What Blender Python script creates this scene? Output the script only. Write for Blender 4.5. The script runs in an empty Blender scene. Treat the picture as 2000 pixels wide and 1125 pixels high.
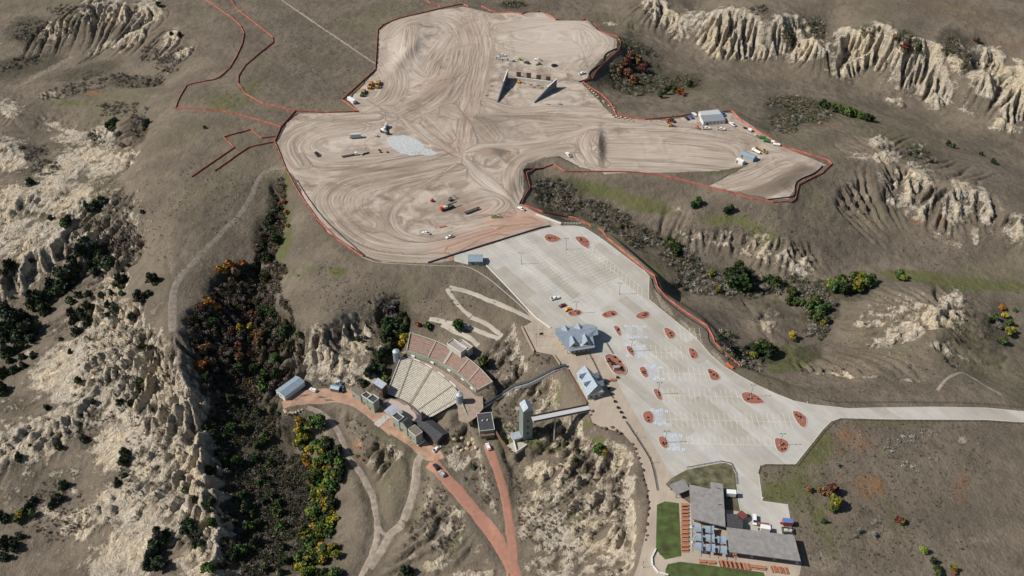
import bpy, bmesh, math, random
import numpy as np
from mathutils import Vector, Matrix
R = math.radians
rng = np.random.default_rng(7)
random.seed(7)
SC = bpy.context.scene
COL = SC.collection
# ------------------------------------------------------------------ camera, world, sun, exposure
CH, FPX, TH = 348.0, 1709.0, R(40.0)
cd = bpy.data.cameras.new('camera'); cam = bpy.data.objects.new('camera', cd); COL.objects.link(cam)
cam.location = (0, 0, CH); cam.rotation_euler = (R(50.0), 0, 0)
cd.sensor_width = 36; cd.lens = 36 * FPX / 2000; cd.clip_start = 1; cd.clip_end = 12000
SC.camera = cam
world = bpy.data.worlds.new('World'); SC.world = world; world.use_nodes = True
wn = world.node_tree; sky = wn.nodes.new('ShaderNodeTexSky'); sky.sky_type = 'NISHITA'; sky.sun_disc = False
sky.sun_elevation = R(43); sky.sun_rotation = R(-90); sky.air_density = 1.0; sky.dust_density = 0.6
wn.links.new(sky.outputs[0], wn.nodes['Background'].inputs[0]); wn.nodes['Background'].inputs[1].default_value = 0.065
sd = bpy.data.lights.new('sun', 'SUN'); sd.energy = 4.8; sd.angle = R(0.5); sd.color = (1.0, 0.955, 0.89)
sun = bpy.data.objects.new('sun', sd); COL.objects.link(sun); sun.rotation_euler = (R(3), R(-47), 0); sun.location = (-300, 300, 300)
SC.view_settings.view_transform = 'Standard'; SC.view_settings.look = 'None'; SC.view_settings.exposure = 0.17
SC.cycles.max_bounces = 5; SC.cycles.diffuse_bounces = 2; SC.cycles.glossy_bounces = 2; SC.cycles.transmission_bounces = 2
# ------------------------------------------------------------------ photo pixel (2000 x 1125) -> world
CT, ST = math.cos(TH), math.sin(TH)
def P(px, py, z=0.0):
    a = (px - 1000) / FPX; b = (562.5 - py) / FPX
    t = (CH - z) / (ST - b * CT)
    return a * t, t * (CT + b * ST)
def proj(X, Y, Z):
    dz = Z - CH
    d = Y * CT - dz * ST; u = Y * ST + dz * CT
    return 1000 + FPX * X / d, 562.5 - FPX * u / d
def q(ox, oy, k, *pts): return [(ox + x / k, oy + y / k) for x, y in pts]
# ------------------------------------------------------------------ scene-tree helpers
def tag(o, label=None, cat=None, group=None, kind=None):
    if label: o['label'] = label
    if cat: o['category'] = cat
    if group: o['group'] = group
    if kind: o['kind'] = kind
    return o
def empty(name, loc, rz=0.0):
    o = bpy.data.objects.new(name, None); COL.objects.link(o); o.location = loc; o.rotation_euler = (0, 0, rz); o.empty_display_size = .5
    return o
def dup(root, loc, rz=0.0, sc=1.0, label=None, group=None):
    r = root.copy(); COL.objects.link(r); r.location = loc; r.rotation_euler = (0, 0, rz); r.scale = (sc, sc, sc) if not isinstance(sc, tuple) else sc
    if label: r['label'] = label
    if group: r['group'] = group
    for ch in list(root.children):
        c = ch.copy(); COL.objects.link(c); c.parent = r
        for g in ch.children:
            d = g.copy(); COL.objects.link(d); d.parent = c
    return r
def np_mesh(name, V, F, mat=None, smooth=False, parent=None, mats=None, midx=None):
    """V (n,3), F (m,k) int array of equal-sided faces"""
    me = bpy.data.meshes.new(name); V = np.asarray(V, np.float32); F = np.asarray(F, np.int32)
    k = F.shape[1]
    me.vertices.add(len(V)); me.vertices.foreach_set('co', V.ravel())
    me.loops.add(F.size); me.loops.foreach_set('vertex_index', F.ravel())
    me.polygons.add(len(F)); me.polygons.foreach_set('loop_start', np.arange(0, F.size, k, dtype=np.int32))
    me.polygons.foreach_set('loop_total', np.full(len(F), k, np.int32))
    if smooth: me.polygons.foreach_set('use_smooth', np.ones(len(F), bool))
    if midx is not None: me.polygons.foreach_set('material_index', np.asarray(midx, np.int32))
    me.update(calc_edges=True)
    for m in (mats or ([mat] if mat else [])): me.materials.append(m)
    o = bpy.data.objects.new(name, me); COL.objects.link(o)
    if parent: o.parent = parent
    return o
class MB:
    """collects simple shapes and links them as ONE mesh object"""
    def __init__(s): s.v = []; s.f = []
    def add(s, vs, fs):
        n = len(s.v); s.v += [tuple(v) for v in vs]; s.f += [tuple(i + n for i in f) for f in fs]; return s
    def box(s, cx, cy, cz, sx, sy, sz, rz=0.0, tap=1.0):
        c, n = math.cos(rz), math.sin(rz); vs = []
        for dz, t in ((0, 1), (1, tap)):
            for dx, dy in ((-1, -1), (1, -1), (1, 1), (-1, 1)):
                x, y = dx * sx / 2 * t, dy * sy / 2 * t
                vs.append((cx + x * c - y * n, cy + x * n + y * c, cz + dz * sz))
        return s.add(vs, [(3, 2, 1, 0), (4, 5, 6, 7), (0, 1, 5, 4), (1, 2, 6, 5), (2, 3, 7, 6), (3, 0, 4, 7)])
    def cyl(s, p0, p1, r0, r1=None, n=10, caps=True):
        p0, p1 = Vector(p0), Vector(p1); r1 = r0 if r1 is None else r1
        d = (p1 - p0).normalized(); a = d.orthogonal().normalized(); b = d.cross(a); vs = []
        for p, r in ((p0, r0), (p1, r1)):
            for i in range(n):
                t = 2 * math.pi * i / n; vs.append(p + a * (r * math.cos(t)) + b * (r * math.sin(t)))
        fs = [(i, (i + 1) % n, n + (i + 1) % n, n + i) for i in range(n)]
        if caps: fs += [tuple(range(n - 1, -1, -1)), tuple(range(n, 2 * n))]
        return s.add(vs, fs)
    def prism(s, poly, z0, z1):
        """poly: list of (x,y); z0/z1 scalars or lists"""
        n = len(poly); a = z0 if hasattr(z0, '__len__') else [z0] * n; b = z1 if hasattr(z1, '__len__') else [z1] * n
        if sum(poly[i][0] * poly[(i + 1) % n][1] - poly[(i + 1) % n][0] * poly[i][1] for i in range(n)) < 0:
            poly = poly[::-1]; a = a[::-1]; b = b[::-1]
        vs = [(x, y, z) for (x, y), z in zip(poly, a)] + [(x, y, z) for (x, y), z in zip(poly, b)]
        fs = [(i, (i + 1) % n, n + (i + 1) % n, n + i) for i in range(n)] + [tuple(range(n - 1, -1, -1)), tuple(range(n, 2 * n))]
        return s.add(vs, fs)
    def ext(s, prof, x0, x1):
        """profile of (y,z) extruded along x"""
        n = len(prof); vs = [(x0, y, z) for y, z in prof] + [(x1, y, z) for y, z in prof]
        fs = [(i, (i + 1) % n, n + (i + 1) % n, n + i) for i in range(n)] + [tuple(range(n - 1, -1, -1)), tuple(range(n, 2 * n))]
        return s.add(vs, fs)
    def ball(s, c, r, n=8, m=5):
        rx, ry, rz = r if isinstance(r, tuple) else (r, r, r); vs = []
        for j in range(m + 1):
            ph = math.pi * j / m
            for i in range(n):
                t = 2 * math.pi * i / n; vs.append((c[0] + rx * math.sin(ph) * math.cos(t), c[1] + ry * math.sin(ph) * math.sin(t), c[2] + rz * math.cos(ph)))
        return s.add(vs, [(j * n + i, (j + 1) * n + i, (j + 1) * n + (i + 1) % n, j * n + (i + 1) % n) for j in range(m) for i in range(n)])
    def strip(s, pts, w, h0, h1):
        """a wall/kerb of width w along a 3-D polyline, from h0 to h1 over the points"""
        n = len(pts)
        for i in range(n - 1):
            a, b = Vector(pts[i]), Vector(pts[i + 1]); d = (b - a); d.z = 0
            if d.length < 1e-6: continue
            nrm = Vector((-d.y, d.x, 0)).normalized() * (w / 2)
            vs = [a - nrm + Vector((0, 0, h0)), b - nrm + Vector((0, 0, h0)), b + nrm + Vector((0, 0, h0)), a + nrm + Vector((0, 0, h0)),
                  a - nrm + Vector((0, 0, h1)), b - nrm + Vector((0, 0, h1)), b + nrm + Vector((0, 0, h1)), a + nrm + Vector((0, 0, h1))]
            s.add(vs, [(3, 2, 1, 0), (4, 5, 6, 7), (0, 1, 5, 4), (1, 2, 6, 5), (2, 3, 7, 6), (3, 0, 4, 7)])
        return s
    def build(s, name, mat, parent=None, bevel=0, smooth=False):
        me = bpy.data.meshes.new(name); me.from_pydata([tuple(v) for v in s.v], [], s.f); me.update()
        bm = bmesh.new(); bm.from_mesh(me)
        bmesh.ops.recalc_face_normals(bm, faces=bm.faces)
        if bevel: bmesh.ops.bevel(bm, geom=list(bm.edges), offset=bevel, segments=1, affect='EDGES', clamp_overlap=True)
        if smooth:
            for f in bm.faces: f.smooth = True
        bm.to_mesh(me); bm.free()
        me.materials.append(mat)
        o = bpy.data.objects.new(name, me); COL.objects.link(o)
        if parent: o.parent = parent
        return o
# ------------------------------------------------------------------ materials
MATS = {}
def mat(name, c, rough=.8, metal=0.0, var=.12, scale=1.5, bump=0.0, spec=.3, c2=None, coord='Object'):
    if name in MATS: return MATS[name]
    m = bpy.data.materials.new(name); m.use_nodes = True; nt = m.node_tree; b = nt.nodes['Principled BSDF']
    b.inputs['Roughness'].default_value = rough; b.inputs['Metallic'].default_value = metal
    b.inputs['Specular IOR Level'].default_value = spec
    tc = nt.nodes.new('ShaderNodeTexCoord'); nz = nt.nodes.new('ShaderNodeTexNoise'); nz.inputs['Scale'].default_value = scale; nz.inputs['Detail'].default_value = 5
    nt.links.new(tc.outputs[coord], nz.inputs['Vector'])
    rp = nt.nodes.new('ShaderNodeValToRGB'); e = rp.color_ramp.elements
    lo = [x * (1 - var * 1.6) for x in (c2 or c)]; hi = [min(1, x * (1 + var * 1.2)) for x in c]
    e[0].position = .3; e[0].color = (*lo, 1); e[1].position = .7; e[1].color = (*hi, 1)
    nt.links.new(nz.outputs['Fac'], rp.inputs[0]); nt.links.new(rp.outputs[0], b.inputs['Base Color'])
    if bump:
        bp = nt.nodes.new('ShaderNodeBump'); bp.inputs['Strength'].default_value = bump; bp.inputs['Distance'].default_value = .1
        nt.links.new(nz.outputs['Fac'], bp.inputs['Height']); nt.links.new(bp.outputs[0], b.inputs['Normal'])
    MATS[name] = m; return m
# ================================================================== TERRAIN
CTRL = [tuple(float(v) for v in t.split(',')) for t in """
0,0,-8 60,0,-8 130,0,-4 200,0,-2 300,0,-2 400,0,0 500,0,0 600,0,0 700,0,0 800,0,-1 900,0,-2
0,50,-20 80,45,-16 160,22,-2 180,40,-10 230,18,0 225,45,-12 290,15,0 275,45,-8 320,40,-5 0,100,-30 60,100,-30 130,90,-26 200,90,-24 260,70,-10 250,95,-20 334,75,-5 360,100,-6 330,120,-14 300,110,-18
400,60,-2 440,90,-1 0,150,-36 60,135,-38 130,110,-34 100,165,-35 170,150,-30 250,160,-26 330,165,-18 290,140,-22 380,140,-6 350,190,-2 300,200,-10 240,200,-20 180,185,-27 110,190,-28 20,210,-20 50,225,-30 0,240,-30
600,60,0 500,100,0 600,150,0 520,180,0 680,120,0 450,150,0 420,200,0 480,240,0 400,280,-1 360,250,-2 420,320,-2 500,310,-1 460,380,-4 350,330,-3 390,420,-6 350,480,-7 335,560,-8 345,640,-11 352,700,-14 372,760,-18 400,850,-26 415,920,-30 412,1000,-36 418,1060,-39 425,1125,-42
310,270,-7 270,230,-18 290,310,-10 250,270,-22 220,250,-25 200,270,-24 200,300,-30 160,250,-32 150,290,-32 120,240,-32 110,290,-38 60,270,-36 20,280,-28 0,320,-36 60,320,-40 250,330,-18 200,340,-26 160,335,-34 290,370,-12 240,390,-18 190,370,-24 150,390,-24 120,370,-28 90,360,-34 130,420,-34 60,380,-30 10,400,-30 30,420,-40 0,450,-44
300,430,-10 250,430,-17 200,430,-25 160,450,-32 200,470,-30 150,480,-30 100,450,-32 60,450,-38 20,480,-42 80,500,-36 40,530,-40 0,560,-44 120,520,-44 90,560,-54 30,600,-60 0,640,-62 60,640,-60 160,540,-46 200,500,-36 200,530,-36 240,480,-26 300,480,-13 300,540,-14 240,540,-24 200,580,-32 150,600,-46 120,610,-52 230,600,-26 180,640,-38 130,660,-52 100,700,-56 60,720,-58 0,740,-64 300,600,-16 290,660,-20 240,660,-28 200,690,-36 160,700,-42 110,740,-50 160,750,-44 60,760,-56 20,780,-60 240,720,-34 300,720,-26 330,750,-22 280,770,-34 220,770,-44 190,790,-48 150,800,-48 100,800,-54 40,800,-58 0,850,-56 50,850,-52 90,860,-56 130,820,-48 160,860,-58 200,830,-54 230,850,-54 260,820,-44 330,800,-30 340,860,-34 290,860,-44 250,900,-56 200,900,-60 140,900,-62 60,910,-64 0,950,-66 100,960,-67 170,950,-62 220,950,-56 300,920,-48 370,920,-38 350,980,-44 300,980,-50 250,980,-54 195,1000,-58 150,1020,-64 60,1010,-68 0,1060,-70 100,1070,-70 180,1070,-66 200,1125,-68 250,1050,-60 300,1030,-56 340,1040,-54 310,1080,-60 350,1100,-56 380,1040,-48 380,1100,-52 260,1110,-64 0,1125,-72 100,1125,-70
545,350,-5 555,400,-10 535,440,-13 560,430,-9 520,480,-17 545,500,-12 500,430,-9 470,500,-13 480,560,-22 510,540,-22 560,560,-13 400,560,-12 400,620,-18 430,680,-28 470,640,-30 510,640,-30 570,620,-18 600,600,-11 600,660,-18 640,600,-8 560,680,-26 400,700,-24 430,750,-38 480,720,-40 530,710,-36 570,700,-28 420,820,-42 470,800,-50 520,790,-46 440,880,-46 490,870,-56 530,860,-56 570,850,-54 450,940,-48 500,940,-60 560,930,-60 600,900,-58 460,1000,-50 510,1000,-62 560,1000,-62 470,1060,-54 520,1060,-64 580,1060,-64 455,1110,-52 540,1125,-66 600,1125,-66 630,1060,-62 620,980,-60 600,830,-54 620,860,-57 660,960,-56 680,1060,-58 660,1120,-62 600,780,-36.5
600,420,-2 640,480,-2 700,540,-2 600,520,-5 650,560,-6 580,470,-6 740,560,-4 800,530,-1 860,540,-1 700,600,-9 650,620,-9 620,650,-14 650,650,-14 700,640,-17 740,610,-12 780,610,-11 770,640,-19 740,660,-25 700,660,-22 640,690,-22 600,700,-27 620,730,-32 660,720,-30 700,700,-30 730,700,-31 760,680,-26 680,740,-34
820,580,-5 880,580,-3 920,600,-4 850,620,-10 960,570,-1 1000,640,-4 960,640,-7 1010,600,-.5 1010,680,-8 1040,660,-2 1060,700,-2 1000,720,-13 960,700,-14 1040,720,-8 1080,710,-1 1000,690,-10 960,740,-18 990,750,-17 1050,740,-8 1100,730,-2 1120,770,-2 1070,770,-9 1030,770,-16 960,780,-22 990,800,-25 920,850,-30 885,850,-30 1060,840,-20 1100,810,-12 1140,830,-4 1100,840,-14 1080,870,-20
660,790,-36 700,850,-40 640,820,-42 690,900,-46 740,860,-37 780,900,-38 700,950,-50 720,1010,-53 740,1050,-54 700,1090,-57 760,960,-46 800,950,-42 770,1010,-48 820,1010,-44 840,1060,-46 800,1100,-50 860,1125,-48 870,960,-38 900,1000,-38 920,930,-33 880,890,-33 960,930,-34 960,1000,-38 920,1060,-42 960,1100,-43 1040,900,-26 1020,940,-32 1060,940,-27 1040,1000,-38 1080,1000,-28 1060,1060,-40 1100,1060,-32 1050,1120,-42 1100,1110,-36 1140,1080,-25 1120,960,-17 1130,900,-12 1180,880,-6 1180,930,-9 1160,980,-14 1160,1030,-17 1200,980,-8 1200,1040,-9 1200,1100,-12 1150,1125,-22 1235,960,-3 1240,1020,-3 1235,1090,-4 1225,880,-1.5 1200,850,-1
1040,340,-2 1060,360,-7 1100,390,-11 1060,390,-6 1100,350,-4 1150,360,-7 1200,360,-6 1250,380,-7 1130,430,-11 1180,430,-15 1230,420,-11 1300,400,-9 1250,460,-18 1300,500,-22 1340,520,-25 1250,490,-16 1220,470,-9 1310,450,-17 1350,440,-12 1380,490,-22 1300,540,-16 1330,590,-16 1380,560,-25 1430,540,-27 1450,500,-22 1420,460,-14 1350,400,-5 1420,410,-7 1500,420,-5 1480,500,-18 1500,550,-27 1570,580,-28 1560,520,-20 1550,480,-11 1600,540,-24 1650,560,-27 1700,560,-26 1760,540,-24 1850,545,-25 2000,560,-26 1600,620,-28 1590,670,-27 1560,700,-24 1500,680,-22 1450,640,-19 1400,620,-14 1380,630,-7 1360,600,-6 1430,680,-12 1470,710,-13 1440,730,-4 1500,640,-17 1505,600,-17 1550,620,-24
1580,440,-10 1560,400,-4 1600,360,-2 1640,320,-1 1680,320,-1 1640,400,-8 1640,460,-16 1640,520,-24 1700,380,-8 1700,440,-18 1740,360,-4 1720,290,2 1750,300,1 1800,350,-4 1760,400,-14 1780,440,-19 1830,460,-22 1850,380,-3 1900,360,-5 1860,440,-16 1940,400,-9 1920,460,-22 2000,420,-8 1980,470,-19 1900,500,-24 1750,500,-24 1850,320,-9 1950,330,-17 1800,290,-10 1700,250,-13 1650,280,-5 1600,260,-5 1600,300,-2 1550,260,-6 1480,235,-5 1500,215,-13 1560,220,-18 1600,200,-19 1450,190,-13 1530,180,-24
1650,600,-24 1700,590,-14 1700,650,-14 1650,680,-20 1750,620,-8 1800,580,-10 1840,590,-5 1860,620,-1 1850,650,-1 1800,650,-4 1880,580,-14 1900,620,-12 1900,660,-15 1880,690,-10 1850,690,-5 1940,620,-24 1960,680,-22 1930,740,-14 2000,640,-24 2000,740,-12 1980,780,-2 1780,700,-8 1700,720,-7 1600,720,-14 1550,740,-6 1640,760,-3 1800,750,-2 1880,740,-2 1750,780,0 1900,780,0
1180,180,-8 1210,130,-9 1210,200,-3 1250,120,-17 1230,80,-6 1300,110,-22 1360,130,-22 1300,150,-23 1250,170,-21 1330,170,-20 1260,210,-7 1320,200,-7 1380,160,-17 1400,190,-7 1440,160,-16 1300,220,-2 1200,225,-.5 1420,140,-24
940,5,-4 1000,8,-7 1040,15,-8 1100,15,-10 1150,20,-12 1200,35,-13 1250,60,-18 1320,90,-24 1300,60,-18 1370,100,-26 1260,0,-2 1290,0,2 1270,35,-10 1310,40,-8 1330,0,0 1360,30,-12 1180,0,-12 1100,0,-10
1380,125,-27 1400,120,-26 1470,122,-29 1530,122,-30 1590,122,-30 1640,140,-31 1700,158,-32 1780,190,-33 1850,208,-33 1900,190,-33 1940,210,-33 2000,260,-36 1950,300,-32 1880,270,-31 1780,240,-29 1700,210,-28 1650,190,-26 1600,160,-27 1500,150,-27 1450,150,-24 1860,300,-20 2000,340,-28
1370,20,0 1400,25,3 1450,20,8 1490,40,8 1540,45,8 1600,55,8 1650,62,8 1700,65,8 1740,70,8 1760,85,7 1800,85,8 1850,95,8 1900,110,8 1950,120,8 2000,135,8 1430,0,10 1500,0,13 1600,10,13 1700,0,14 1700,40,12 1800,50,12 1900,60,12 2000,60,13 2000,0,14 1850,0,14
200,260,-25 680,1125,-58 1380,80,-14
""".split()]
def zs(px, py, z):  # the theatre bowl and the gully below it are a little shallower than first plotted
    return z * (.86 if 590 < px < 1130 and 690 < py else 1)
CTRL = [(a, b, zs(a, b, z)) for a, b, z in CTRL]
FLAT0 = [  # polygons kept level: (points, z, margin m)
    ([(738,118),(740,60),(770,40),(850,20),(905,12),(960,25),(1060,22),(1090,38),(1150,38),(1165,55),(1205,75),(1205,95),(1175,115),(1160,135),(1148,155),(1140,162),(1190,215),(1200,228),(1300,233),(1360,222),(1430,218),(1530,285),(1610,322),(1550,365),(1535,390),(1500,387),(1385,362),(1250,350),(1180,335),(1090,320),(1060,305),(1030,320),(1022,335),(1025,370),(1020,395),(1090,430),(1080,445),(860,514),(735,512),(715,500),(640,455),(600,400),(570,340),(555,325),(538,280),(560,240),(580,222),(700,218),(672,196),(735,135)], 0.0, 15),
    ([(1075,440),(1138,434),(1192,454),(1235,490),(1286,534),(1296,566),(1350,606),(1394,640),(1412,676),(1462,718),(1540,756),(1640,788),(2100,800),(2100,1125),(1262,1125),(1265,985),(1240,880),(1180,836),(1152,800),(1145,789),(1094,715),(1043,686),(1020,640),(945,520),(870,512)], 0.0, 10),
    ([(590,790),(560,800),(545,775),(600,745),(680,755),(700,775),(640,785)], -31, 4),
    ([(735,815),(770,765),(840,820),(880,870),(850,895),(800,870),(770,845)], -30, 4),
    ([(905,815),(960,800),(975,860),(925,875)], -22.5, 3),
    ([(995,855),(1045,850),(1040,880),(1000,885)], -20.5, 2),
    ([(870,720),(905,755),(925,800),(880,812),(850,770),(790,690),(800,680)], -18, 3),
]
GX0, GX1, GY0, GY1, DG = -620.0, 680.0, 185.0, 985.0, 1.15
gx = np.arange(GX0, GX1, DG); gy = np.arange(GY0, GY1, DG); NX, NY = len(gx), len(gy)
XX, YY = np.meshgrid(gx, gy)
def lattice(seed, n=256): return np.random.default_rng(seed).random((n, n)).astype(np.float32)
_LT = {}
def vn(X, Y, s, seed):
    if seed not in _LT: _LT[seed] = lattice(seed)
    L = _LT[seed]; x = X / s + 1000; y = Y / s + 1000
    xi = np.floor(x).astype(np.int64); yi = np.floor(y).astype(np.int64); fx = x - xi; fy = y - yi
    fx = fx * fx * (3 - 2 * fx); fy = fy * fy * (3 - 2 * fy)
    a = L[yi & 255, xi & 255]; b = L[yi & 255, (xi + 1) & 255]; c = L[(yi + 1) & 255, xi & 255]; d = L[(yi + 1) & 255, (xi + 1) & 255]
    return (a * (1 - fx) + b * fx) * (1 - fy) + (c * (1 - fx) + d * fx) * fy
def fbm(X, Y, s, seed, o=4, g=.5):
    r = 0; t = 0; a = 1
    for i in range(o): r = r + a * vn(X, Y, s / 2 ** i, seed + i); t += a; a *= g
    return r / t
def blur(A, r, it=2):
    for _ in range(it):
        for ax in (0, 1):
            c = np.cumsum(np.pad(A, [(r + 1, r) if k == ax else (0, 0) for k in (0, 1)], mode='edge'), axis=ax, dtype=np.float64)
            A = (np.take(c, range(2 * r + 1, c.shape[ax]), ax) - np.take(c, range(0, c.shape[ax] - 2 * r - 1), ax)) / (2 * r + 1)
    return A
def sstep(a, b, x): t = np.clip((x - a) / (b - a), 0, 1); return t * t * (3 - 2 * t)
def polysdf(poly, X, Y, clampd=1e9):
    """signed distance, positive inside; arrays any shape; computed only near the bounding box"""
    p = np.array(poly, float); out = np.full(X.shape, -clampd, np.float32)
    m = (X > p[:, 0].min() - clampd) & (X < p[:, 0].max() + clampd) & (Y > p[:, 1].min() - clampd) & (Y < p[:, 1].max() + clampd)
    x = X[m]; y = Y[m]; d = np.full(x.shape, 1e18); ins = np.zeros(x.shape, bool)
    for i in range(len(p)):
        ax, ay = p[i]; bx, by = p[(i + 1) % len(p)]; ex, ey = bx - ax, by - ay
        t = np.clip(((x - ax) * ex + (y - ay) * ey) / (ex * ex + ey * ey + 1e-9), 0, 1)
        d = np.minimum(d, (x - ax - t * ex) ** 2 + (y - ay - t * ey) ** 2)
        if ay != by: ins ^= ((ay > y) != (by > y)) & (x < ex * (y - ay) / (by - ay) + ax)
    d = np.sqrt(d); out[m] = np.clip(np.where(ins, d, -d), -clampd, clampd)
    return out
def linedist(pts, X, Y, clampd):
    """pts list of (x,y,...) -> distance, along-length, signed offset, interpolated 3rd value"""
    p = np.array(pts, float); shp = X.shape
    D = np.full(shp, clampd, np.float32); U = np.zeros(shp, np.float32); Lg = np.zeros(shp, np.float32); Z = np.zeros(shp, np.float32)
    acc = 0
    for i in range(len(p) - 1):
        ax, ay = p[i, :2]; bx, by = p[i + 1, :2]; ex, ey = bx - ax, by - ay; l = math.hypot(ex, ey) + 1e-9
        m = (X > min(ax, bx) - clampd) & (X < max(ax, bx) + clampd) & (Y > min(ay, by) - clampd) & (Y < max(ay, by) + clampd)
        x = X[m]; y = Y[m]; t = np.clip(((x - ax) * ex + (y - ay) * ey) / (l * l), 0, 1)
        d = np.hypot(x - ax - t * ex, y - ay - t * ey); sg = np.sign((x - ax) * ey - (y - ay) * ex)
        cur = D[m]; b = d < cur
        def put(A, v): c = A[m]; c[b] = v[b]; A[m] = c
        put(D, d); put(U, d * sg); put(Lg, acc + t * l)
        if p.shape[1] > 2: put(Z, p[i, 2] + t * (p[i + 1, 2] - p[i, 2]))
        acc += l
    return D, Lg, U, Z
def catmull(pts, n=6):
    p = [np.array(t, float) for t in pts]; out = []
    for i in range(len(p) - 1):
        a = p[max(i - 1, 0)]; b = p[i]; c = p[i + 1]; d = p[min(i + 2, len(p) - 1)]
        for k in range(n):
            t = k / n; out.append(.5 * ((2 * b) + (-a + c) * t + (2 * a - 5 * b + 4 * c - d) * t * t + (-a + 3 * b - 3 * c + d) * t ** 3))
    out.append(p[-1]); return out
# --- RBF interpolation of the control heights
cp = np.array([(*P(a, b, z), z) for a, b, z in CTRL])
def _phi(d): return d
DD = np.hypot(cp[:, None, 0] - cp[None, :, 0], cp[:, None, 1] - cp[None, :, 1])
n = len(cp); A = np.zeros((n + 3, n + 3)); A[:n, :n] = _phi(DD) - np.eye(n) * 3.0; A[:n, n] = 1; A[:n, n + 1] = cp[:, 0] / 500; A[:n, n + 2] = cp[:, 1] / 500; A[n:, :n] = A[:n, n:].T
wgt = np.linalg.solve(A, np.concatenate([cp[:, 2], [0, 0, 0]]))
cx = np.arange(GX0 - 10, GX1 + 20, 7.0); cy = np.arange(GY0 - 10, GY1 + 20, 7.0); CX, CY = np.meshgrid(cx, cy)
CZ = np.zeros(CX.shape)
for r in range(CX.shape[0]):
    d = np.hypot(CX[r][:, None] - cp[None, :, 0], CY[r][:, None] - cp[None, :, 1])
    CZ[r] = _phi(d) @ wgt[:n] + wgt[n] + wgt[n + 1] * CX[r] / 500 + wgt[n + 2] * CY[r] / 500
CZ = np.clip(CZ, -74, 18)
def bil(G, x0, y0, st, X, Y):
    x = np.clip((X - x0) / st, 0, G.shape[1] - 1.001); y = np.clip((Y - y0) / st, 0, G.shape[0] - 1.001)
    xi = x.astype(int); yi = y.astype(int); fx = x - xi; fy = y - yi
    return (G[yi, xi] * (1 - fx) + G[yi, xi + 1] * fx) * (1 - fy) + (G[yi + 1, xi] * (1 - fx) + G[yi + 1, xi + 1] * fx) * fy
ZZ = blur(bil(CZ, cx[0], cy[0], 7.0, XX, YY), 2, 2)
# --- flat masks
flatm = np.zeros(ZZ.shape, np.float32)
for poly, z, mg in FLAT0:
    w = [P(a, b, z) for a, b in poly]; s = polysdf(w, XX, YY, mg * 2.0)
    k = sstep(-mg, mg * .3, s + (fbm(XX, YY, 12, 5, 2) - .5) * mg * .5 * (z != 0)); flatm = np.maximum(flatm, k); ZZ = ZZ * (1 - k) + z * k
# --- the theatre bowl: the ground is cut to the slope of the two grandstands
def carve(poly, f, zf, b, zb, drop):
    global ZZ, flatm
    fx, fy = P(*f, zf); bx, by = P(*b, zb); l2 = (bx - fx) ** 2 + (by - fy) ** 2; t = np.clip(((XX - fx) * (bx - fx) + (YY - fy) * (by - fy)) / l2, 0, 1.0)
    s = polysdf([P(x, y, z) for x, y, z in poly], XX, YY, 12); k = sstep(-5, 0, s); ZZ = ZZ * (1 - k) + (zf + (zb - zf) * t - drop) * k; flatm = np.maximum(flatm, k)
carve([(756,770,-29),(793,784,-29),(813,796,-29),(834,822,-29),(892,786,-18),(893,763,-18),(867,738,-18),(835,716,-18),(805,702,-18),(784,695,-18)], (800,795), -29, (848,728), -18, 3.0)
carve([(795,686,-15),(824,696,-15),(856,707,-15),(885,723,-15),(912,743,-15),(931,763,-15),(961,747,-10),(933,717,-10),(907,696,-10),(872,677,-10),(840,663,-10),(801,651,-10)], (870,715), -15, (895,688), -10, 2.2)
# --- roads cut into the slope: (points px,py,z), half width
ROADS = {
 'red_main': ([(565,790,-36),(600,785,-36),(650,785,-36),(700,797,-36),(745,830,-36),(800,868,-36),(840,900,-36),(880,945,-37),(920,990,-38.5),(960,1040,-40),(985,1078,-41),(1000,1110,-42),(1010,1150,-43)], 4.6),
 'red_upper': ([(952,868,-26.2),(960,890,-27.0),(975,930,-30),(988,980,-35),(996,1030,-38.5),(1000,1075,-41),(1004,1110,-42)], 3.2),
 'track_a': ([(600,795,-37),(630,808,-39),(660,840,-43),(680,890,-47),(708,930,-50),(728,970,-53),(735,1010,-54.5),(738,1050,-56),(725,1090,-58),(700,1140,-60)], 2.4),
 'track_b': ([(826,888,-38),(815,903,-39),(812,940,-42),(800,985,-46.5),(785,1020,-50),(765,1040,-53),(745,1075,-56),(722,1110,-58)], 3.0),
 'track_c': ([(735,1020,-54.5),(750,1042,-54.5),(768,1042,-53.5)], 1.6),
}
ROADW = {}; roadm = flatm * 0
for k_, (pts, hw) in ROADS.items():
    w = catmull([(*P(a, b, z * .86), z * .86) for a, b, z in pts], 5); ROADW[k_] = w
    D, L_, U_, Zr = linedist(w, XX, YY, hw * 3 + 6)
    kk = 1 - sstep(hw + .8, hw * 2 + 5, D); ZZ = ZZ * (1 - kk) + Zr * kk; flatm = np.maximum(flatm, (1 - sstep(hw, hw + 3, D)) ); roadm = np.maximum(roadm, (D < hw + 1.2) * 1.0)
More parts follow.
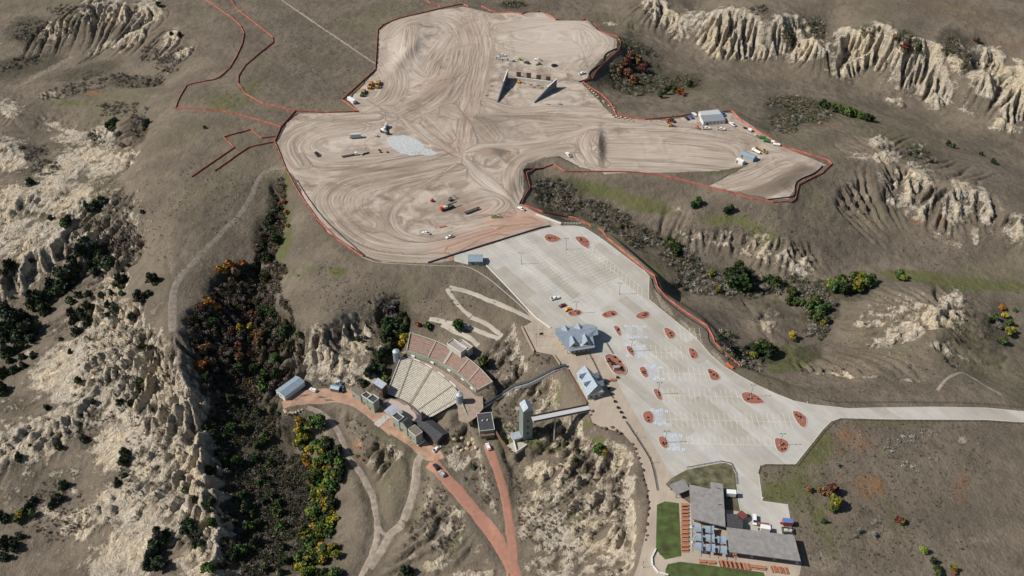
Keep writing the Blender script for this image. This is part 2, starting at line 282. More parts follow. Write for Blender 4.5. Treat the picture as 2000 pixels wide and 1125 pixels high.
# --- photo coordinates of every ground point, used as the map for painting zones
PX, PY = proj(XX, YY, ZZ)
def blobs(txt, soft=.45):
    out = np.zeros(PX.shape, np.float32)
    for t in txt.split():
        v = [float(a) for a in t.split(',')]; x, y, rx, ry = v[:4]; an = R(v[4]) if len(v) > 4 else 0; wt = v[5] if len(v) > 5 else 1
        m = (abs(PX - x) < (rx + ry) * 1.6) & (abs(PY - y) < (rx + ry) * 1.6); dx = PX[m] - x; dy = PY[m] - y
        c, s = math.cos(an), math.sin(an); r = np.sqrt(((dx * c + dy * s) / rx) ** 2 + ((-dx * s + dy * c) / ry) ** 2)
        out[m] = np.maximum(out[m], wt * (1 - sstep(1 - soft, 1 + soft, r)))
    return out
BROAD = blobs("""60,90,120,60,0,.25 280,120,90,60,0,.25 130,290,150,60,0,.25 110,400,200,190,0,.34 190,860,250,300,0,.42 60,620,70,80,0,.2 130,60,220,90,0,.2 1640,110,420,80,10,.2 1800,400,220,110,20,.22 1800,640,200,110,0,.24 1100,960,180,180,0,.40 1000,790,120,90,0,.28 880,900,110,70,0,.36 680,690,110,80,0,.36 720,850,120,120,0,.25 880,1040,120,110,0,.30 1450,480,200,40,5,.2 1480,640,160,60,0,.18 1050,700,60,60,0,.25""", .5)
ROCK = blobs("""181,18,26,26 227,21,24,24 291,18,30,26 263,67,34,14,-45 103,60,28,16,-20 334,75,14,22,30 359,103,22,8,-35 203,92,40,8,-20,.6 18,210,26,18 107,245,30,14,0,.7 200,263,30,22 150,268,40,16,0,.8 160,305,60,22,-20 213,320,50,20,-30 125,335,45,22,-15 20,313,35,24 90,375,60,25,-15 142,384,45,25,-20 10,277,35,14
46,388,60,28 117,391,45,28 18,430,35,26 82,452,75,25,-30 21,480,50,26 82,487,65,22,-30 60,530,100,16,-38 142,477,60,14,-38 20,555,50,12,-30 220,548,26,20,-30 200,583,45,14,-40,.8 227,630,40,30,-35 213,655,45,30,-35 160,683,55,35,-30 249,683,35,35 124,722,65,40,-20 195,743,90,45,-15 284,718,35,45 320,754,45,30 231,743,80,30
331,780,60,50 35,856,70,28,-30 124,814,65,25,-30 82,867,60,25,-30,.8 302,832,80,70 370,850,45,90 420,924,36,60,70 220,878,35,40 270,790,70,40 249,974,55,35,-20 195,999,35,20 309,981,80,50,-30 320,896,70,60 249,1080,60,45,-30 284,1045,70,35,-35 427,1052,34,60 388,1098,40,40 455,1109,50,20,0,.8 153,1020,30,26 370,970,40,50 230,1110,60,35 100,1000,20,14,0,.7 60,690,10,6
690,655,40,34,-30 650,705,50,24 625,690,26,26 720,730,24,18 740,690,12,24,0,.5 660,740,60,12,0,.7
1055,917,45,26 1104,924,40,30 1026,988,24,50 1069,1002,45,40 1015,1038,14,30 1122,1027,45,40 1087,1063,50,25 1140,1080,50,30 1087,1109,60,25 1175,974,40,40 1160,920,26,20 1200,945,35,22 1210,896,30,26 1153,1045,40,40 1207,1027,34,40 1205,1080,34,40 1060,960,30,30
912,874,30,20 891,903,28,22,0,.8 850,880,20,10 1000,842,22,26,0,.8 1069,768,12,24,40 1050,775,22,24,0,.6 1025,790,12,10 884,1020,20,35,20,.8 855,1095,35,14,-30,.9 930,1120,40,12 1000,660,12,28,0,.8 985,690,30,14,0,.5 1012,712,18,18,0,.6 950,720,22,14,0,.5 1080,850,18,14,0,.6 1130,870,30,14,0,.6 780,870,40,20,0,.35 760,830,30,20,0,.4 850,1040,20,30,20,.4
1280,12,26,16 1300,35,26,16 1320,60,20,14,40 1430,62,60,44 1460,105,60,14 1400,95,20,24 1540,72,40,42 1562,100,30,18 1600,85,20,24,0,.8 1655,80,22,26 1670,115,50,30,-30 1690,100,40,40 1720,78,30,30 1790,120,34,38 1800,150,50,38 1832,180,28,34 1780,100,60,20 1925,115,36,24 1935,150,34,34 1990,170,34,50 1985,215,34,30 1975,245,40,18 1750,200,20,8,20,.9 1890,215,20,20,0,.3 1350,45,40,30,0,.5 1380,75,26,22,0,.7 1870,110,20,30,0,.4
1765,370,30,34 1795,405,26,26,0,.7 1790,350,30,30,30,.6 1870,400,26,30 1895,375,40,14,30 1930,410,14,45,-20 1985,450,20,26 1850,465,26,12,30,.7 1905,460,7,22 1720,278,26,8 1730,305,30,12 1790,320,20,10,40,.5 1685,305,30,8,0,.6
1350,455,36,9,10,.6 1410,462,26,12,0,.7 1480,482,40,22,0,.8 1520,490,34,22,0,.6 1565,520,26,26,0,.7 1320,405,30,5,10,.5 1500,625,16,16 1485,635,22,8,30,.4 1862,590,22,26 1838,618,42,18 1795,632,50,14,-10 1760,652,55,10,-15 1700,622,24,12,0,.7 1760,600,40,10,0,.4 1845,675,26,12,0,.7 1870,700,20,20,0,.4 1600,725,40,5,0,.6 1670,730,40,8,5,.5 1780,742,30,5,0,.6 1820,600,45,8,20,.6 1195,44,14,5 960,560,3,3""", .5)
ROCK = np.maximum(ROCK * np.where((PX > 980) & (PY > 800), .62, 1), 0); ROCK = np.clip(ROCK * np.where((PX < 340) & (PY < 520), .70, .82) + BROAD * .55, 0, 1)
DARK = blobs("""1250,140,60,40,0,.8 120,290,50,14,0,.6 60,340,40,14,0,.6 230,400,40,14,-20,.5 90,420,40,10,-20,.5 60,60,50,30 130,55,20,14 40,130,90,20,-10 170,140,70,14,-15,.8 260,160,60,12,0,.8 190,270,20,14 270,250,20,26 60,300,40,16 95,330,30,16 180,470,30,30 250,600,30,12,0,.4 250,480,40,40,0,.5
540,400,20,60 520,460,30,40 470,560,70,50 480,650,100,70 480,750,90,60 500,860,80,90 490,960,80,90 520,1080,80,60 590,950,50,60,0,.7 640,1000,20,80 420,620,60,30,0,.8 770,620,40,50 760,700,30,60
170,300,10,8 160,810,40,14,-30,.8 180,860,30,14,-30 30,790,50,24,0,.6 100,930,80,26,0,.5 260,930,30,20,0,.4 300,1060,30,26 60,970,70,20,0,.5
1240,150,70,36 1330,160,50,20 1560,215,70,26,10 1500,240,30,20,0,.6 1530,70,12,20 1590,60,30,30,0,.8 1690,60,20,14 1770,85,24,26 1860,80,30,26 1880,120,24,26 1240,60,24,26,0,.6 1000,10,30,8 1100,390,60,40,20 1180,420,60,24,20 1260,460,50,20,20 1380,540,80,24,20,.9 1450,560,60,26,0 1600,600,40,40,60 1660,560,40,24 1330,560,50,20,0,.7 1500,690,40,20 1440,700,26,20 1580,690,30,16 1560,480,60,50,0,.3 1660,400,50,50,0,.35 1880,640,14,40,-30,.5 1950,640,22,50 1700,1000,30,20,0,.4 1780,880,60,30,0,.3""", .6)
GREEN = blobs("""480,180,60,24,-30,.5 440,200,50,20,0,.6 430,390,14,14,0,.4 560,350,8,50,10,.8 555,480,12,40,20,.9 660,530,20,9 590,530,40,30,0,.4 560,420,10,40,0,.7 130,200,50,8,0,.6 1190,80,30,8,0,.8 1160,370,80,16,10,.8 1260,400,60,16,10,.8 1420,430,60,14,0,.7 1480,450,60,12,20,.7 1660,220,40,12,20 1630,210,30,10 1790,540,70,12,5 1880,555,70,14,5,.9 1960,560,50,10 1540,700,50,26,-10 1480,690,30,20,0,.8 1500,585,60,20,0,.4 1540,840,60,14,-50 1590,870,40,40,-50,.9 1520,965,40,26,0,.8 1560,940,40,60,20,.6 1600,1010,20,60,-20,.6 1620,1060,16,60,-10,.5 1740,1000,14,60,-20,.5 1290,530,40,14,30,.5 1330,300,60,8,0,.6 1200,325,60,8,0,.7 1420,330,40,7,-15 1540,560,8,8 1080,770,20,30,30,.6 1000,850,50,24,0,.7 1060,860,50,14,-10,.8 1140,830,20,8,0,.9 960,840,20,60,20,.4 1140,980,60,10,-30,.6 1200,960,30,8,-40,.7 890,1050,20,50,20,.5 1050,930,30,10,0,.5 600,1080,30,30,0,.3 1100,870,30,20,0,.4 1150,700,8,8 1360,930,50,18,-10,.35 1250,870,14,14,50,.6 980,770,20,40,20,.3 1170,860,14,10 1450,1112,140,14,8,.3 1590,830,40,8,-45,.7 1750,826,120,4,0,.6 1950,800,80,4,0,.3 1690,800,60,4,0,.4""", .6)
ORNG = blobs("""180,182,26,5 1670,860,50,26,20,.8 1700,950,40,26,20 1640,870,20,30,0,.6 1880,950,24,40,0,.7 1700,980,60,20,0,.5 1360,455,60,10,0,.3 1620,245,40,8,10,.6 1720,20,80,20,10,.4 1860,20,140,30,10,.5 1960,90,60,24,20,.5 700,870,16,16,0,.9 700,900,26,8,-30,.8 1250,390,40,20,0,.4 1850,420,20,12 1790,430,20,10 1830,700,60,20,20,.3 270,460,20,8,0,.5 1580,620,8,8 300,780,14,14,0,.4 900,650,10,5,0,.5""", .6)
PALE = blobs("""1300,600,7,26,-42,.8 1352,650,7,40,-42,.8 1405,702,7,26,-40,.8 1235,503,5,50,-52,.7 1285,575,5,26,-20,.8 1130,432,40,4,12,.6 1500,1090,5,5 100,186,26,8 210,90,60,7,-20,.5 90,140,90,6,-28,.6 340,640,6,90,0,.5 335,520,8,70,-10,.5 420,330,6,50,40,.3 1500,1000,5,5 340,180,10,20,0,.3 1400,220,60,14,0,.2 1330,200,60,12,0,.2 1700,350,60,30,0,.2 1280,600,10,60,-25,.6 1320,640,10,50,-35,.6 720,870,40,50,0,.35 880,1060,40,40,0,.35 650,780,50,20,0,.3 1600,1100,50,26,0,.5 1900,1055,60,10,0,.5 1880,860,10,8 640,830,20,30,0,.4 700,780,40,20,0,.3 400,560,50,50,0,.3 300,440,60,30,0,.2""", .6)
DARK2 = blobs("""1560,90,160,50,5,.3 350,460,14,60,10,.5 340,600,12,90,0,.6 345,690,10,50,0,.4 470,400,90,60,0,.35 580,100,120,90,0,.35 400,240,60,24,0,.2 1760,950,160,90,0,.3 1900,900,90,90,0,.2""", .7)
# --- erosion: many small water drops run down the open slopes and cut gullies
hard = np.clip(1 - flatm, 0, 1)
site = sstep(-14, -2, -polysdf([P(a, b) for a, b in FLAT0[1][0]], XX, YY, 16))
soft = np.clip(.12 + ROCK * .8 + DARK * .2, 0, 1) * hard * site
soft = blur(soft, 1, 1)
rn = 1 - abs(2 * fbm(XX + 8 * fbm(XX, YY, 30, 61, 2), YY + 8 * fbm(XX, YY, 30, 71, 2), 26, 31, 4, .55) - 1)
ZZ += soft * (ROCK * .8 + .2) * (rn - .66) * 9.0
rf_ = 1 - abs(2 * fbm(XX + 4 * fbm(XX, YY, 12, 161, 2), YY, 11, 131, 4, .6) - 1)
ZZ += soft * (rf_ - .65) * 3.4 * (ROCK * .9 + .25)
clf = sstep(1220, 1300, PX) * (1 - sstep(250, 300, PY)); rb = 1 - abs(2 * fbm(XX + 22 * fbm(XX, YY, 30, 261, 2), YY + 22 * fbm(XX, YY, 30, 271, 2), 46, 231, 4, .55) - 1); ZZ += soft * clf * ROCK * (rb - .6) * 20; soft = soft * (1 - clf * .65) * np.where((PX < 350) & (PY < 135), .5, 1)
def erode(Z, E, N, steps, seed):
    r = np.random.default_rng(seed); pr = np.flatnonzero((E > .25).ravel()); s = r.choice(pr, N)
    x = (s % NX) + r.random(N); y = (s // NX) + r.random(N); vx = np.zeros(N); vy = np.zeros(N); sed = np.zeros(N); spd = np.ones(N); wat = np.ones(N)
    for it in range(steps):
        xi = np.clip(x.astype(int), 1, NX - 3); yi = np.clip(y.astype(int), 1, NY - 3); fx = x - xi; fy = y - yi
        a = Z[yi, xi]; b = Z[yi, xi + 1]; c = Z[yi + 1, xi]; d = Z[yi + 1, xi + 1]
        h = (a * (1 - fx) + b * fx) * (1 - fy) + (c * (1 - fx) + d * fx) * fy
        gxx = (b - a) * (1 - fy) + (d - c) * fy; gyy = (c - a) * (1 - fx) + (d - b) * fx
        vx = vx * .25 - gxx * .75; vy = vy * .25 - gyy * .75; l = np.hypot(vx, vy) + 1e-9; vx /= l; vy /= l
        nx = np.clip(x + vx, 1, NX - 3); ny = np.clip(y + vy, 1, NY - 3); xj = nx.astype(int); yj = ny.astype(int); gx_ = nx - xj; gy_ = ny - yj
        h2 = (Z[yj, xj] * (1 - gx_) + Z[yj, xj + 1] * gx_) * (1 - gy_) + (Z[yj + 1, xj] * (1 - gx_) + Z[yj + 1, xj + 1] * gx_) * gy_
        dh = h2 - h; cap = np.maximum(-dh, .01) * spd * wat * 3.0; e = E[yi, xi]
        dep = np.where(dh > 0, np.minimum(dh, sed), np.where(sed > cap, (sed - cap) * .2, 0)); ero = np.where((dh < 0) & (sed < cap), np.minimum((cap - sed) * .22, -dh) * e, 0)
        ch = (dep * np.minimum(e * 2, 1) - ero); sed += ero - dep
        idx = yi * NX + xi; acc = np.zeros(NX * NY)
        for o, w in ((0, (1 - fx) * (1 - fy)), (1, fx * (1 - fy)), (NX, (1 - fx) * fy), (NX + 1, fx * fy)): acc += np.bincount(idx + o, ch * w, NX * NY)
        Z += np.clip(acc, -.5, .5).reshape(NY, NX)
        spd = np.sqrt(np.maximum(spd * spd - dh * .8, .05)).clip(0, 4); wat *= .975; x, y = nx, ny
for b_ in range(10): erode(ZZ, soft, 30000, 40, 100 + b_)
ZZ = np.where(soft > .2, ZZ, ZZ)
def Hgt(x, y):
    return bil(ZZ, GX0, GY0, DG, np.asarray(x, float), np.asarray(y, float))
def W(px, py):
    """where the line of sight through a photo pixel meets the ground"""
    z = np.arange(20, -78, -.4); a = (px - 1000) / FPX; b = (562.5 - py) / FPX; t = (CH - z) / (ST - b * CT)
    x = a * t; y = t * (CT + b * ST); h = Hgt(x, y); i = int(np.argmax(h >= z))
    return float(x[i]), float(y[i]), float(h[i])
# ================================================================== GROUND SHEET
DIRT = [(738,118),(740,60),(770,40),(850,20),(905,12),(960,25),(1060,22),(1090,38),(1150,38),(1165,55),(1205,75),(1203,95),(1172,115),(1156,135),(1146,152),(1134,160),(1187,217),(1200,230),(1300,235),(1360,224),(1430,220),(1528,287),(1612,322),(1555,360),(1540,388),(1500,388),(1420,372),(1385,362),(1410,350),(1460,322),(1400,334),(1250,339),(1180,337),(1130,325),(1090,305),(1060,308),(1030,320),(1020,335),(1022,370),(1015,398),(1040,412),(1090,432),(1100,446),(860,514),(745,513),(715,500),(640,455),(600,400),(574,345),(555,325),(540,280),(560,240),(582,222),(700,219),(680,196),(735,137)]
dw = [P(a, b) for a, b in DIRT]
dsd = polysdf(dw, XX, YY, 14.0)
# bands of wheel tracks: centre line in photo pixels, half width in metres
BANDS = [
 ([(925,28),(940,90),(925,170),(908,250),(900,300)], 15), ([(760,70),(800,40),(870,35),(905,70),(900,130),(870,190),(800,230)], 17),
 ([(745,110),(770,150),(760,190),(720,215)], 15), ([(800,60),(795,110),(830,150),(845,120),(880,70)], 12), ([(770,225),(830,195),(880,165),(905,140)], 13),
 ([(695,200),(760,214),(820,255),(880,295),(905,305)], 7), ([(735,228),(650,236),(575,262),(560,295),(600,338),(700,335),(800,312),(865,303)], 13),
 ([(700,250),(620,262),(592,290),(630,312),(730,308),(800,300)], 14),
 ([(900,312),(800,330),(690,352),(640,385),(660,430),(715,470),(800,485),(880,470),(960,450)], 15),
 ([(900,330),(800,350),(700,375),(690,410),(720,440)], 15), ([(890,322),(830,360),(775,400),(762,432),(790,462),(850,468),(950,440),(1040,430)], 6),
 ([(1060,425),(1000,395),(940,350),(905,312),(895,290)], 9), ([(880,400),(960,380),(990,400),(940,430),(860,430)], 12),
 ([(900,300),(950,286),(1050,280),(1110,262),(1180,248),(1300,250),(1420,250)], 7), ([(1175,300),(1300,303),(1440,312)], 30),
 ([(1180,272),(1300,270),(1420,285),(1445,310)], 14), ([(1395,372),(1470,362),(1530,335),(1590,318)], 14), ([(1420,358),(1480,335),(1530,310),(1600,318)], 12),
 ([(1155,258),(1142,285),(1160,318)], 10), ([(1178,258),(1172,285),(1178,318)], 10), ([(1015,400),(1000,355),(1015,320),(1060,298),(1110,290)], 10),
 ([(940,232),(1040,228),(1130,236),(1250,245)], 10), ([(1000,265),(1060,255),(1120,250)], 9), ([(985,55),(1080,45),(1150,52),(1180,85),(1140,130)], 18), ([(1000,90),(1060,100),(1130,95)], 20),
 ([(1130,60),(1140,100),(1150,140)], 8), ([(950,200),(1000,215),(1100,215),(1170,215)], 9), ([(870,210),(930,245),(960,270)], 14),
 ([(830,225),(880,270)], 12), ([(590,300),(600,325),(580,330)], 6), ([(650,455),(730,495),(860,505)], 9), ([(1440,235),(1520,290),(1590,312)], 8),
 ([(1300,240),(1380,255),(1460,270)], 10), ([(880,485),(960,455),(1060,440)], 7), ([(860,440),(930,425),(990,418)], 5)]
best = np.full(XX.shape, 9.0, np.float32); TU = np.zeros_like(best); TV = np.zeros_like(best)
for i_, (pts, hw) in enumerate(BANDS):
    w = catmull([P(a, b) for a, b in pts], 5); D, Lg, U, _ = linedist(w, XX, YY, hw * 1.25)
    s = D / hw; m = s < np.minimum(best, 1.2) - .0; best[m] = s[m]; TU[m] = U[m] + i_ * 41.3; TV[m] = Lg[m] + i_ * 97
TWt = (1 - sstep(.6, 1.1, best)) * (.45 + .55 * sstep(.3, .6, fbm(XX, YY, 38, 501, 3)))
RED = blobs("""1010,430,70,20,-12 960,455,60,16,-14,.8 900,478,60,16,-10,.7 1050,420,30,16,0,.9 935,410,40,12,0,.5 920,60,14,60,0,.25 915,220,16,90,0,.26 860,160,30,30,0,.3 890,290,30,20,0,.4 950,450,90,16,-14,.5 880,505,12,6 1320,290,120,10,0,.15 960,300,26,8,0,.3""", .7)
TONE = blobs("""1080,75,100,45,0,.7 640,290,60,30,0,.3 1060,190,60,20,0,.4 790,110,40,60,10,.5 870,60,30,50,10,.3 700,270,80,20,0,.4 830,475,70,20,0,.3 1300,300,140,30,0,.4 1110,225,50,12,0,.4 940,440,100,10,-14,.5 1480,300,30,10,0,.3 780,100,20,30 960,360,30,50,30,.5""", .8)
DTONE = blobs("""940,245,60,20,10,.6 870,400,50,20,-15,.5 900,395,40,20,0,.5 850,175,40,14,-30,.5 1175,285,10,26,0,.9 1500,372,50,10,-12,.9 1540,345,40,10,-35,.9 960,300,30,9,0,.9 1010,350,16,40,20,.5 820,205,60,8,-30,.5 760,390,10,40,30,.5 720,330,90,5,0,.5 650,235,60,4,0,.5 1050,228,90,4,0,.6 800,85,14,60,20,.4 980,140,30,10,0,.3 1450,275,50,14,20,.4 700,430,40,40,0,.3 760,345,80,12,-12,.4 985,340,30,40,20,.35 960,302,26,8,0,.9 980,150,60,30,0,.25""", .7)
STK = np.zeros(XX.shape, np.float32)
def stroke(pts, hw, v, sm=6):
    global STK
    w = catmull([P(a, b) for a, b in pts], sm); D, _a, _b, _c = linedist(w, XX, YY, hw * 2.2 + 1.5); STK = STK + v * (1 - sstep(hw * .6, hw * 1.5 + .9, D))
for a_ in [([(885, 297), (820, 320), (700, 338), (640, 347)], .9, -.7), ([(900, 322), (850, 350), (800, 377), (770, 402), (757, 428), (768, 447), (792, 462)], 1.3, -.6), ([(1000, 318), (990, 345), (1002, 372)], 2.2, -.4), ([(1420, 380), (1480, 380), (1530, 358), (1580, 335)], 4.5, -1.0), ([(1440, 362), (1490, 352), (1530, 332)], 1.2, -.6), ([(1420, 368), (1480, 360), (1540, 330)], 1.0, -.5), ([(1400, 345), (1440, 333), (1490, 312)], 1.4, -.3), ([(1430, 375), (1490, 368), (1545, 340)], 2, .35),
 ([(771, 209), (817, 172), (850, 140), (858, 118)], 1.0, -.6), ([(790, 90), (806, 110), (800, 140)], 1.2, -.5), ([(760, 214), (830, 262), (892, 302)], 2.6, .4), ([(900, 303), (960, 285), (1080, 272), (1150, 250), (1250, 246), (1400, 262)], 2.8, .4), ([(1070, 430), (1000, 392), (935, 340), (903, 305)], 3.2, .45), ([(1430, 322), (1520, 302), (1605, 318)], 2, .4),
 ([(560, 333), (620, 345), (650, 352)], 2, .4), ([(1180, 285), (1181, 300), (1179, 316)], 1.2, -.5), ([(655, 360), (640, 390), (665, 435), (710, 475)], 1.2, -.5), ([(650, 238), (590, 262), (570, 290), (600, 325)], .9, -.4), ([(720, 330), (800, 312), (880, 300)], 1.4, -.4), ([(690, 415), (760, 372), (830, 345)], 1.2, -.45), ([(700, 400), (770, 360), (840, 338)], 1.0, .35), ([(905, 25), (890, 120), (880, 200), (860, 260)], 2, -.25), ([(935, 28), (950, 110), (925, 220), (905, 290)], 1.6, .3),
 ([(1050, 222), (1150, 230), (1280, 236)], 1.2, -.45), ([(960, 228), (1060, 233), (1180, 240)], .9, -.4), ([(960, 445), (900, 462), (800, 470), (740, 452)], 1.0, -.35), ([(1190, 275), (1300, 275), (1430, 300)], 1, -.3), ([(1190, 292), (1300, 296), (1440, 316)], 1, -.3), ([(1195, 310), (1300, 316), (1420, 325)], 1.2, -.35), ([(1180, 262), (1320, 262), (1440, 280)], 1, .25)]: stroke(*a_)
gq = random.Random(77); cen_ = [(800, 100), (850, 180), (1060, 80), (650, 280), (740, 300), (700, 390), (760, 440), (900, 400), (930, 240), (1080, 230), (1300, 290), (1250, 270), (1500, 350), (900, 60), (1100, 60), (720, 200), (980, 360), (1040, 200), (860, 450), (1400, 300)]
for i in range(90):
    x0, y0 = gq.choice(cen_); x0 += gq.uniform(-60, 60); y0 += gq.uniform(-35, 35); an_ = gq.uniform(0, 6.28); cv_ = gq.uniform(-.5, .5); p_ = [(x0, y0)]
    for k in range(5): x0 += math.cos(an_) * gq.uniform(12, 26); y0 += math.sin(an_) * gq.uniform(5, 12); an_ += cv_; p_.append((x0, y0))
    stroke(p_, gq.choice([.3, .4, .8]), gq.choice([-.35, -.25, .25, .3]), 4)
GREY = blobs("795,284,34,18,15,1 770,275,14,10 830,296,26,7,10,.8", .35)
# small earthworks: berms and mounds built by the machines
def bump(px, py, rx, ry, h, an=0):
    global ZZ
    x, y = P(px, py); dx = XX - x; dy = YY - y; c, s = math.cos(R(an)), math.sin(R(an))
    ZZ = ZZ + h * np.exp(-(((dx * c + dy * s) / rx) ** 2 + ((-dx * s + dy * c) / ry) ** 2))
for a_ in [(1171,287,2.8,24,2.3,-4), (1163,288,3.0,24,1.9,-4), (1154,290,3.0,23,1.5,-4), (1145,290,3.0,22,1.2,-4), (940,245,24,14,4), (960,301,13,8,2.2), (1500,360,34,7,2.6,18), (1545,338,26,6,2.0,42), (960,300,5,4,1.6), (1080,214,14,6,2.2), (830,190,40,7,2.2,30), (870,160,18,20,2.0), (795,105,7,34,3.0,-15), (970,150,16,10,2), (975,427,7,6,1.2), (1010,345,6,24,2.2,-14), (800,60,20,26,3)]: bump(*a_)
ZZ += sstep(0, 6, dsd) * TWt * (fbm(TU * 1.0, TV * .05, 2.4, 91, 2) - .5) * .55
nobrush = 0
# lower the sheet a little under the paved surfaces
LOT = [(1072,444),(1078,442),(1120,441),(1140,444),(1172,464),(1210,493),(1260,531),(1268,540),(1267,585),(1300,612),(1335,640),(1360,661),(1388,693),(1411,714),(1446,735),(1480,753),(1515,769),(1550,783),(1584,790),(1620,794),(1656,798),(1700,797),(1820,795),(1927,797),(2000,804),(2120,815),(2120,836),(2000,825),(1927,820),(1749,819),(1671,818),(1640,817),(1623,823),(1607,839),(1553,907),(1495,907),(1485,910),(1481,920),(1489,979),(1539,986),(1545,1020),(1549,1045),(1456,1045),(1442,974),(1437,925),(1430,909),(1419,904),(1409,904),(1342,917),(1313,933),(1206,748),(1180,700),(1085,655),(1077,641),(1026,596),(949,518),(915,517),(887,510),(887,499)]
PLAZA = [(1020,639),(1040,628),(1026,596),(1077,641),(1085,655),(1180,700),(1206,748),(1313,933),(1300,946),(1318,962),(1350,985),(1450,1000),(1456,1046),(1549,1046),(1566,1100),(1562,1123),(1545,1140),(1500,1160),(1230,1160),(1238,1125),(1247,1100),(1260,1045),(1269,985),(1265,953),(1253,910),(1235,867),(1215,845),(1176,835),(1157,825),(1145,789),(1106,720),(1092,712),(1082,694),(1043,686)]
lot_w = [P(a, b) for a, b in LOT]; plz_w = [P(a, b) for a, b in PLAZA]
pav = np.maximum(polysdf(lot_w, XX, YY, 6), polysdf(plz_w, XX, YY, 6))
ZZ = ZZ - .30 * sstep(-.6, .6, pav); nobrush = np.maximum(np.maximum(roadm, pav > -1), dsd > -1) * 1.0
# gentle roughness of the open grassland
ZZ += hard * (1 - sstep(-6, 0, dsd)) * (1 - sstep(-3, 0, pav)) * ((fbm(XX, YY, 40, 200, 4) - .5) * 2.0 + (fbm(XX, YY, 5, 210, 3) - .5) * .7)
flatg = sstep(-5, 3, -dsd)
# ---- extend with coarse rows and columns so that the one sheet runs on past everything seen
def axis(a, lo, hi): return np.concatenate([[lo, lo * .6 + a[0] * .4, a[0] - 60], a, [a[-1] + 60, hi * .4 + a[-1] * .6, hi]])
ax_, ay_ = axis(gx, -3200, 3200), axis(gy, -900, 5200)
def padg(A): return np.pad(A, 3, mode='edge')
FX, FY = np.meshgrid(ax_, ay_); FZ = padg(ZZ); NR, NC = FX.shape
idx = np.arange(NR * NC).reshape(NR, NC)
Fq = np.stack([idx[:-1, :-1], idx[:-1, 1:], idx[1:, 1:], idx[1:, :-1]], -1).reshape(-1, 4)
ground = np_mesh('ground', np.stack([FX, FY, FZ], -1).reshape(-1, 3), Fq, smooth=True)
tag(ground, kind='structure')
def attr(name, *chs):
    at = ground.data.color_attributes.new(name, 'FLOAT_COLOR', 'POINT'); v = np.ones((NR * NC, 4), np.float32)
    for i, c in enumerate(chs): v[:, i] = padg(c.astype(np.float32)).ravel()
    at.data.foreach_set('color', v.ravel())
hollow = sstep(.15, 1.3, blur(ZZ, 5, 2) - ZZ); crest = sstep(.1, 1.2, ZZ - blur(ZZ, 5, 2)); ROCKC = np.clip(ROCK * (1 - .55 * hollow) + crest * ROCK * .25, 0, 1)  # soil and brush gather in the gullies
attr('zone_a', ROCKC * (1 - sstep(-4, 2, dsd)) * site * (1 - flatm * .7), DARK, GREEN); attr('zone_b', ORNG, PALE, DARK2)
attr('dirt', dsd * .05 + .5, TONE - DTONE * 1.0 + STK * .7 + .5, RED); attr('track', TU * .01, TV * .01, TWt); attr('zone_c', GREY, flatm, np.zeros_like(GREY))
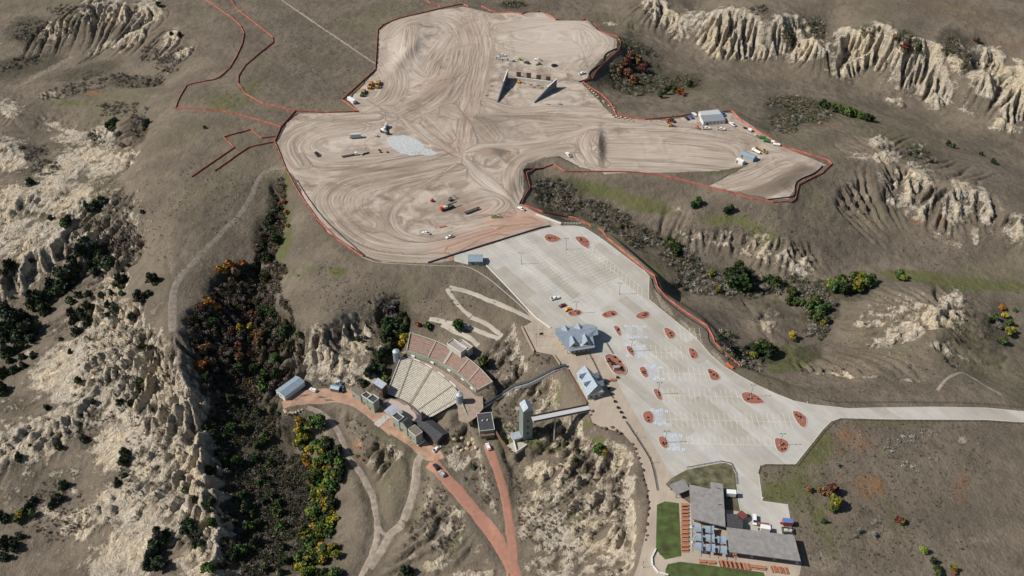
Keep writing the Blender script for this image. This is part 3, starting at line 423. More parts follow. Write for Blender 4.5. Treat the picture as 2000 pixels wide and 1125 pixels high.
def ground_mat():
    m = bpy.data.materials.new('ground'); m.use_nodes = True; nt = m.node_tree; N = nt.nodes; Lk = nt.links.new
    b = N['Principled BSDF']; b.inputs['Roughness'].default_value = .95; b.inputs['Specular IOR Level'].default_value = .1
    def att(n, ): a = N.new('ShaderNodeAttribute'); a.attribute_name = n; s = N.new('ShaderNodeSeparateColor'); Lk(a.outputs['Color'], s.inputs[0]); return s.outputs
    za, zb, di, tr, zc = att('zone_a'), att('zone_b'), att('dirt'), att('track'), att('zone_c')
    geo = N.new('ShaderNodeNewGeometry')
    def M(op, a, b_=None, c=None):
        n = N.new('ShaderNodeMath'); n.operation = op
        for i, v in enumerate((a, b_, c)):
            if v is None: continue
            if isinstance(v, (int, float)): n.inputs[i].default_value = v
            else: Lk(v, n.inputs[i])
        return n.outputs[0]
    def noise(sc, det=4, vec=None, rough=.55, dist=0.0):
        n = N.new('ShaderNodeTexNoise'); n.inputs['Scale'].default_value = sc; n.inputs['Detail'].default_value = det; n.inputs['Roughness'].default_value = rough; n.inputs['Distortion'].default_value = dist
        Lk(vec or geo.outputs['Position'], n.inputs['Vector']); return n.outputs['Fac']
    def rng_(v, a, b_, lo=0., hi=1.):
        n = N.new('ShaderNodeMapRange'); n.interpolation_type = 'SMOOTHSTEP'; Lk(v, n.inputs[0])
        for i, x in zip((1, 2, 3, 4), (a, b_, lo, hi)): n.inputs[i].default_value = x
        return n.outputs[0]
    def mix(f, a, b_, bt='MIX'):
        n = N.new('ShaderNodeMix'); n.data_type = 'RGBA'; n.blend_type = bt
        if isinstance(f, float): n.inputs[0].default_value = f
        else: Lk(f, n.inputs[0])
        for i, v in ((6, a), (7, b_)):
            if isinstance(v, tuple): n.inputs[i].default_value = (*v, 1)
            else: Lk(v, n.inputs[i])
        return n.outputs[2]
    nA, nB, nC, nD = noise(.035, 5), noise(.16, 6), noise(.7, 5, rough=.7), noise(2.2, 3, rough=.6)
    grass = mix(rng_(nA, .35, .65), (.124, .101, .076), (.184, .149, .111))
    grass = mix(M('MULTIPLY', rng_(nB, .45, .7), .65), grass, (.105, .085, .063))
    grass = mix(M('MULTIPLY', rng_(nC, .5, .72), .55), grass, (.245, .208, .155)); grass = mix(M('MULTIPLY', rng_(nD, .52, .7), .5), grass, (.078, .068, .05)); grass = mix(M('MULTIPLY', rng_(noise(.012, 4), .5, .66), .45), grass, (.135, .122, .068))
    gw = rng_(M('ADD', za[2], M('MULTIPLY', M('SUBTRACT', nB, .5), 1.1)), .25, .75)
    grass = mix(M('MULTIPLY', gw, .85), grass, mix(nC, (.085, .10, .032), (.13, .125, .055)))
    ow = rng_(M('ADD', M('MULTIPLY', zb[0], .7), M('ADD', M('MULTIPLY', M('SUBTRACT', nC, .5), 1.6), M('MULTIPLY', M('SUBTRACT', nB, .5), 1.0))), .3, .9)
    grass = mix(M('MULTIPLY', ow, .75), grass, (.27, .13, .055))
    grass = mix(M('MULTIPLY', zb[2], .7), grass, (.085, .070, .055))
    dw_ = rng_(M('ADD', za[1], M('MULTIPLY', M('SUBTRACT', nB, .5), .9)), .2, .8)
    grass = mix(M('MULTIPLY', dw_, .75), grass, mix(rng_(nC, .4, .65), (.045, .042, .026), (.095, .08, .06)))
    pw = rng_(M('ADD', zb[1], M('MULTIPLY', M('SUBTRACT', nC, .5), 1.2)), .35, .95)
    grass = mix(M('MULTIPLY', pw, .65), grass, (.40, .34, .26))
    # pale clay and sandstone, banded in level beds, with scattered dark brush
    sep = N.new('ShaderNodeSeparateXYZ'); Lk(geo.outputs['Position'], sep.inputs[0])
    cb = N.new('ShaderNodeCombineXYZ'); Lk(M('MULTIPLY', sep.outputs[0], .02), cb.inputs[0]); Lk(M('MULTIPLY', sep.outputs[1], .02), cb.inputs[1]); Lk(M('ADD', M('MULTIPLY', sep.outputs[2], .55), M('MULTIPLY', nB, 2.0)), cb.inputs[2])
    bed = noise(1.0, 3, cb.outputs[0]); ridge = M('ABSOLUTE', M('SUBTRACT', noise(.13, 7, rough=.6, dist=1.2), .5))
    rock = mix(rng_(nB, .35, .65), (.64, .53, .385), (.54, .49, .41))
    rock = mix(M('MULTIPLY', rng_(bed, .45, .62), .55), rock, (.36, .31, .245))
    rock = mix(M('MULTIPLY', rng_(nA, .45, .62), .6), rock, (.70, .56, .37))
    rock = mix(M('MULTIPLY', rng_(nC, .50, .62), .75), rock, (.25, .21, .16)); rock = mix(M('MULTIPLY', rng_(nD, .5, .66), .6), rock, (.26, .22, .165)); rock = mix(M('MULTIPLY', rng_(nD, .5, .34), .5), rock, (.66, .57, .42)); rock = mix(M('MULTIPLY', rng_(noise(.3, 6, rough=.75), .52, .64), .6), rock, (.22, .18, .135)); rock = mix(M('MULTIPLY', rng_(ridge, .05, .0), .35), rock, (.25, .21, .16))
    sepn = N.new('ShaderNodeSeparateXYZ'); Lk(geo.outputs['Normal'], sepn.inputs[0])
    steep = M('SUBTRACT', .92, sepn.outputs[2])
    rf = rng_(M('ADD', M('ADD', za[0], M('MULTIPLY', steep, .55)), M('ADD', M('MULTIPLY', M('SUBTRACT', nB, .5), 2.2), M('ADD', M('MULTIPLY', M('SUBTRACT', nC, .5), 1.6), M('MULTIPLY', M('SUBTRACT', nD, .5), .6)))), .36, .72)
    rf = M('MULTIPLY', rf, rng_(za[0], .02, .22))
    colr = mix(rf, grass, rock)
    # graded dirt with wheel tracks
    cu = N.new('ShaderNodeCombineXYZ'); Lk(M('MULTIPLY', tr[0], 100.), cu.inputs[0]); Lk(M('MULTIPLY', tr[1], 4.5), cu.inputs[1])
    t1 = noise(.55, 4, cu.outputs[0], .65); t2 = noise(.16, 3, cu.outputs[0])
    iso = noise(.09, 6, rough=.62, dist=.8)
    st = mix(tr[2], iso, t1)
    dcol = mix(rng_(st, .34, .66), (.210, .163, .126), (.465, .392, .325))
    dcol = mix(M('MULTIPLY', rng_(t2, .35, .65), M('MULTIPLY', tr[2], .4)), dcol, (.30, .235, .18))
    dcol = mix(M('MULTIPLY', rng_(nA, .4, .7), .35), dcol, (.40, .33, .265))
    dcol = mix(rng_(di[1], .5, 1.2, 0, .55), dcol, (.54, .47, .395))
    dcol = mix(rng_(di[1], .5, -.4, 0, .75), dcol, (.17, .13, .095))
    dcol = mix(M('MULTIPLY', rng_(M('ADD', di[2], M('MULTIPLY', M('SUBTRACT', nB, .5), .8)), .05, .95), .62), dcol, (.43, .235, .165))
    dcol = mix(rng_(M('ADD', zc[0], M('MULTIPLY', M('SUBTRACT', nB, .5), .9)), .4, .6), dcol, mix(rng_(nC, .4, .6), (.50, .50, .49), (.36, .37, .37)))
    dcol = mix(M('MULTIPLY', rng_(nD, .5, .8), .25), dcol, (.20, .16, .12))
    df = rng_(M('ADD', di[0], M('MULTIPLY', M('SUBTRACT', nB, .5), .22)), .46, .54)
    colr = mix(df, colr, dcol)
    Lk(colr, b.inputs['Base Color'])
    hgt = M('ADD', M('MULTIPLY', nC, .9), M('MULTIPLY', nD, .3)); hgt = M('ADD', hgt, M('MULTIPLY', nB, 2.2)); hgt = M('ADD', hgt, M('MULTIPLY', M('MULTIPLY', ridge, rng_(za[0], .1, .6)), 7.0))
    hd = M('ADD', M('MULTIPLY', t1, M('MULTIPLY', tr[2], 1.0)), M('MULTIPLY', nC, .25))
    hm = N.new('ShaderNodeMix'); hm.data_type = 'FLOAT'; Lk(df, hm.inputs[0]); Lk(hgt, hm.inputs[2]); Lk(hd, hm.inputs[3])
    bp = N.new('ShaderNodeBump'); bp.inputs['Strength'].default_value = .9; bp.inputs['Distance'].default_value = 1.0; Lk(hm.outputs[0], bp.inputs['Height']); Lk(bp.outputs[0], b.inputs['Normal'])
    return m
ground.data.materials.append(ground_mat())
# ================================================================== PAVED SURFACES
def flat_poly(name, pts, z, m, kind='structure', parent=None):
    bm = bmesh.new(); vs = [bm.verts.new((x, y, z)) for x, y in pts]; f = bm.faces.new(vs); bmesh.ops.triangulate(bm, faces=[f])
    bmesh.ops.recalc_face_normals(bm, faces=bm.faces)
    if sum(g.normal.z for g in bm.faces) < 0: bmesh.ops.reverse_faces(bm, faces=list(bm.faces))
    me = bpy.data.meshes.new(name); bm.to_mesh(me); bm.free(); me.materials.append(m)
    o = bpy.data.objects.new(name, me); COL.objects.link(o)
    if parent: o.parent = parent
    if kind: o['kind'] = kind
    return o
def slab_mat(name, cols, ang, sx, sy, joint, jcol, off=.5, grain=.3):
    """rows of slabs poured at different times, each its own tone, with joints between"""
    m = bpy.data.materials.new(name); m.use_nodes = True; nt = m.node_tree; N = nt.nodes; L = nt.links.new; b = N['Principled BSDF']
    b.inputs['Roughness'].default_value = .9; b.inputs['Specular IOR Level'].default_value = .15
    g = N.new('ShaderNodeNewGeometry'); mp = N.new('ShaderNodeMapping'); mp.vector_type = 'POINT'; mp.inputs['Rotation'].default_value = (0, 0, ang); L(g.outputs['Position'], mp.inputs[0])
    br = N.new('ShaderNodeTexBrick'); br.offset = off; br.inputs['Scale'].default_value = 1; br.inputs['Brick Width'].default_value = sx; br.inputs['Row Height'].default_value = sy
    br.inputs['Mortar Size'].default_value = 0; br.inputs['Color1'].default_value = (0, 0, 0, 1); br.inputs['Color2'].default_value = (1, 1, 1, 1); L(mp.outputs[0], br.inputs['Vector'])
    rp = N.new('ShaderNodeValToRGB'); rp.color_ramp.interpolation = 'LINEAR'; el = rp.color_ramp.elements
    while len(el) < len(cols): el.new(.5)
    for i, c in enumerate(cols): el[i].position = i / (len(cols) - 1); el[i].color = (*c, 1)
    L(br.outputs['Color'], rp.inputs[0])
    def noise(sc, det, sv=None):
        n = N.new('ShaderNodeTexNoise'); n.inputs['Scale'].default_value = sc; n.inputs['Detail'].default_value = det; n.inputs['Roughness'].default_value = .65
        if sv:
            m2 = N.new('ShaderNodeMapping'); m2.inputs['Scale'].default_value = sv; L(mp.outputs[0], m2.inputs[0]); L(m2.outputs[0], n.inputs['Vector'])
        else: L(g.outputs['Position'], n.inputs['Vector'])
        return n.outputs['Fac']
    def mul(c, f, lo, hi):
        mr = N.new('ShaderNodeMapRange'); L(f, mr.inputs[0]); mr.inputs[1].default_value = .3; mr.inputs[2].default_value = .7; mr.inputs[3].default_value = lo; mr.inputs[4].default_value = hi
        mx = N.new('ShaderNodeMix'); mx.data_type = 'RGBA'; mx.blend_type = 'MULTIPLY'; mx.inputs[0].default_value = 1; L(c, mx.inputs[6]); cb = N.new('ShaderNodeCombineColor')
        for i in range(3): L(mr.outputs[0], cb.inputs[i])
        L(cb.outputs[0], mx.inputs[7]); return mx.outputs[2]
    c = mul(rp.outputs[0], noise(.05, 6), 1 - grain * .75, 1.05); c = mul(c, noise(.5, 5, (.15, 1, 1)), 1 - grain * .45, 1.03); c = mul(c, noise(2.5, 3), .95, 1.03)
    if joint:
        b2 = N.new('ShaderNodeTexBrick'); b2.offset = 0; b2.inputs['Scale'].default_value = 1; b2.inputs['Brick Width'].default_value = joint; b2.inputs['Row Height'].default_value = joint; b2.inputs['Mortar Size'].default_value = .035; b2.inputs['Mortar Smooth'].default_value = .3
        L(mp.outputs[0], b2.inputs['Vector']); mx = N.new('ShaderNodeMix'); mx.data_type = 'RGBA'; L(b2.outputs['Fac'], mx.inputs[0]); L(c, mx.inputs[6]); mx.inputs[7].default_value = (*jcol, 1); c = mx.outputs[2]
    L(c, b.inputs['Base Color']); return m
a0 = P(967, 471); a1 = P(1122, 603); ROWA = math.atan2(a1[1] - a0[1], a1[0] - a0[0])
MC = slab_mat('concrete_slabs', [(.385, .345, .285), (.44, .41, .36), (.49, .47, .425), (.42, .385, .33), (.50, .48, .44)], -ROWA, 34, 7.2, 4.6, (.36, .345, .31))
MP = slab_mat('tan_pavers', [(.40, .325, .25), (.45, .375, .295), (.42, .345, .265)], R(-72), 60, 9, 3.0, (.36, .29, .22), .3)
lot = flat_poly('parking_lot', lot_w, 0.0, MC); plaza = flat_poly('plaza_paving', plz_w, 0.008, MP)
MW = mat('faded_marking_paint', (.64, .59, .46), .8, var=.15, scale=.6); MBL = mat('blue_marking_paint', (.30, .38, .50), .8, var=.2, scale=.8); MWB = mat('pale_blue_paint', (.50, .56, .63), .8, var=.15)
KERB = mat('kerb_concrete', (.50, .47, .42), .85, var=.1); REDG = mat('red_scoria_gravel', (.29, .115, .08), .95, var=.35, scale=2.5, bump=.6, coord='Object')
STEEL = mat('galvanised_steel', (.30, .31, .32), .45, .7, var=.1); DKM = mat('dark_metal', (.035, .038, .042), .5, .4); BLK = mat('black_rubber', (.02, .02, .021), .8, var=.1)
def markline(mb, a, b, w=.12, z=.012):
    d = Vector((b[0] - a[0], b[1] - a[1])); l = d.length
    if l < .01: return
    n = Vector((-d.y, d.x)) / l * (w / 2)
    mb.add([(a[0] - n.x, a[1] - n.y, z), (b[0] - n.x, b[1] - n.y, z), (b[0] + n.x, b[1] + n.y, z), (a[0] + n.x, a[1] + n.y, z)], [(0, 1, 2, 3)])
mk = MB(); mkb = MB(); mkc = MB()
def row(p0, p1, pitch=2.85, ln=5.6, blue=None, perp=None, sides=(1, -1), mbs=mk, w=.16, center=True):
    a = Vector(P(*p0)); b = Vector(P(*p1)); d = (b - a); L = d.length; d /= L; n = Vector((-d.y, d.x)) if perp is None else perp
    if center: markline(mbs, a, b, w)
    for k in range(int(L / pitch) + 1):
        c = a + d * (k * pitch)
        for s in sides: markline((blue if blue and s < 0 else mbs), c + n * (.12 * s), c + n * (ln * s), w)
row((1300, 651), (1368, 654)); row((1262, 687), (1348, 690)); row((1286, 729), (1378, 731)); row((1295, 772), (1447, 775)); row((1299, 819), (1548, 824)); row((1332, 866), (1512, 870), blue=mkb)
row((967, 471), (1122, 603)); row((1010, 461), (1160, 586)); row((1107, 491), (1197, 570)); row((1130, 470), (1215, 545))
pv = Vector(P(1174, 511)) - Vector(P(1177, 484)); row((1158, 481), (1258, 566), 3.9, 11.0, perp=pv.normalized(), sides=(1,), w=.2)
mk.build('parking_bay_lines', MW)['kind'] = 'structure'
for (x, y) in [(1231, 647), (1252, 648), (1232, 684), (1252, 686), (1271, 725), (1284, 729), (1285, 813), (1295, 816), (1312, 862), (1323, 864)]:
    c = P(x, y)
    for sx in (-1.6, 1.6):
        for sy in (-4.6, 4.6):
            mkc.box(c[0] + sx * 1.5, c[1] + sy, .010, 1.6, 1.6, .004); mkb.box(c[0] + sx * 1.5, c[1] + sy, .018, .7, .9, .004)
    for k in range(-3, 4): markline(mkc, (c[0] - .9 + k * .5, c[1] - 5), (c[0] - .4 + k * .5, c[1] + 5), .14)
    markline(mkb, (c[0] - 2.6, c[1]), (c[0] + 2.6, c[1]), .16)
mkb.build('blue_parking_markings', MBL)['kind'] = 'structure'; mkc.build('access_aisle_markings', MWB)['kind'] = 'structure'
# kerb round the lot (real 0.13 m step)
kb = MB()
def lotrun(i, j): return [(*lot_w[k], 0) for k in range(i, j)]
for r in (lotrun(1, 25), lotrun(26, 35), lotrun(35, 40), lotrun(41, 48)): kb.strip(r, .35, -.1, .13)
kb.build('kerb', KERB)['kind'] = 'structure'
# planted islands in the lot
SHR = mat('dark_shrub_leaves', (.035, .030, .018), .9, var=.5, scale=3)
def shrub_mb(mb, x, y, z, r, n=60, seed=0):
    q_ = random.Random(seed)
    for _ in range(n):
        t, u = q_.uniform(0, 6.28), q_.uniform(.15, 1); s = r * q_.uniform(.25, .42); rr = r * math.sqrt(q_.random()) * .8
        c = Vector((x + rr * math.cos(t), y + rr * math.sin(t), z + u * r * .9)); a = Vector((q_.uniform(-1, 1), q_.uniform(-1, 1), q_.uniform(-.6, .6))).normalized() * s; b = a.orthogonal().normalized() * s
        mb.add([c - a, c - b, c + a, c + b], [(0, 1, 2, 3)])
def island(pts, label, shrubs, oval=False, group='planted islands in the parking lot'):
    w = [P(x, y) for x, y in pts]; w3 = catmull([w[-1]] + w + [w[0], w[1]], 5)[5:-5]; w3 = [tuple(v) for v in w3]
    cx_, cy_ = sum(v[0] for v in w3) / len(w3), sum(v[1] for v in w3) / len(w3)
    t = empty('planted_island', (cx_, cy_, 0)); tag(t, label, 'island', group)
    loc = [(a - cx_, b - cy_) for a, b in w3]
    MB().prism([(x * .97, y * .97) for x, y in loc], 0.01, .16).build('gravel_bed', REDG, t)
    MB().strip([(x, y, 0) for x, y in loc] + [(*loc[0], 0)], .3, -.02, .19 if not oval else .45).build('kerb_ring', KERB, t)
    for i, (sx, sy) in enumerate(shrubs):
        x, y = P(sx, sy); m_ = MB(); shrub_mb(m_, x - cx_, y - cy_, .15, .5, 40, i); m_.build('shrub', SHR, t)
    return t
def isl(cx_, cy_, pts, label, n=4):
    random.seed(int(cx_)); sh = []
    for i in range(n):
        a, b = random.choice(pts), random.random() * .62; sh.append((cx_ + (a[0] - cx_) * b, cy_ + (a[1] - cy_) * b))
    island(pts, label, sh)
c8 = lambda *p: q(940, 430, 5.5556, *p); c7 = lambda *p: q(1180, 640, 4.327, *p); c7b = lambda *p: q(1020, 560, 4.687, *p)
for pts, lb, n_ in [
 (c8((685, 180), (720, 152), (800, 165), (865, 205), (800, 238), (740, 238), (700, 215)), 'red gravel island near the top edge of the lot, westmost of two', 5),
 (c8((1018, 195), (1050, 178), (1120, 185), (1175, 235), (1165, 300), (1145, 305), (1080, 265)), 'red gravel island at the top of the lot with a rock in it', 5),
 (c7b((415, 245), (440, 222), (500, 210), (545, 225), (535, 255), (490, 270), (440, 268)), 'red gravel island beside the parked orange car', 4),
 (c7b((727, 260), (760, 232), (820, 216), (865, 232), (865, 260), (810, 280), (760, 285)), 'red gravel island behind the large gabled building, middle of three in its row', 5),
 (c7b((1037, 268), (1080, 235), (1140, 225), (1168, 245), (1155, 280), (1110, 298), (1060, 292)), 'red gravel island nearest the right lot edge in the row behind the gabled building', 5),
 (c7b((836, 368), (860, 357), (890, 375), (906, 425), (900, 450), (880, 445), (850, 400)), 'narrow red gravel island next to the uppermost pale blue parking bays', 3),
 (c7b((1298, 385), (1330, 377), (1385, 410), (1404, 445), (1380, 475), (1340, 475), (1310, 430)), 'rounded red gravel island at the right end of the first parking row', 3),
 (c7b((953, 555), (975, 543), (1010, 565), (1026, 610), (1020, 638), (990, 620), (965, 590)), 'narrow red gravel island with a lamp post east of the big building', 3),
 (c7((712, 182), (740, 172), (780, 200), (798, 240), (775, 262), (740, 262), (722, 225)), 'rounded red gravel island at the right end of the second parking row', 3),
 (c7((298, 345), (325, 330), (355, 350), (372, 400), (362, 422), (335, 415), (310, 380)), 'narrow red gravel island right of the oval bed', 3),
 (c7((870, 355), (905, 350), (960, 385), (980, 425), (955, 445), (905, 440), (885, 395)), 'rounded red gravel island at the right end of the third parking row', 5),
 (c7((415, 530), (435, 515), (470, 535), (490, 590), (485, 612), (455, 605), (428, 565)), 'narrow red gravel island holding a lamp post level with the smaller gabled building', 3),
 (c7((1162, 560), (1200, 545), (1270, 560), (1345, 615), (1335, 640), (1240, 643), (1180, 615)), 'widest red gravel island, beside the curved right edge of the lot', 5),
 (c7((326, 735), (350, 708), (395, 710), (418, 750), (412, 800), (375, 810), (340, 785)), 'round red gravel island at the left end of the fifth parking row', 4),
 (c7((1592, 715), (1640, 708), (1690, 740), (1712, 775), (1705, 830), (1675, 842), (1630, 800)), 'large red gravel island nearest the exit road', 4),
 (c7((460, 935), (490, 917), (525, 940), (540, 985), (535, 1015), (505, 1018), (472, 985)), 'red gravel island at the left end of the lowest parking row', 4),
 (c7((1440, 945), (1480, 935), (1540, 955), (1560, 995), (1540, 1045), (1500, 1058), (1460, 1030)), 'red gravel island at the right end of the lowest parking row', 4)]:
    cc = (sum(p[0] for p in pts) / len(pts), sum(p[1] for p in pts) / len(pts)); isl(*cc, pts, lb, n_)
ov = c7b((760, 660), (765, 630), (810, 620), (870, 640), (930, 710), (955, 765), (940, 800), (900, 808), (850, 800), (800, 740))
oval = island(ov, 'big raised oval red gravel bed between the two gabled buildings and the lot', [], True)
ox_, oy_ = oval.location[:2]
for i, (sx, sy) in enumerate([(790, 665), (800, 680), (810, 690), (830, 700), (850, 715), (820, 715), (870, 725), (890, 690), (905, 740), (915, 770), (845, 650), (780, 690)]):
    x, y = c7b((sx, sy))[0]; X_, Y_ = P(x, y); m_ = MB(); shrub_mb(m_, X_ - ox_, Y_ - oy_, .2, .7, 50, i + 50); m_.build('shrub', SHR, oval)
# ---- gravel roads and tracks laid on the slopes
def ribbon(name, w, hw, m, z=.06, seed=1, kind='structure'):
    w = [Vector(p) for p in w]; q_ = random.Random(seed); V = []; F = []; nn = 7
    fine = []
    for i in range(len(w) - 1):
        k = max(1, int((w[i + 1] - w[i]).length / 1.2))
        for j in range(k): fine.append(w[i].lerp(w[i + 1], j / k))
    fine.append(w[-1]); wl = wr = 0
    for i, p in enumerate(fine):
        d = (fine[min(i + 2, len(fine) - 1)] - fine[max(i - 2, 0)]); d.z = 0; d.normalize(); nrm = Vector((-d.y, d.x, 0)); wl = wl * .7 + q_.uniform(-.8, .8) * .3; wr = wr * .7 + q_.uniform(-.8, .8) * .3
        for j in range(nn):
            t = -1 + 2 * j / (nn - 1); off = t * hw + (wl if t < 0 else wr) * abs(t) * 1.2; c = p + nrm * off
            h = float(Hgt(c.x, c.y)); V.append((c.x, c.y, h + (z if abs(t) < .99 else -.25)))
    F = [(i * nn + j, i * nn + j + 1, (i + 1) * nn + j + 1, (i + 1) * nn + j) for i in range(len(fine) - 1) for j in range(nn - 1)]
    o = np_mesh(name, V, [f[::-1] for f in F], m, True); o['kind'] = kind; return o
MRD = mat('red_gravel', (.34, .16, .105), .95, var=.12, scale=.35, bump=.5, c2=(.35, .19, .14)); MTR = mat('pale_track_dirt', (.285, .235, .185), .95, var=.2, scale=.4, bump=.5)
YARD = mat('brown_yard_dirt', (.36, .225, .155), .95, var=.15, scale=.25, bump=.4)
yard = W(700, 790)
ribbon('service_yard', catmull([W(550, 786), W(585, 777), W(650, 773), W(700, 784), W(742, 813), W(775, 842)], 5), 7.4, YARD, .05, 3)
ribbon('service_yard', catmull([W(742, 812), W(775, 840), W(815, 868), W(845, 890), W(862, 884)], 5), 6.0, YARD, .045, 4)
ribbon('red_gravel_road', ROADW['red_main'][30:], 4.4, MRD, .09, 5); ribbon('upper_red_gravel_road', ROADW['red_upper'], 3.0, MRD, .10, 6)
ribbon('dirt_track', ROADW['track_a'], 2.2, MTR, .07, 7); ribbon('dirt_track', ROADW['track_b'], 2.9, MTR, .08, 8); ribbon('dirt_track', ROADW['track_c'], 1.4, MTR, .06, 9)
def gpath(name, pts, hw, m=None, z=.05, seed=1, n=5): return ribbon(name, catmull([W(a, b) for a, b in pts], n), hw, m or MTR, z, seed)
MGT = mat('worn_grass_track', (.18, .15, .118), .95, var=.2, scale=.4)
gpath('worn_track', q(0, 370, 2.8125, (1400, 0), (1340, 110), (1230, 230), (1110, 350), (1020, 450)), 2.4, MGT, .05, 11)
gpath('worn_track', [(364, 528), (346, 552), (337, 590), (338, 650), (352, 700), (368, 745)], 3.6, MGT, .05, 40)
gpath('worn_track', [(557, 329), (530, 331), (510, 345), (495, 372)], 2.4, MGT, .05, 12)
gpath('far_straight_track', [(545, -4), (640, 62), (733, 125)], 1.3, MTR, .06, 13)
gpath('worn_track', q(1300, 370, 2.8125, (1490, 1110), (1540, 1045), (1600, 1012), (1660, 1020), (1850, 1130)), 1.0, MTR, .05, 14)
gpath('footpath', q(0, 725, 2.8125, (1060, 250), (1130, 380), (1155, 500), (1160, 620), (1190, 680)), .55, MTR, .06, 15)
gpath('footpath', q(0, 725, 2.8125, (1190, 690), (1165, 780), (1200, 840), (1290, 860), (1380, 850), (1430, 910), (1500, 845), (1540, 950), (1520, 1120)), .5, MTR, .06, 16)
gpath('footpath', q(0, 725, 2.8125, (1525, 450), (1515, 560), (1545, 650), (1500, 760), (1500, 845)), .5, MTR, .06, 17)
gpath('footpath', q(0, 725, 2.8125, (1240, 770), (1310, 880), (1330, 980), (1335, 1080), (1240, 1120)), .4, MTR, .06, 18)
gpath('footpath', q(0, 725, 2.8125, (1420, 920), (1450, 980), (1452, 1120)), .35, MTR, .06, 19)
gpath('footpath', q(0, 725, 2.8125, (1160, 860), (1145, 930), (1165, 1020), (1180, 1125)), .4, MTR, .06, 20)
gpath('footpath', q(0, 725, 2.8125, (1600, 500), (1630, 560), (1640, 680), (1665, 780)), .25, MTR, .06, 21)
# zig-zag concrete ramp down to the theatre
PTH = slab_mat('path_concrete', [(.42, .37, .30), (.46, .41, .34)], 0, 6, 3, 2.4, (.34, .30, .25))
def hpath(name, pts, hw, m=PTH, z=.12, seed=2): return gpath(name, pts, hw, m, z, seed, 6)
c5 = lambda *p: q(650, 370, 2.8125, *p); c5b = lambda *p: q(680, 600, 3.75, *p)
hpath('ramp_path', c5((1110, 725), (990, 665), (880, 620), (760, 570), (640, 540)), 2.0, seed=31)
hpath('ramp_path', c5((630, 545), (655, 590), (700, 645), (760, 700)), 1.6, seed=32)
hpath('ramp_path', c5((760, 705), (850, 745), (910, 790), (930, 815)), 1.8, seed=33)
hpath('ramp_path', c5((925, 820), (870, 805), (760, 765), (660, 735), (530, 715)), 1.8, seed=34)
hpath('ramp_path', c5((600, 745), (680, 785), (760, 820), (800, 860)), 2.0, seed=35)
lawnm = mat('watered_lawn', (.055, .085, .022), .95, var=.35, scale=.25, bump=.4, c2=(.10, .10, .04)); dryl = mat('dry_lawn', (.125, .11, .065), .95, var=.3, scale=.3, bump=.4, c2=(.07, .085, .035))
flat_poly('lawn', [P(*p) for p in [(1283, 986), (1299, 979), (1326, 983), (1331, 1086), (1299, 1093), (1281, 1073)]], .03, lawnm)
flat_poly('lawn', [P(*p) for p in [(1300, 1112), (1304, 1102), (1328, 1097), (1400, 1106), (1491, 1118), (1505, 1150), (1296, 1150)]], .03, lawnm)
flat_poly('lawn', [P(*p) for p in [(1303, 948), (1318, 934), (1342, 917), (1409, 904), (1419, 904), (1430, 909), (1434, 919), (1438, 974), (1390, 960), (1340, 946)]], .025, dryl)
# ================================================================== BUILDINGS
WHT = mat('white_painted_trim', (.62, .61, .57), .7, var=.08); CRM = mat('cream_siding', (.46, .44, .37), .8, var=.1, scale=.8); GRN = mat('sage_green_siding', (.27, .30, .235), .8, var=.14, scale=.8)
BRN = mat('brown_wood', (.17, .10, .065), .85, var=.2, scale=2); RDW = mat('barn_red_siding', (.20, .05, .04), .8, var=.15); GLS = mat('window_glass', (.03, .035, .045), .15, spec=.6, var=.05)
DRF = mat('dark_shingle', (.055, .055, .058), .9, var=.25, scale=1.2, bump=.3); GRF = mat('grey_flat_roof', (.24, .225, .215), .9, var=.12, scale=.5, bump=.3); SCR = mat('stage_floor_boards', (.42, .33, .275), .85, var=.08)
TWG = mat('tower_green_metal', (.21, .255, .235), .6, .2, var=.08); TAN = mat('tan_stone', (.36, .28, .19), .9, var=.2, scale=2, bump=.5); CON = mat('raw_concrete', (.42, .39, .34), .9, var=.12, scale=.8, bump=.2)
def seam_mat(name, c, metal=.15, rough=.5, pitch=.6, axis=0, dark=.72):
    m = bpy.data.materials.new(name); m.use_nodes = True; nt = m.node_tree; N = nt.nodes; L = nt.links.new; b = N['Principled BSDF']
    b.inputs['Metallic'].default_value = metal; b.inputs['Roughness'].default_value = rough
    tc = N.new('ShaderNodeTexCoord'); sp = N.new('ShaderNodeSeparateXYZ'); L(tc.outputs['Object'], sp.inputs[0])
    a = N.new('ShaderNodeMath'); a.operation = 'DIVIDE'; L(sp.outputs[axis], a.inputs[0]); a.inputs[1].default_value = pitch
    f = N.new('ShaderNodeMath'); f.operation = 'FRACT'; L(a.outputs[0], f.inputs[0]); g = N.new('ShaderNodeMath'); g.operation = 'LESS_THAN'; L(f.outputs[0], g.inputs[0]); g.inputs[1].default_value = .16
    nz = N.new('ShaderNodeTexNoise'); nz.inputs['Scale'].default_value = .9; nz.inputs['Detail'].default_value = 5; L(tc.outputs['Object'], nz.inputs['Vector'])
    rp = N.new('ShaderNodeValToRGB'); rp.color_ramp.elements[0].position = .3; rp.color_ramp.elements[1].position = .7; rp.color_ramp.elements[0].color = (*[x * .78 for x in c], 1); rp.color_ramp.elements[1].color = (*[x * 1.15 for x in c], 1); L(nz.outputs['Fac'], rp.inputs[0])
    mx = N.new('ShaderNodeMix'); mx.data_type = 'RGBA'; L(g.outputs[0], mx.inputs[0]); L(rp.outputs[0], mx.inputs[6]); mx.inputs[7].default_value = (*[x * dark for x in c], 1); L(mx.outputs[2], b.inputs['Base Color']); return m
SM = seam_mat('blue_grey_standing_seam', (.27, .32, .37)); SMB = seam_mat('blue_grey_barn_metal', (.26, .33, .38), pitch=.9); SMW = seam_mat('light_grey_metal', (.36, .39, .42), pitch=.9); CRG = seam_mat('corrugated_steel', (.30, .34, .38), pitch=.35, axis=2, dark=.6)
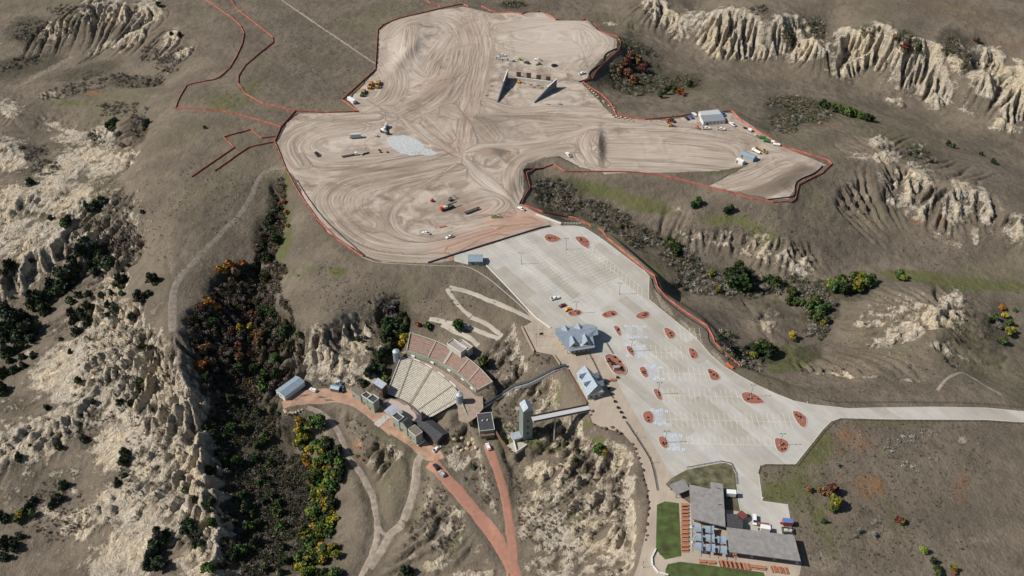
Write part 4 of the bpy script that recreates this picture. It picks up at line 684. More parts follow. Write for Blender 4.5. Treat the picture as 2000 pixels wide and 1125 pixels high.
def frame(p0, p1, z):
    a, b = Vector(P(*p0, z)), Vector(P(*p1, z)); d = b - a
    return a, math.atan2(d.y, d.x), d.length
def roofbox(name, label, cat, p0, p1, depth, zb, he, hr=0, kind='flat', wall=CRM, roof=SM, ov=.35, par=0, wins=0, doors=1, group=None, length=None):
    """front eave corners in the photo (left, right), at height zb+he; the body runs back by depth"""
    a, an, Ln = frame(p0, p1, zb + he); Ln = length or Ln; t = empty(name, (a.x, a.y, zb), an); tag(t, label, cat, group)
    D = depth; w = MB(); o = ov
    if kind == 'gx':
        w.ext([(o, -.3), (D - o, -.3), (D - o, he), (D / 2, he + hr - .1), (o, he)], o, Ln - o); w.build('wall', wall, t)
        r = MB(); hs = -hr / (D / 2) * .0; th = .22
        r.ext([(-.1, he - .05), (D / 2, he + hr), (D + .1, he - .05), (D + .1, he + th - .05), (D / 2, he + hr + th), (-.1, he + th - .05)], 0, Ln); rf = r.build('roof', roof, t)
    elif kind == 'gy':
        prof = [(o, -.3), (Ln - o, -.3), (Ln - o, he), (Ln / 2, he + hr - .1), (o, he)]
        vs = [(x, o, z) for x, z in prof] + [(x, D - o, z) for x, z in prof]; n = 5
        w.add(vs, [(i, (i + 1) % n, n + (i + 1) % n, n + i) for i in range(n)] + [tuple(range(n)), tuple(range(2 * n - 1, n - 1, -1))]); w.build('wall', wall, t)
        th = .22; pr = [(-.1, he - .05), (Ln / 2, he + hr), (Ln + .1, he - .05), (Ln + .1, he + th - .05), (Ln / 2, he + hr + th), (-.1, he + th - .05)]; n = 6; r = MB()
        vs = [(x, 0, z) for x, z in pr] + [(x, D, z) for x, z in pr]
        r.add(vs, [(i, (i + 1) % n, n + (i + 1) % n, n + i) for i in range(n)] + [tuple(range(n)), tuple(range(2 * n - 1, n - 1, -1))]); rf = r.build('roof', roof, t)
    else:
        w.box(Ln / 2, D / 2, -.4, Ln - 2 * o, D - 2 * o, he + .35); w.build('wall', wall, t)
        r = MB(); r.prism([(0, 0), (Ln, 0), (Ln, D), (0, D)], [he - .05 - .0, he - .05, he - .05 + hr, he - .05 + hr], [he + .22, he + .22, he + .22 + hr, he + .22 + hr]); rf = r.build('roof', roof, t)
        if par:
            c = [(0, 0, he + .2), (Ln, 0, he + .2), (Ln, D, he + .2), (0, D, he + .2), (0, 0, he + .2)]
            MB().strip(c, .2, 0, par).build('parapet', WHT, t)
    for i in range(wins):
        x = Ln * (i + 1) / (wins + 1); f = MB().box(x, o - .03, he * .38, 1.3, .1, 1.2).build('window', WHT, t); MB().box(x, o - .08, he * .38 + .1, 1.05, .06, 1.0).build('pane', GLS, f)
    for i in range(doors):
        x = Ln * (.2 if doors == 1 else (i + .7) / doors); MB().box(x, o - .03, -.1, 1.5, .12, 2.2).build('door', BRN, t)
    return t
def slab(name, pts, m, parent, th=.3):
    """roof plane through photo points (px,py,z), given thickness; parent-local"""
    w = [Vector((*P(a, b, z), z)) - parent.location for a, b, z in pts]; n = len(w)
    return MB().add([tuple(v) for v in w] + [(v.x, v.y, v.z - th) for v in w], [tuple(range(n)), tuple(range(2 * n - 1, n - 1, -1))] + [(i, (i + 1) % n, n + (i + 1) % n, n + i) for i in range(n)]).build(name, m, parent)
def ppoly(pts, z, parent): return [(x - parent.location.x, y - parent.location.y) for x, y in [P(a, b, z) for a, b in pts]]
def shrink(poly, k=.92):
    cx_, cy_ = sum(p[0] for p in poly) / len(poly), sum(p[1] for p in poly) / len(poly); return [(cx_ + (x - cx_) * k, cy_ + (y - cy_) * k) for x, y in poly]
def dormer(parent, px, py, z, out, wdt, dep, h, mroof=SM, mwall=CRM):
    """gabled dormer; (px,py,z) photo point of its front foot centre, out = world angle it faces"""
    x, y = P(px, py, z); c = Vector((x, y, z)) - parent.location; d = MB(); ca, sa = math.cos(out), math.sin(out)
    def T(u, v, w_): return (c.x + u * -sa + v * ca, c.y + u * ca + v * sa, c.z + w_)
    hw = wdt / 2; r = [T(-hw, .3, -.1), T(0, .3, h), T(hw, .3, -.1), T(-hw, -dep, -.1), T(0, -dep, h), T(hw, -dep, -.1)]
    k = Vector((0, 0, .18)); r2 = [tuple(Vector(v) + k) for v in r]
    d.add(r + r2, [(0, 1, 4, 3), (1, 2, 5, 4), (6, 9, 10, 7), (7, 10, 11, 8), (0, 6, 7, 1), (1, 7, 8, 2), (3, 4, 10, 9), (4, 5, 11, 10), (0, 3, 9, 6), (2, 8, 11, 5)]); o = d.build('dormer', mroof, parent)
    MB().add([T(-hw * .9, 0, -.4), T(hw * .9, 0, -.4), T(hw * .9, 0, 0), T(0, 0, h - .15), T(-hw * .9, 0, 0)] + [T(-hw * .9, -1, -.4), T(hw * .9, -1, -.4), T(hw * .9, -1, 0), T(0, -1, h - .15), T(-hw * .9, -1, 0)], [(0, 1, 2, 3, 4), (9, 8, 7, 6, 5), (0, 5, 6, 1), (1, 6, 7, 2), (2, 7, 8, 3), (3, 8, 9, 4), (4, 9, 5, 0)]).build('dormer_wall', mwall, o)
    MB().box(*T(0, .08, -.05)[:2], T(0, 0, .0)[2], .9, .9, h * .45, out).build('window', GLS, o)
    return o
# --- large gabled building
t = empty('gabled_building', (*P(1130, 668), 0)); tag(t, 'largest blue-grey metal roofed building with four pointed dormers, beside the parking lot', 'building')
ZR, ZE = 8.4, 4.2
slab('roof', [(1084, 651, ZR), (1167, 639.5, ZR), (1168.3, 653.5, 6.4), (1157.6, 656, 6.2), (1162, 678.4, ZE), (1111.7, 686.3, ZE)], SM, t); slab('roof', [(1167, 639.3, ZR), (1084, 650.8, ZR), (1085, 641, ZE), (1150, 632.5, ZE), (1160, 635, ZE + 1.2)], SM, t)
fp = ppoly([(1090, 651, ), (1112, 684), (1160, 677), (1157, 655), (1160, 648), (1150, 636), (1090, 643)], 4.0, t); MB().prism(shrink(fp, .9), -.2, 4.3).build('wall', CRM, t)
gl = shrink(ppoly([(1094, 662), (1112, 684), (1160, 677), (1157, 655), (1150, 640)], 5.0, t), .8); MB().prism(gl, 4.0, 5.2).build('upper_wall', CRM, t)
lang = math.atan2(P(1162, 678.4, ZE)[1] - P(1111.7, 686.3, ZE)[1], P(1162, 678.4, ZE)[0] - P(1111.7, 686.3, ZE)[0])
for px, py in ((1121.5, 677), (1146.5, 673.5)): dormer(t, px, py, 5.0, lang - math.pi / 2, 5.6, 6.0, 3.3)
for px, py in ((1103, 643), (1128.5, 639.5)): dormer(t, px, py, 5.2, lang + math.pi / 2, 5.2, 6.0, 3.2)
for i in range(5):
    a = Vector((fp[1][0], fp[1][1])).lerp(Vector((fp[2][0], fp[2][1])), (i + .5) / 5) * .93; f = MB().box(a.x, a.y - .1, 1.0, 1.6, .5, 1.6, lang).build('window', WHT, t); MB().box(a.x, a.y - .2, 1.15, 1.3, .5, 1.3, lang).build('pane', GLS, f)
for i in range(4):
    a = Vector((fp[0][0], fp[0][1])).lerp(Vector((fp[1][0], fp[1][1])), (i + .5) / 4) * 1.02; MB().box(a.x, a.y, 0, .5, .5, 4.4).build('porch_post', WHT, t)
# --- smaller gabled building
t = empty('gabled_building', (*P(1155, 752), 0)); tag(t, 'smaller blue-grey gabled building with two dormers on each slope, south of the largest one', 'building')
slab('roof', [(1142, 713.2, 8), (1125.2, 729.6, 4), (1147.4, 773.4, 4), (1167.2, 753, 8)], SM, t); slab('roof', [(1142, 713.2, 8.02), (1167.2, 753, 8.02), (1181.8, 766.5, 4), (1157, 727, 4)], SM, t)
fp = shrink(ppoly([(1125.2, 729.6), (1147.4, 773.4), (1181.8, 766.5), (1157, 727)], 4, t), .9); MB().prism(fp, -.2, 4.1).build('wall', CRM, t)
g_ = [Vector(fp[1]), Vector(fp[2])]; rg_ = ppoly([(1142, 713.2), (1167.2, 753)], 8, t); mdl = Vector(rg_[0]).lerp(Vector(rg_[1]), .93); bk = Vector(rg_[0]).lerp(Vector(rg_[1]), .07)
MB().add([(*g_[0], 4), (*g_[1], 4), (*mdl, 7.0), (*fp[0], 4), (*fp[3], 4), (*bk, 7.0)], [(0, 1, 2), (5, 4, 3), (0, 2, 5, 3), (1, 4, 5, 2)]).build('gable_wall', CRM, t)
ra = math.atan2(P(1167.2, 753, 8)[1] - P(1142, 713.2, 8)[1], P(1167.2, 753, 8)[0] - P(1142, 713.2, 8)[0])
for k, sg in ((.30, -1), (.68, -1), (.42, 1), (.8, 1)):
    rx, ry = P(1142 + 25.2 * k, 713.2 + 39.8 * k, 8); oa = ra + sg * math.pi / 2; X_, Y_ = rx + math.cos(oa) * 4.6, ry + math.sin(oa) * 4.6; u, v = proj(X_, Y_, 4.9); dormer(t, u, v, 4.9, oa, 3.8, 3.6, 2.4)
for i in range(3): a = g_[0].lerp(g_[1], (i + .7) / 3); MB().box(a.x, a.y, .9, 1.3, .4, 1.5, math.atan2((g_[1] - g_[0]).y, (g_[1] - g_[0]).x)).build('window', GLS, t)
# --- sheds and barns
roofbox('metal_shed', 'small blue metal shed at the upper left corner of the parking lot', 'shed', (913.7, 511.3), (943, 511.3), 7.4, 0, 3.0, 1.1, 'gx', SMW, SMB, .1, doors=2)
roofbox('metal_barn', 'long blue-grey metal barn above the gully at the end of the yard', 'barn', (538.1, 763.1), (555.6, 775.6), 15.4, -31, 3.4, 1.3, 'gy', WHT, SMB, .15, doors=1, wins=1)
roofbox('storage_shed', 'little grey shed beside the blue boom lift', 'shed', (643.8, 758.5), (661.2, 762.2), 3.4, -31, 2.5, .8, 'gx', mat('weathered_brown_siding', (.16, .125, .10), .9), SMB, .15)
# --- theatre backdrop buildings
roofbox('stage_building', 'sage green false-front block with brown roof, left end of the stage set', 'stage set', (685, 761.5), (704, 775), 3.6, -31, 5.2, .6, 'flat', GRN, mat('brown_shingle', (.16, .125, .10), .9, var=.2), .05, wins=2)
roofbox('stage_building', 'sage green false-front with white parapet in the middle of the left stage set', 'stage set', (706.5, 773.5), (716.5, 780), 3.8, -31, 6.8, 0, 'flat', GRN, DRF, .05, par=.7, wins=1)
roofbox('stage_building', 'tall sage green false-front with white parapet at the right of the left stage set', 'stage set', (717.2, 780.5), (729.2, 788.6), 4.6, -31, 8.0, 0, 'flat', GRN, DRF, .05, par=.8, wins=2)
roofbox('stage_building', 'sage green block with dark roof beside the curved stage canopy', 'stage set', (765.6, 814), (778.8, 824), 4.0, -30.5, 7.2, 0, 'flat', GRN, DRF, .05, par=.7, wins=2)
roofbox('stage_building', 'gabled sage green front in the middle of the right stage set', 'stage set', (780, 825), (794, 836), 4.6, -30.5, 6.6, 2.2, 'gy', GRN, DRF, .1, wins=1)
roofbox('stage_building', 'sage green front with brown roof and red end wall behind the parked trucks', 'stage set', (797, 840), (812, 853.4), 4.8, -30.5, 6.6, .5, 'flat', GRN, mat('brown_shingle', (.16, .125, .10)), .05, par=.5, wins=2)
roofbox('backstage_hall', 'long hall with a dark charcoal gabled roof behind the stage', 'hall', (806, 825), (853.8, 863), 8.8, -30, 3.6, 1.9, 'gx', mat('dark_brown_siding', (.09, .055, .045), .85), DRF, .5, doors=2)
x, y = P(823, 806, -20.4); t = empty('red_tower', (x, y, -29.5), R(-44)); tag(t, 'small barn-red tower with a dark pyramid roof next to the lower seats', 'tower')
MB().box(0, 0, -.3, 3.6, 3.6, 6.8).build('wall', RDW, t); MB().add([(-2.4, -2.4, 6.4), (2.4, -2.4, 6.4), (2.4, 2.4, 6.4), (-2.4, 2.4, 6.4), (0, 0, 8.8)], [(3, 2, 1, 0), (0, 1, 4), (1, 2, 4), (2, 3, 4), (3, 0, 4)]).build('roof', DRF, t)
for s in (-1, 1): MB().box(s * .8, -1.83, 3.6, .8, .1, 1.4).build('window', GLS, t)
# stage floor and canopy
c6 = lambda *p: q(740, 740, 7.03, *p)
stg = c6((105, 345), (165, 280), (265, 310), (350, 365), (400, 358), (432, 385), (440, 420), (490, 460), (535, 540), (500, 585), (400, 605), (280, 490), (120, 400))
sur = c6((40, 300), (165, 265), (280, 285), (370, 330), (450, 385), (500, 420), (560, 480), (600, 540), (520, 640), (400, 640), (250, 540), (60, 380))
a = P(790, 790, -29.5); t = empty('stage', (*a, -29.8)); tag(t, 'curved tan stage floor in front of the cream benches', 'stage')
MB().prism(ppoly(sur, -29.4, t), -1, .3).build('surround', mat('mauve_concrete', (.21, .165, .15), .9, var=.1), t); MB().prism(ppoly(stg, -29.2, t), .2, .75).build('floor', SCR, t)
x, y = P(768, 806, -24.5); t = empty('stage_canopy', (x, y, -30.2), R(-40)); tag(t, 'rounded grey metal canopy over the back of the stage', 'canopy')
cv = []; n = 10
for j in range(2):
    for i in range(n + 1): u = -4.6 + 9.2 * i / n; cv.append((u, -3.2 + 6.6 * j, 6.0 + 1.3 * math.cos(u / 4.6 * 1.2) - .0 * j))
pn = len(cv); cv2 = cv + [(a_, b_, c_ - .2) for a_, b_, c_ in cv]; m1 = n + 1
MB().add(cv2, [(i, i + 1, m1 + i + 1, m1 + i) for i in range(n)] + [(pn + i, pn + m1 + i, pn + m1 + i + 1, pn + i + 1) for i in range(n)] + [(i, pn + i, pn + i + 1, i + 1) for i in range(n)] + [(m1 + i, m1 + i + 1, pn + m1 + i + 1, pn + m1 + i) for i in range(n)] + [(0, m1, pn + m1, pn), (n, pn + n, pn + 2 * n + 1, 2 * n + 1)]).build('roof', SMW, t)
for sx in (-4, 4):
    for sy in (-2.8, 3.0): MB().cyl((sx, sy, 0), (sx, sy, 6.4), .12).build('post', STEEL, t)
roofbox('lighting_booth', 'tall dark lighting booth with a pale metal roof left of the lower seats', 'booth', (728, 748), (746, 760), 4.2, -30, 7.5, .9, 'flat', mat('dark_brown_siding', (.09, .055, .045)), SMW, .1, wins=2)
# ticket strip across the yard
x0, x1 = W(757, 813), W(735, 832); MB().strip([(*x0[:2], -30.9), (*x1[:2], -30.9)], 4.2, .0, .12).build('concrete_strip', CON)['kind'] = 'structure'
# --- silos
for (px, py, z, r_, h, lb) in ((775, 701, -20, 2.0, 6.5, 'corrugated steel silo between the trees and the upper left benches'), (898, 786, -18.2, 2.1, 6.8, 'corrugated steel silo standing at the right end of the lower seats')):
    x, y = P(px, py, z); t = empty('steel_silo', (x, y, z)); tag(t, lb, 'silo', 'steel silos at the ends of the seating')
    MB().cyl((0, 0, -1), (0, 0, h), r_, n=20).build('drum', CRG, t, smooth=False); MB().cyl((0, 0, h), (0, 0, h + 1.0), r_ + .1, .25, 20).build('cone_roof', SMW, t); MB().cyl((0, 0, h * .5), (0, 0, h * .54), r_ + .06, n=20).build('hoop', STEEL, t)
# --- grandstands
def arc(pts, n): return [Vector(v) for v in catmull([(a, b) for a, b in pts], n)]
def pick(ar, t): f = t * (len(ar) - 1); i = min(int(f), len(ar) - 2); return ar[i].lerp(ar[i + 1], f - i)
def stand(name, label, front, back, zf, zb, rows, aisles, mbench, mdeck, bw=.55, group=None):
    F_ = arc([P(*p, zf) for p in front], 6); B_ = arc([P(*p, zb) for p in back], 6); c = pick(F_, .5).lerp(pick(B_, .5), .5); t = empty(name, (c.x, c.y, zf)); tag(t, label, 'grandstand', group)
    K = 48; mb = MB()
    def pt(s, r): v = pick(F_, s).lerp(pick(B_, s), r) - c; return v
    for r in range(rows):
        z = (zb - zf) * r / rows; z2 = (zb - zf) * (r + 1) / rows
        for k in range(K):
            a, b, c_, d = pt(k / K, r / rows), pt((k + 1) / K, r / rows), pt((k + 1) / K, (r + 1) / rows), pt(k / K, (r + 1) / rows)
            mb.add([(*a, z), (*b, z), (*c_, z), (*d, z), (*d, z2), (*c_, z2)], [(0, 1, 2, 3), (3, 2, 5, 4)])
    for s in (0, 1):
        A, B = pt(s, 0), pt(s, 1); mb.add([(*A, -3), (*B, -3), (*B, zb - zf), (*A, 0)], [(0, 1, 2, 3)])
    for k in range(K):
        a, b = pt(k / K, 1), pt((k + 1) / K, 1); mb.add([(*a, -3), (*b, -3), (*b, zb - zf), (*a, zb - zf)], [(0, 1, 2, 3)])
    mb.build('terraced_deck', mdeck, t)
    for r in range(rows):
        z = (zb - zf) * r / rows; m_ = MB()
        pl = [(*pt(j / 40, (r + .45) / rows), z) for j in range(41)]; L_ = [Vector(p) for p in pl]; vs = []
        for j, p in enumerate(L_):
            d = (L_[min(j + 1, 40)] - L_[max(j - 1, 0)]); nn = Vector((-d.y, d.x, 0)).normalized() * (bw / 2); vs += [p - nn + Vector((0, 0, .05)), p + nn + Vector((0, 0, .05)), p + nn + Vector((0, 0, .48)), p - nn + Vector((0, 0, .48))]
        m_.add(vs, [(4 * j + a, 4 * j + (a + 1) % 4, 4 * j + 4 + (a + 1) % 4, 4 * j + 4 + a) for j in range(40) for a in range(4)] + [(0, 1, 2, 3), (163, 162, 161, 160)]); m_.build('bench_row', mbench, t)
    for i, a_ in enumerate(aisles[1:-1]):
        MB().strip([(*pt(a_, r / 12), (zb - zf) * r / 12) for r in range(13)], 0.6 if i != 1 else 1.5, .1, .62).build('aisle', mdeck, t)
    return t, pt
BEN = mat('cream_bench_boards', (.52, .475, .395), .8, var=.14, scale=.7); RBN = mat('red_brown_bench_boards', (.30, .17, .135), .85, var=.2, scale=.7); DCK = mat('stand_deck_concrete', (.23, .205, .17), .9, var=.12, scale=.6)
lo, lpt = stand('lower_grandstand', 'lower fan of cream benches rising from the stage', c5b((285, 632), (425, 690), (500, 742), (578, 832)), c5b((392, 358), (470, 385), (580, 435), (700, 518), (800, 612), (812, 700)), -29.2, -18.4, 25, [0, .2, .45, .72, .9, 1], BEN, DCK, .58)
MB().strip([(*lpt(0, r / 6), 10.8 * r / 6) for r in range(7)], .25, -.3, 1.1).build('side_rail', WHT, lo); MB().strip([(*lpt(1, r / 6), 10.8 * r / 6) for r in range(7)], .25, -.3, 1.1).build('side_rail', DKM, lo)
for k in range(5): MB().strip([(*lpt(.22 + .15 * k + j * .012, 1.02), 10.8) for j in range(8)], .7, 0, .9).build('rear_planter', WHT, lo)
up, upt = stand('upper_grandstand', 'upper curved stand of red-brown benches behind the concourse', c5b((430, 322), (540, 362), (660, 402), (770, 462), (870, 537), (940, 612)), c5b((455, 192), (600, 238), (720, 288), (850, 362), (950, 438), (1055, 550)), -15.2, -10.6, 9, [0, .27, .47, .66, .82, 1], RBN, mat('pale_deck', (.36, .32, .27), .9, var=.1), .6)
MB().strip([(*upt(k / 20, -.02), 0) for k in range(21)], .35, -4.2, 1.0).build('front_wall', GRN, up)
MB().strip([(*upt(k / 20, 1.03), 4.6) for k in range(21)], .25, -5, .5).build('rear_wall', CRM, up); MB().strip([(*upt(1.0, r / 5), 4.6 * r / 5) for r in range(6)], .25, -4.2, .6).build('end_wall', CRM, up); MB().strip([(*upt(0, r / 5), 4.6 * r / 5) for r in range(6)], .35, -4.2, 1.0).build('end_wall', CRM, up)
for k in (.1, .33, .55, .74, .9):
    v = upt(k, -.06); MB().box(v.x, v.y, -3.0, 2.4, .8, 2.0, R(-30 - 25 * k)).build('door', WHT, up)
roofbox('control_booth', 'two-storey cream control booth at the back of the upper benches', 'booth', (873, 672), (900, 690), 5.2, -16.0, 8.6, 0, 'flat', CRM, mat('pale_brown_roof', (.30, .26, .23)), .05, par=.7, wins=3)
roofbox('control_annex', 'short annex with pale roof beside the control booth', 'booth', (893, 671), (914, 685), 4.0, -12.5, 5.0, 0, 'flat', CRM, mat('pale_brown_roof', (.30, .26, .23)), .05, par=.5, wins=1, doors=0)
o = flat_poly('concourse', [P(a, b, -17.6) for a, b in c5b((390, 330), (440, 310), (560, 365), (680, 405), (790, 470), (880, 560), (940, 625), (985, 640), (990, 740), (930, 810), (870, 850), (810, 830), (800, 700), (820, 690), (812, 610), (700, 515), (580, 432), (470, 382))], -17.7, mat('concourse_pavers', (.31, .235, .18), .9, var=.12, scale=.4))
# --- building with dark flat roof and brown balcony
t = roofbox('service_building', 'sage walled building with a dark flat roof and brown balcony above the upper red road', 'building', (936.5, 843), (966, 839.5), 12.5, -22.5, 5.0, 0, 'flat', GRN, DRF, .1, par=.35, doors=0)
an = t.rotation_euler.z; MB().box(4.2, -1.2, 2.6, 7.6, 2.4, .25).build('balcony', BRN, t); MB().box(4.2, -2.4, 2.6, 7.6, .15, 1.1).build('railing', BRN, t); MB().box(4.2, -.6, -.2, 7.2, 1.1, 2.5).build('porch_wall', GRN, t)
for x in (2.5, 5.2): MB().cyl((x, 7, 5), (x, 7, 6.0), .35).build('roof_vent', WHT, t)
# --- elevator tower and its bridge
zb = -21.0; ax_t = P(1020, 862, zb); bx_t = P(1036, 860.5, zb); t = empty('elevator_tower', (*ax_t, zb)); tag(t, 'tall slender green tower with a pale peaked roof', 'tower')
cs = [Vector(P(*p, 1.5)) - Vector(ax_t) for p in ((1028.5, 815), (1041.5, 808.5))]; e1 = (cs[1] - cs[0]); an = math.atan2(e1.y, e1.x)
fpx = [Vector((0.3, 0)) * 1.2, Vector((4.6, 1.2)) * 1.2, Vector((3.2, 6.4)) * 1.2, Vector((-1.4, 5.0)) * 1.2]
MB().prism([tuple(v) for v in fpx], -1, 23.5).build('shaft', TWG, t)
cmid = (fpx[0] + fpx[1] + fpx[2] + fpx[3]) / 4; f0, f1 = (fpx[0] + fpx[1]) / 2, (fpx[2] + fpx[3]) / 2
MB().add([(*fpx[0] * 1.04, 23.4), (*fpx[1] * 1.04, 23.4), (*fpx[2] * 1.04, 23.4), (*fpx[3] * 1.04, 23.4), (*(f0), 26.0), (*(f1), 26.0)], [(3, 2, 1, 0), (0, 4, 5, 3), (1, 2, 5, 4), (0, 1, 4), (2, 3, 5)]).build('roof', SMW, t)
MB().box(-3.2, 1.6, -1, 4.6, 4.2, 3.8, R(20)).build('lobby', CRM, t); MB().box(-3.2, 1.6, 2.8, 5.2, 4.8, .25, R(20)).build('lobby_roof', SMW, t)
for z in (5, 10, 15): MB().box(2.95, .55, z, 1.0, .1, 1.6, math.atan2(1.2, 4.3)).build('window', GLS, t)
ba, bb = P(1040, 819.5), P(1151, 797); t = empty('tower_bridge', (*bb, 0)); tag(t, 'pale footbridge from the plaza to the green tower', 'bridge'); v = Vector(ba) - Vector(bb)
MB().strip([(0, 0, 0), (v.x, v.y, 0)], 4.0, -.6, .1).build('deck', mat('bridge_deck', (.45, .45, .45), .8, var=.1), t)
nn = Vector((-v.y, v.x)).normalized()
for s in (-1, 1): MB().strip([(nn.x * 2 * s, nn.y * 2 * s, 0), (v.x + nn.x * 2 * s, v.y + nn.y * 2 * s, 0)], .1, .1, 1.2).build('railing', mat('rail_brown', (.12, .08, .06)), t)
for k in (.3, .6): c_ = v * k; g = float(Hgt(bb[0] + c_.x, bb[1] + c_.y)); MB().cyl((c_.x, c_.y, g - 1), (c_.x, c_.y, -.5), .4).build('pier', CON, t)
# --- covered stairway
spx = [(1105, 717, .2), (1084, 724, -3.2), (1060, 736, -6.5), (1034, 750, -9.6), (1018, 755, -11), (1006, 757, -11.6), (980, 773, -14.5), (950, 791, -17.3), (934, 800, -18)]
w = []
for a, b, z in spx: v = W(a, b); w.append(Vector((v[0], v[1], v[2] + .6)))
t = empty('covered_stairway', w[0]); tag(t, 'long covered stairway with dark roof stepping down from the plaza', 'stairway'); w = [p - w[0] for p in w]
MB().strip(w, 2.3, -2.0, .5).build('base_wall', WHT, t); MB().strip(w, 1.5, 1.3, 1.5).build('roof', DRF, t); MB().strip(w, 2.1, .5, .75).build('rail', STEEL, t); MB().strip(w, 1.3, .6, 1.3).build('glazing', mat('dark_glazing', (.05, .055, .06), .4), t)
# --- retaining walls round the plaza
def wallrun(label, pts, h0, h1, m=CON, wd=.5, name='retaining_wall'):
    w = [Vector((*P(*p[:2], p[2] if len(p) > 2 else 0), p[2] if len(p) > 2 else 0)) for p in pts]; t = MB(); o = w[0]; t.strip([p - o for p in w], wd, h0, h1); ob = t.build(name, m); ob.location = o; tag(ob, label, 'wall'); return ob
wallrun('tan parapet wall along the upper left edge of the plaza', [(1019, 639), (1043, 687)], -2, 1.1, TAN); wallrun('short parapet wall between the plaza and the covered stairway', [(1081, 694), (1094, 713)], -2, 1.1, TAN)
wallrun('dark parapet wall running behind the smaller gabled building', [(1107, 721), (1146, 789)], -2, 1.0, BRN); wallrun('white edge wall from the small blue shed down the left side of the lot', [(950, 519), (988, 558), (1024, 597), (1048, 622), (1075, 641)], -.5, .7, WHT, .4)
wallrun('low black barrier wall between the graded dirt and the parking lot', [(836, 514), (940, 481), (1056, 445.3), (1075, 442)], -.2, .95, mat('black_barrier', (.05, .05, .065), .7), .6)
wallrun('row of white concrete barriers beside the lot entrance', [(1046.5, 419.8), (1070, 428), (1096, 437.6)], -.1, 1.0, WHT, .8, 'concrete_barrier'); wallrun('dark green sloping wall by the concourse and the service building', [(900, 785, -18), (913, 815, -19), (922, 825, -20)], -2, 1.6, GRN, .5)
wallrun('brown wall from the service building to the foot of the tower', [(969, 845, -20), (985, 872, -20.5), (995, 879, -20.5)], -1, 1.5, BRN, .5); wallrun('white wall ending at the foot of the tower', [(1003, 860, -20), (1009, 884, -20.5), (1028, 871, -20.5)], -1, 1.2, WHT, .4)
flat_poly('tower_forecourt', [P(a, b, -20.3) for a, b in ((985, 872), (1005, 862), (1022, 864), (1030, 868), (1008, 884), (994, 878))], -20.3, PTH)
wallrun('curved stone wall at the bottom of the promenade', [(1281, 1073), (1273, 1090), (1274, 1105), (1286, 1119), (1305, 1124)], 0, .8, WHT, .6)
# --- pavilion
t = empty('dining_pavilion', (*P(1400, 1010), 0)); tag(t, 'sprawling L-shaped pavilion with flat grey roofs at the bottom of the photo', 'building'); HR = 4.9
def roofprism(name, pts, z, m=GRF, th=.5): return MB().prism(ppoly(pts, z, t), z - th, z).build(name, m, t)
roofprism('main_roof', [(1346, 946), (1388, 955), (1388, 941), (1412, 945), (1417, 1028.8), (1351, 1013)], HR); roofprism('long_roof', [(1419, 1029.5), (1551, 1046), (1564, 1096), (1425, 1078)], HR + .15); roofprism('link_roof', [(1416, 1003), (1438, 1004), (1451, 1018), (1451, 1032.8), (1419, 1029)], HR - .9, DRF)
for pts in ([(1352, 952), (1385, 960), (1392, 948), (1408, 950), (1411, 1020), (1356, 1008)], [(1424, 1034), (1545, 1049), (1552, 1072), (1430, 1058)], [(1418, 1006), (1436, 1007), (1447, 1019), (1447, 1029), (1420, 1026)]):
    MB().prism(ppoly(pts, HR - .5 if pts[0][0] != 1418 else HR - 1.4, t), -.1, HR - .45 if pts[0][0] != 1418 else HR - 1.35).build('wall', mat('brown_pavilion_wall', (.14, .10, .075), .85), t)
for px, py in ((1427, 1083), (1468, 1087), (1512, 1092), (1556, 1099), (1351, 1030), (1353, 1060), (1378, 1078)):
    x, y = P(px, py); x -= t.location.x; y -= t.location.y; c_ = MB().box(x, y, 0, 1.3, 1.3, .5).build('column', WHT, t)
    for dx, dy in ((-.5, 1.2), (.5, 1.2), (0, .3)): MB().cyl((x, y, .4), (x + dx * 1.6, y + dy, HR - .6), .12).build('strut', WHT, c_)
for i in range(5):
    f = ((1352, 1020), (1427, 1036)); a_ = Vector(P(1352 + i * 18, 1017 + i * 3.4, HR - .6)) - t.location.xy; b_ = Vector(P(1352 + i * 17 + 2, 1078 + i * 2, HR - .6)) - t.location.xy; MB().cyl((*a_, HR - .7), (*b_, HR - .9), .1).build('beam', DKM, t)
for px, py in ((1402, 954), (1405, 986)): x, y = Vector(P(px, py, HR)) - t.location.xy; MB().box(x, y, HR, 1.4, .3, .5).build('roof_vent', STEEL, t)
SAIL = mat('blue_grey_shade_cloth', (.24, .30, .36), .9, var=.08)
sl = [('upper left', 515, 655), ('upper right', 630, 670), ('middle row left', 520, 745), ('middle row centre', 635, 755), ('middle row right', 750, 772), ('bottom row left', 525, 835), ('bottom row centre', 640, 850), ('bottom row right', 755, 867)]
for nm, a_, b_ in sl:
    x, y = P(1260 + a_ / 5, 900 + b_ / 5, 3.6); V = []; n = 8; o = empty('shade_sail', (x, y, 0), R(-7)); tag(o, f'blue-grey square shade sail in the {nm} of the pavilion courtyard', 'shade sail', 'shade sails over the pavilion courtyard')
    for j in range(n + 1):
        for i in range(n + 1):
            u, v = -1 + 2 * i / n, -1 + 2 * j / n; V.append((u * 2.15 * (1 - .10 * (1 - v * v)), v * 2.15 * (1 - .10 * (1 - u * u)), 3.6 + .35 * u * v))
    k = len(V); V2 = V + [(a, b, c - .04) for a, b, c in V]; F = [(j * (n + 1) + i, j * (n + 1) + i + 1, (j + 1) * (n + 1) + i + 1, (j + 1) * (n + 1) + i) for j in range(n) for i in range(n)]
    np_mesh('cloth', V2, F + [tuple(x + k for x in f[::-1]) for f in F], SAIL, True, o)
    for sx in (-1, 1): MB().cyl((sx * 2.3, 2.3, 0), (sx * 2.3, 2.3, 3.9), .07, n=6).build('post', DKM, o)
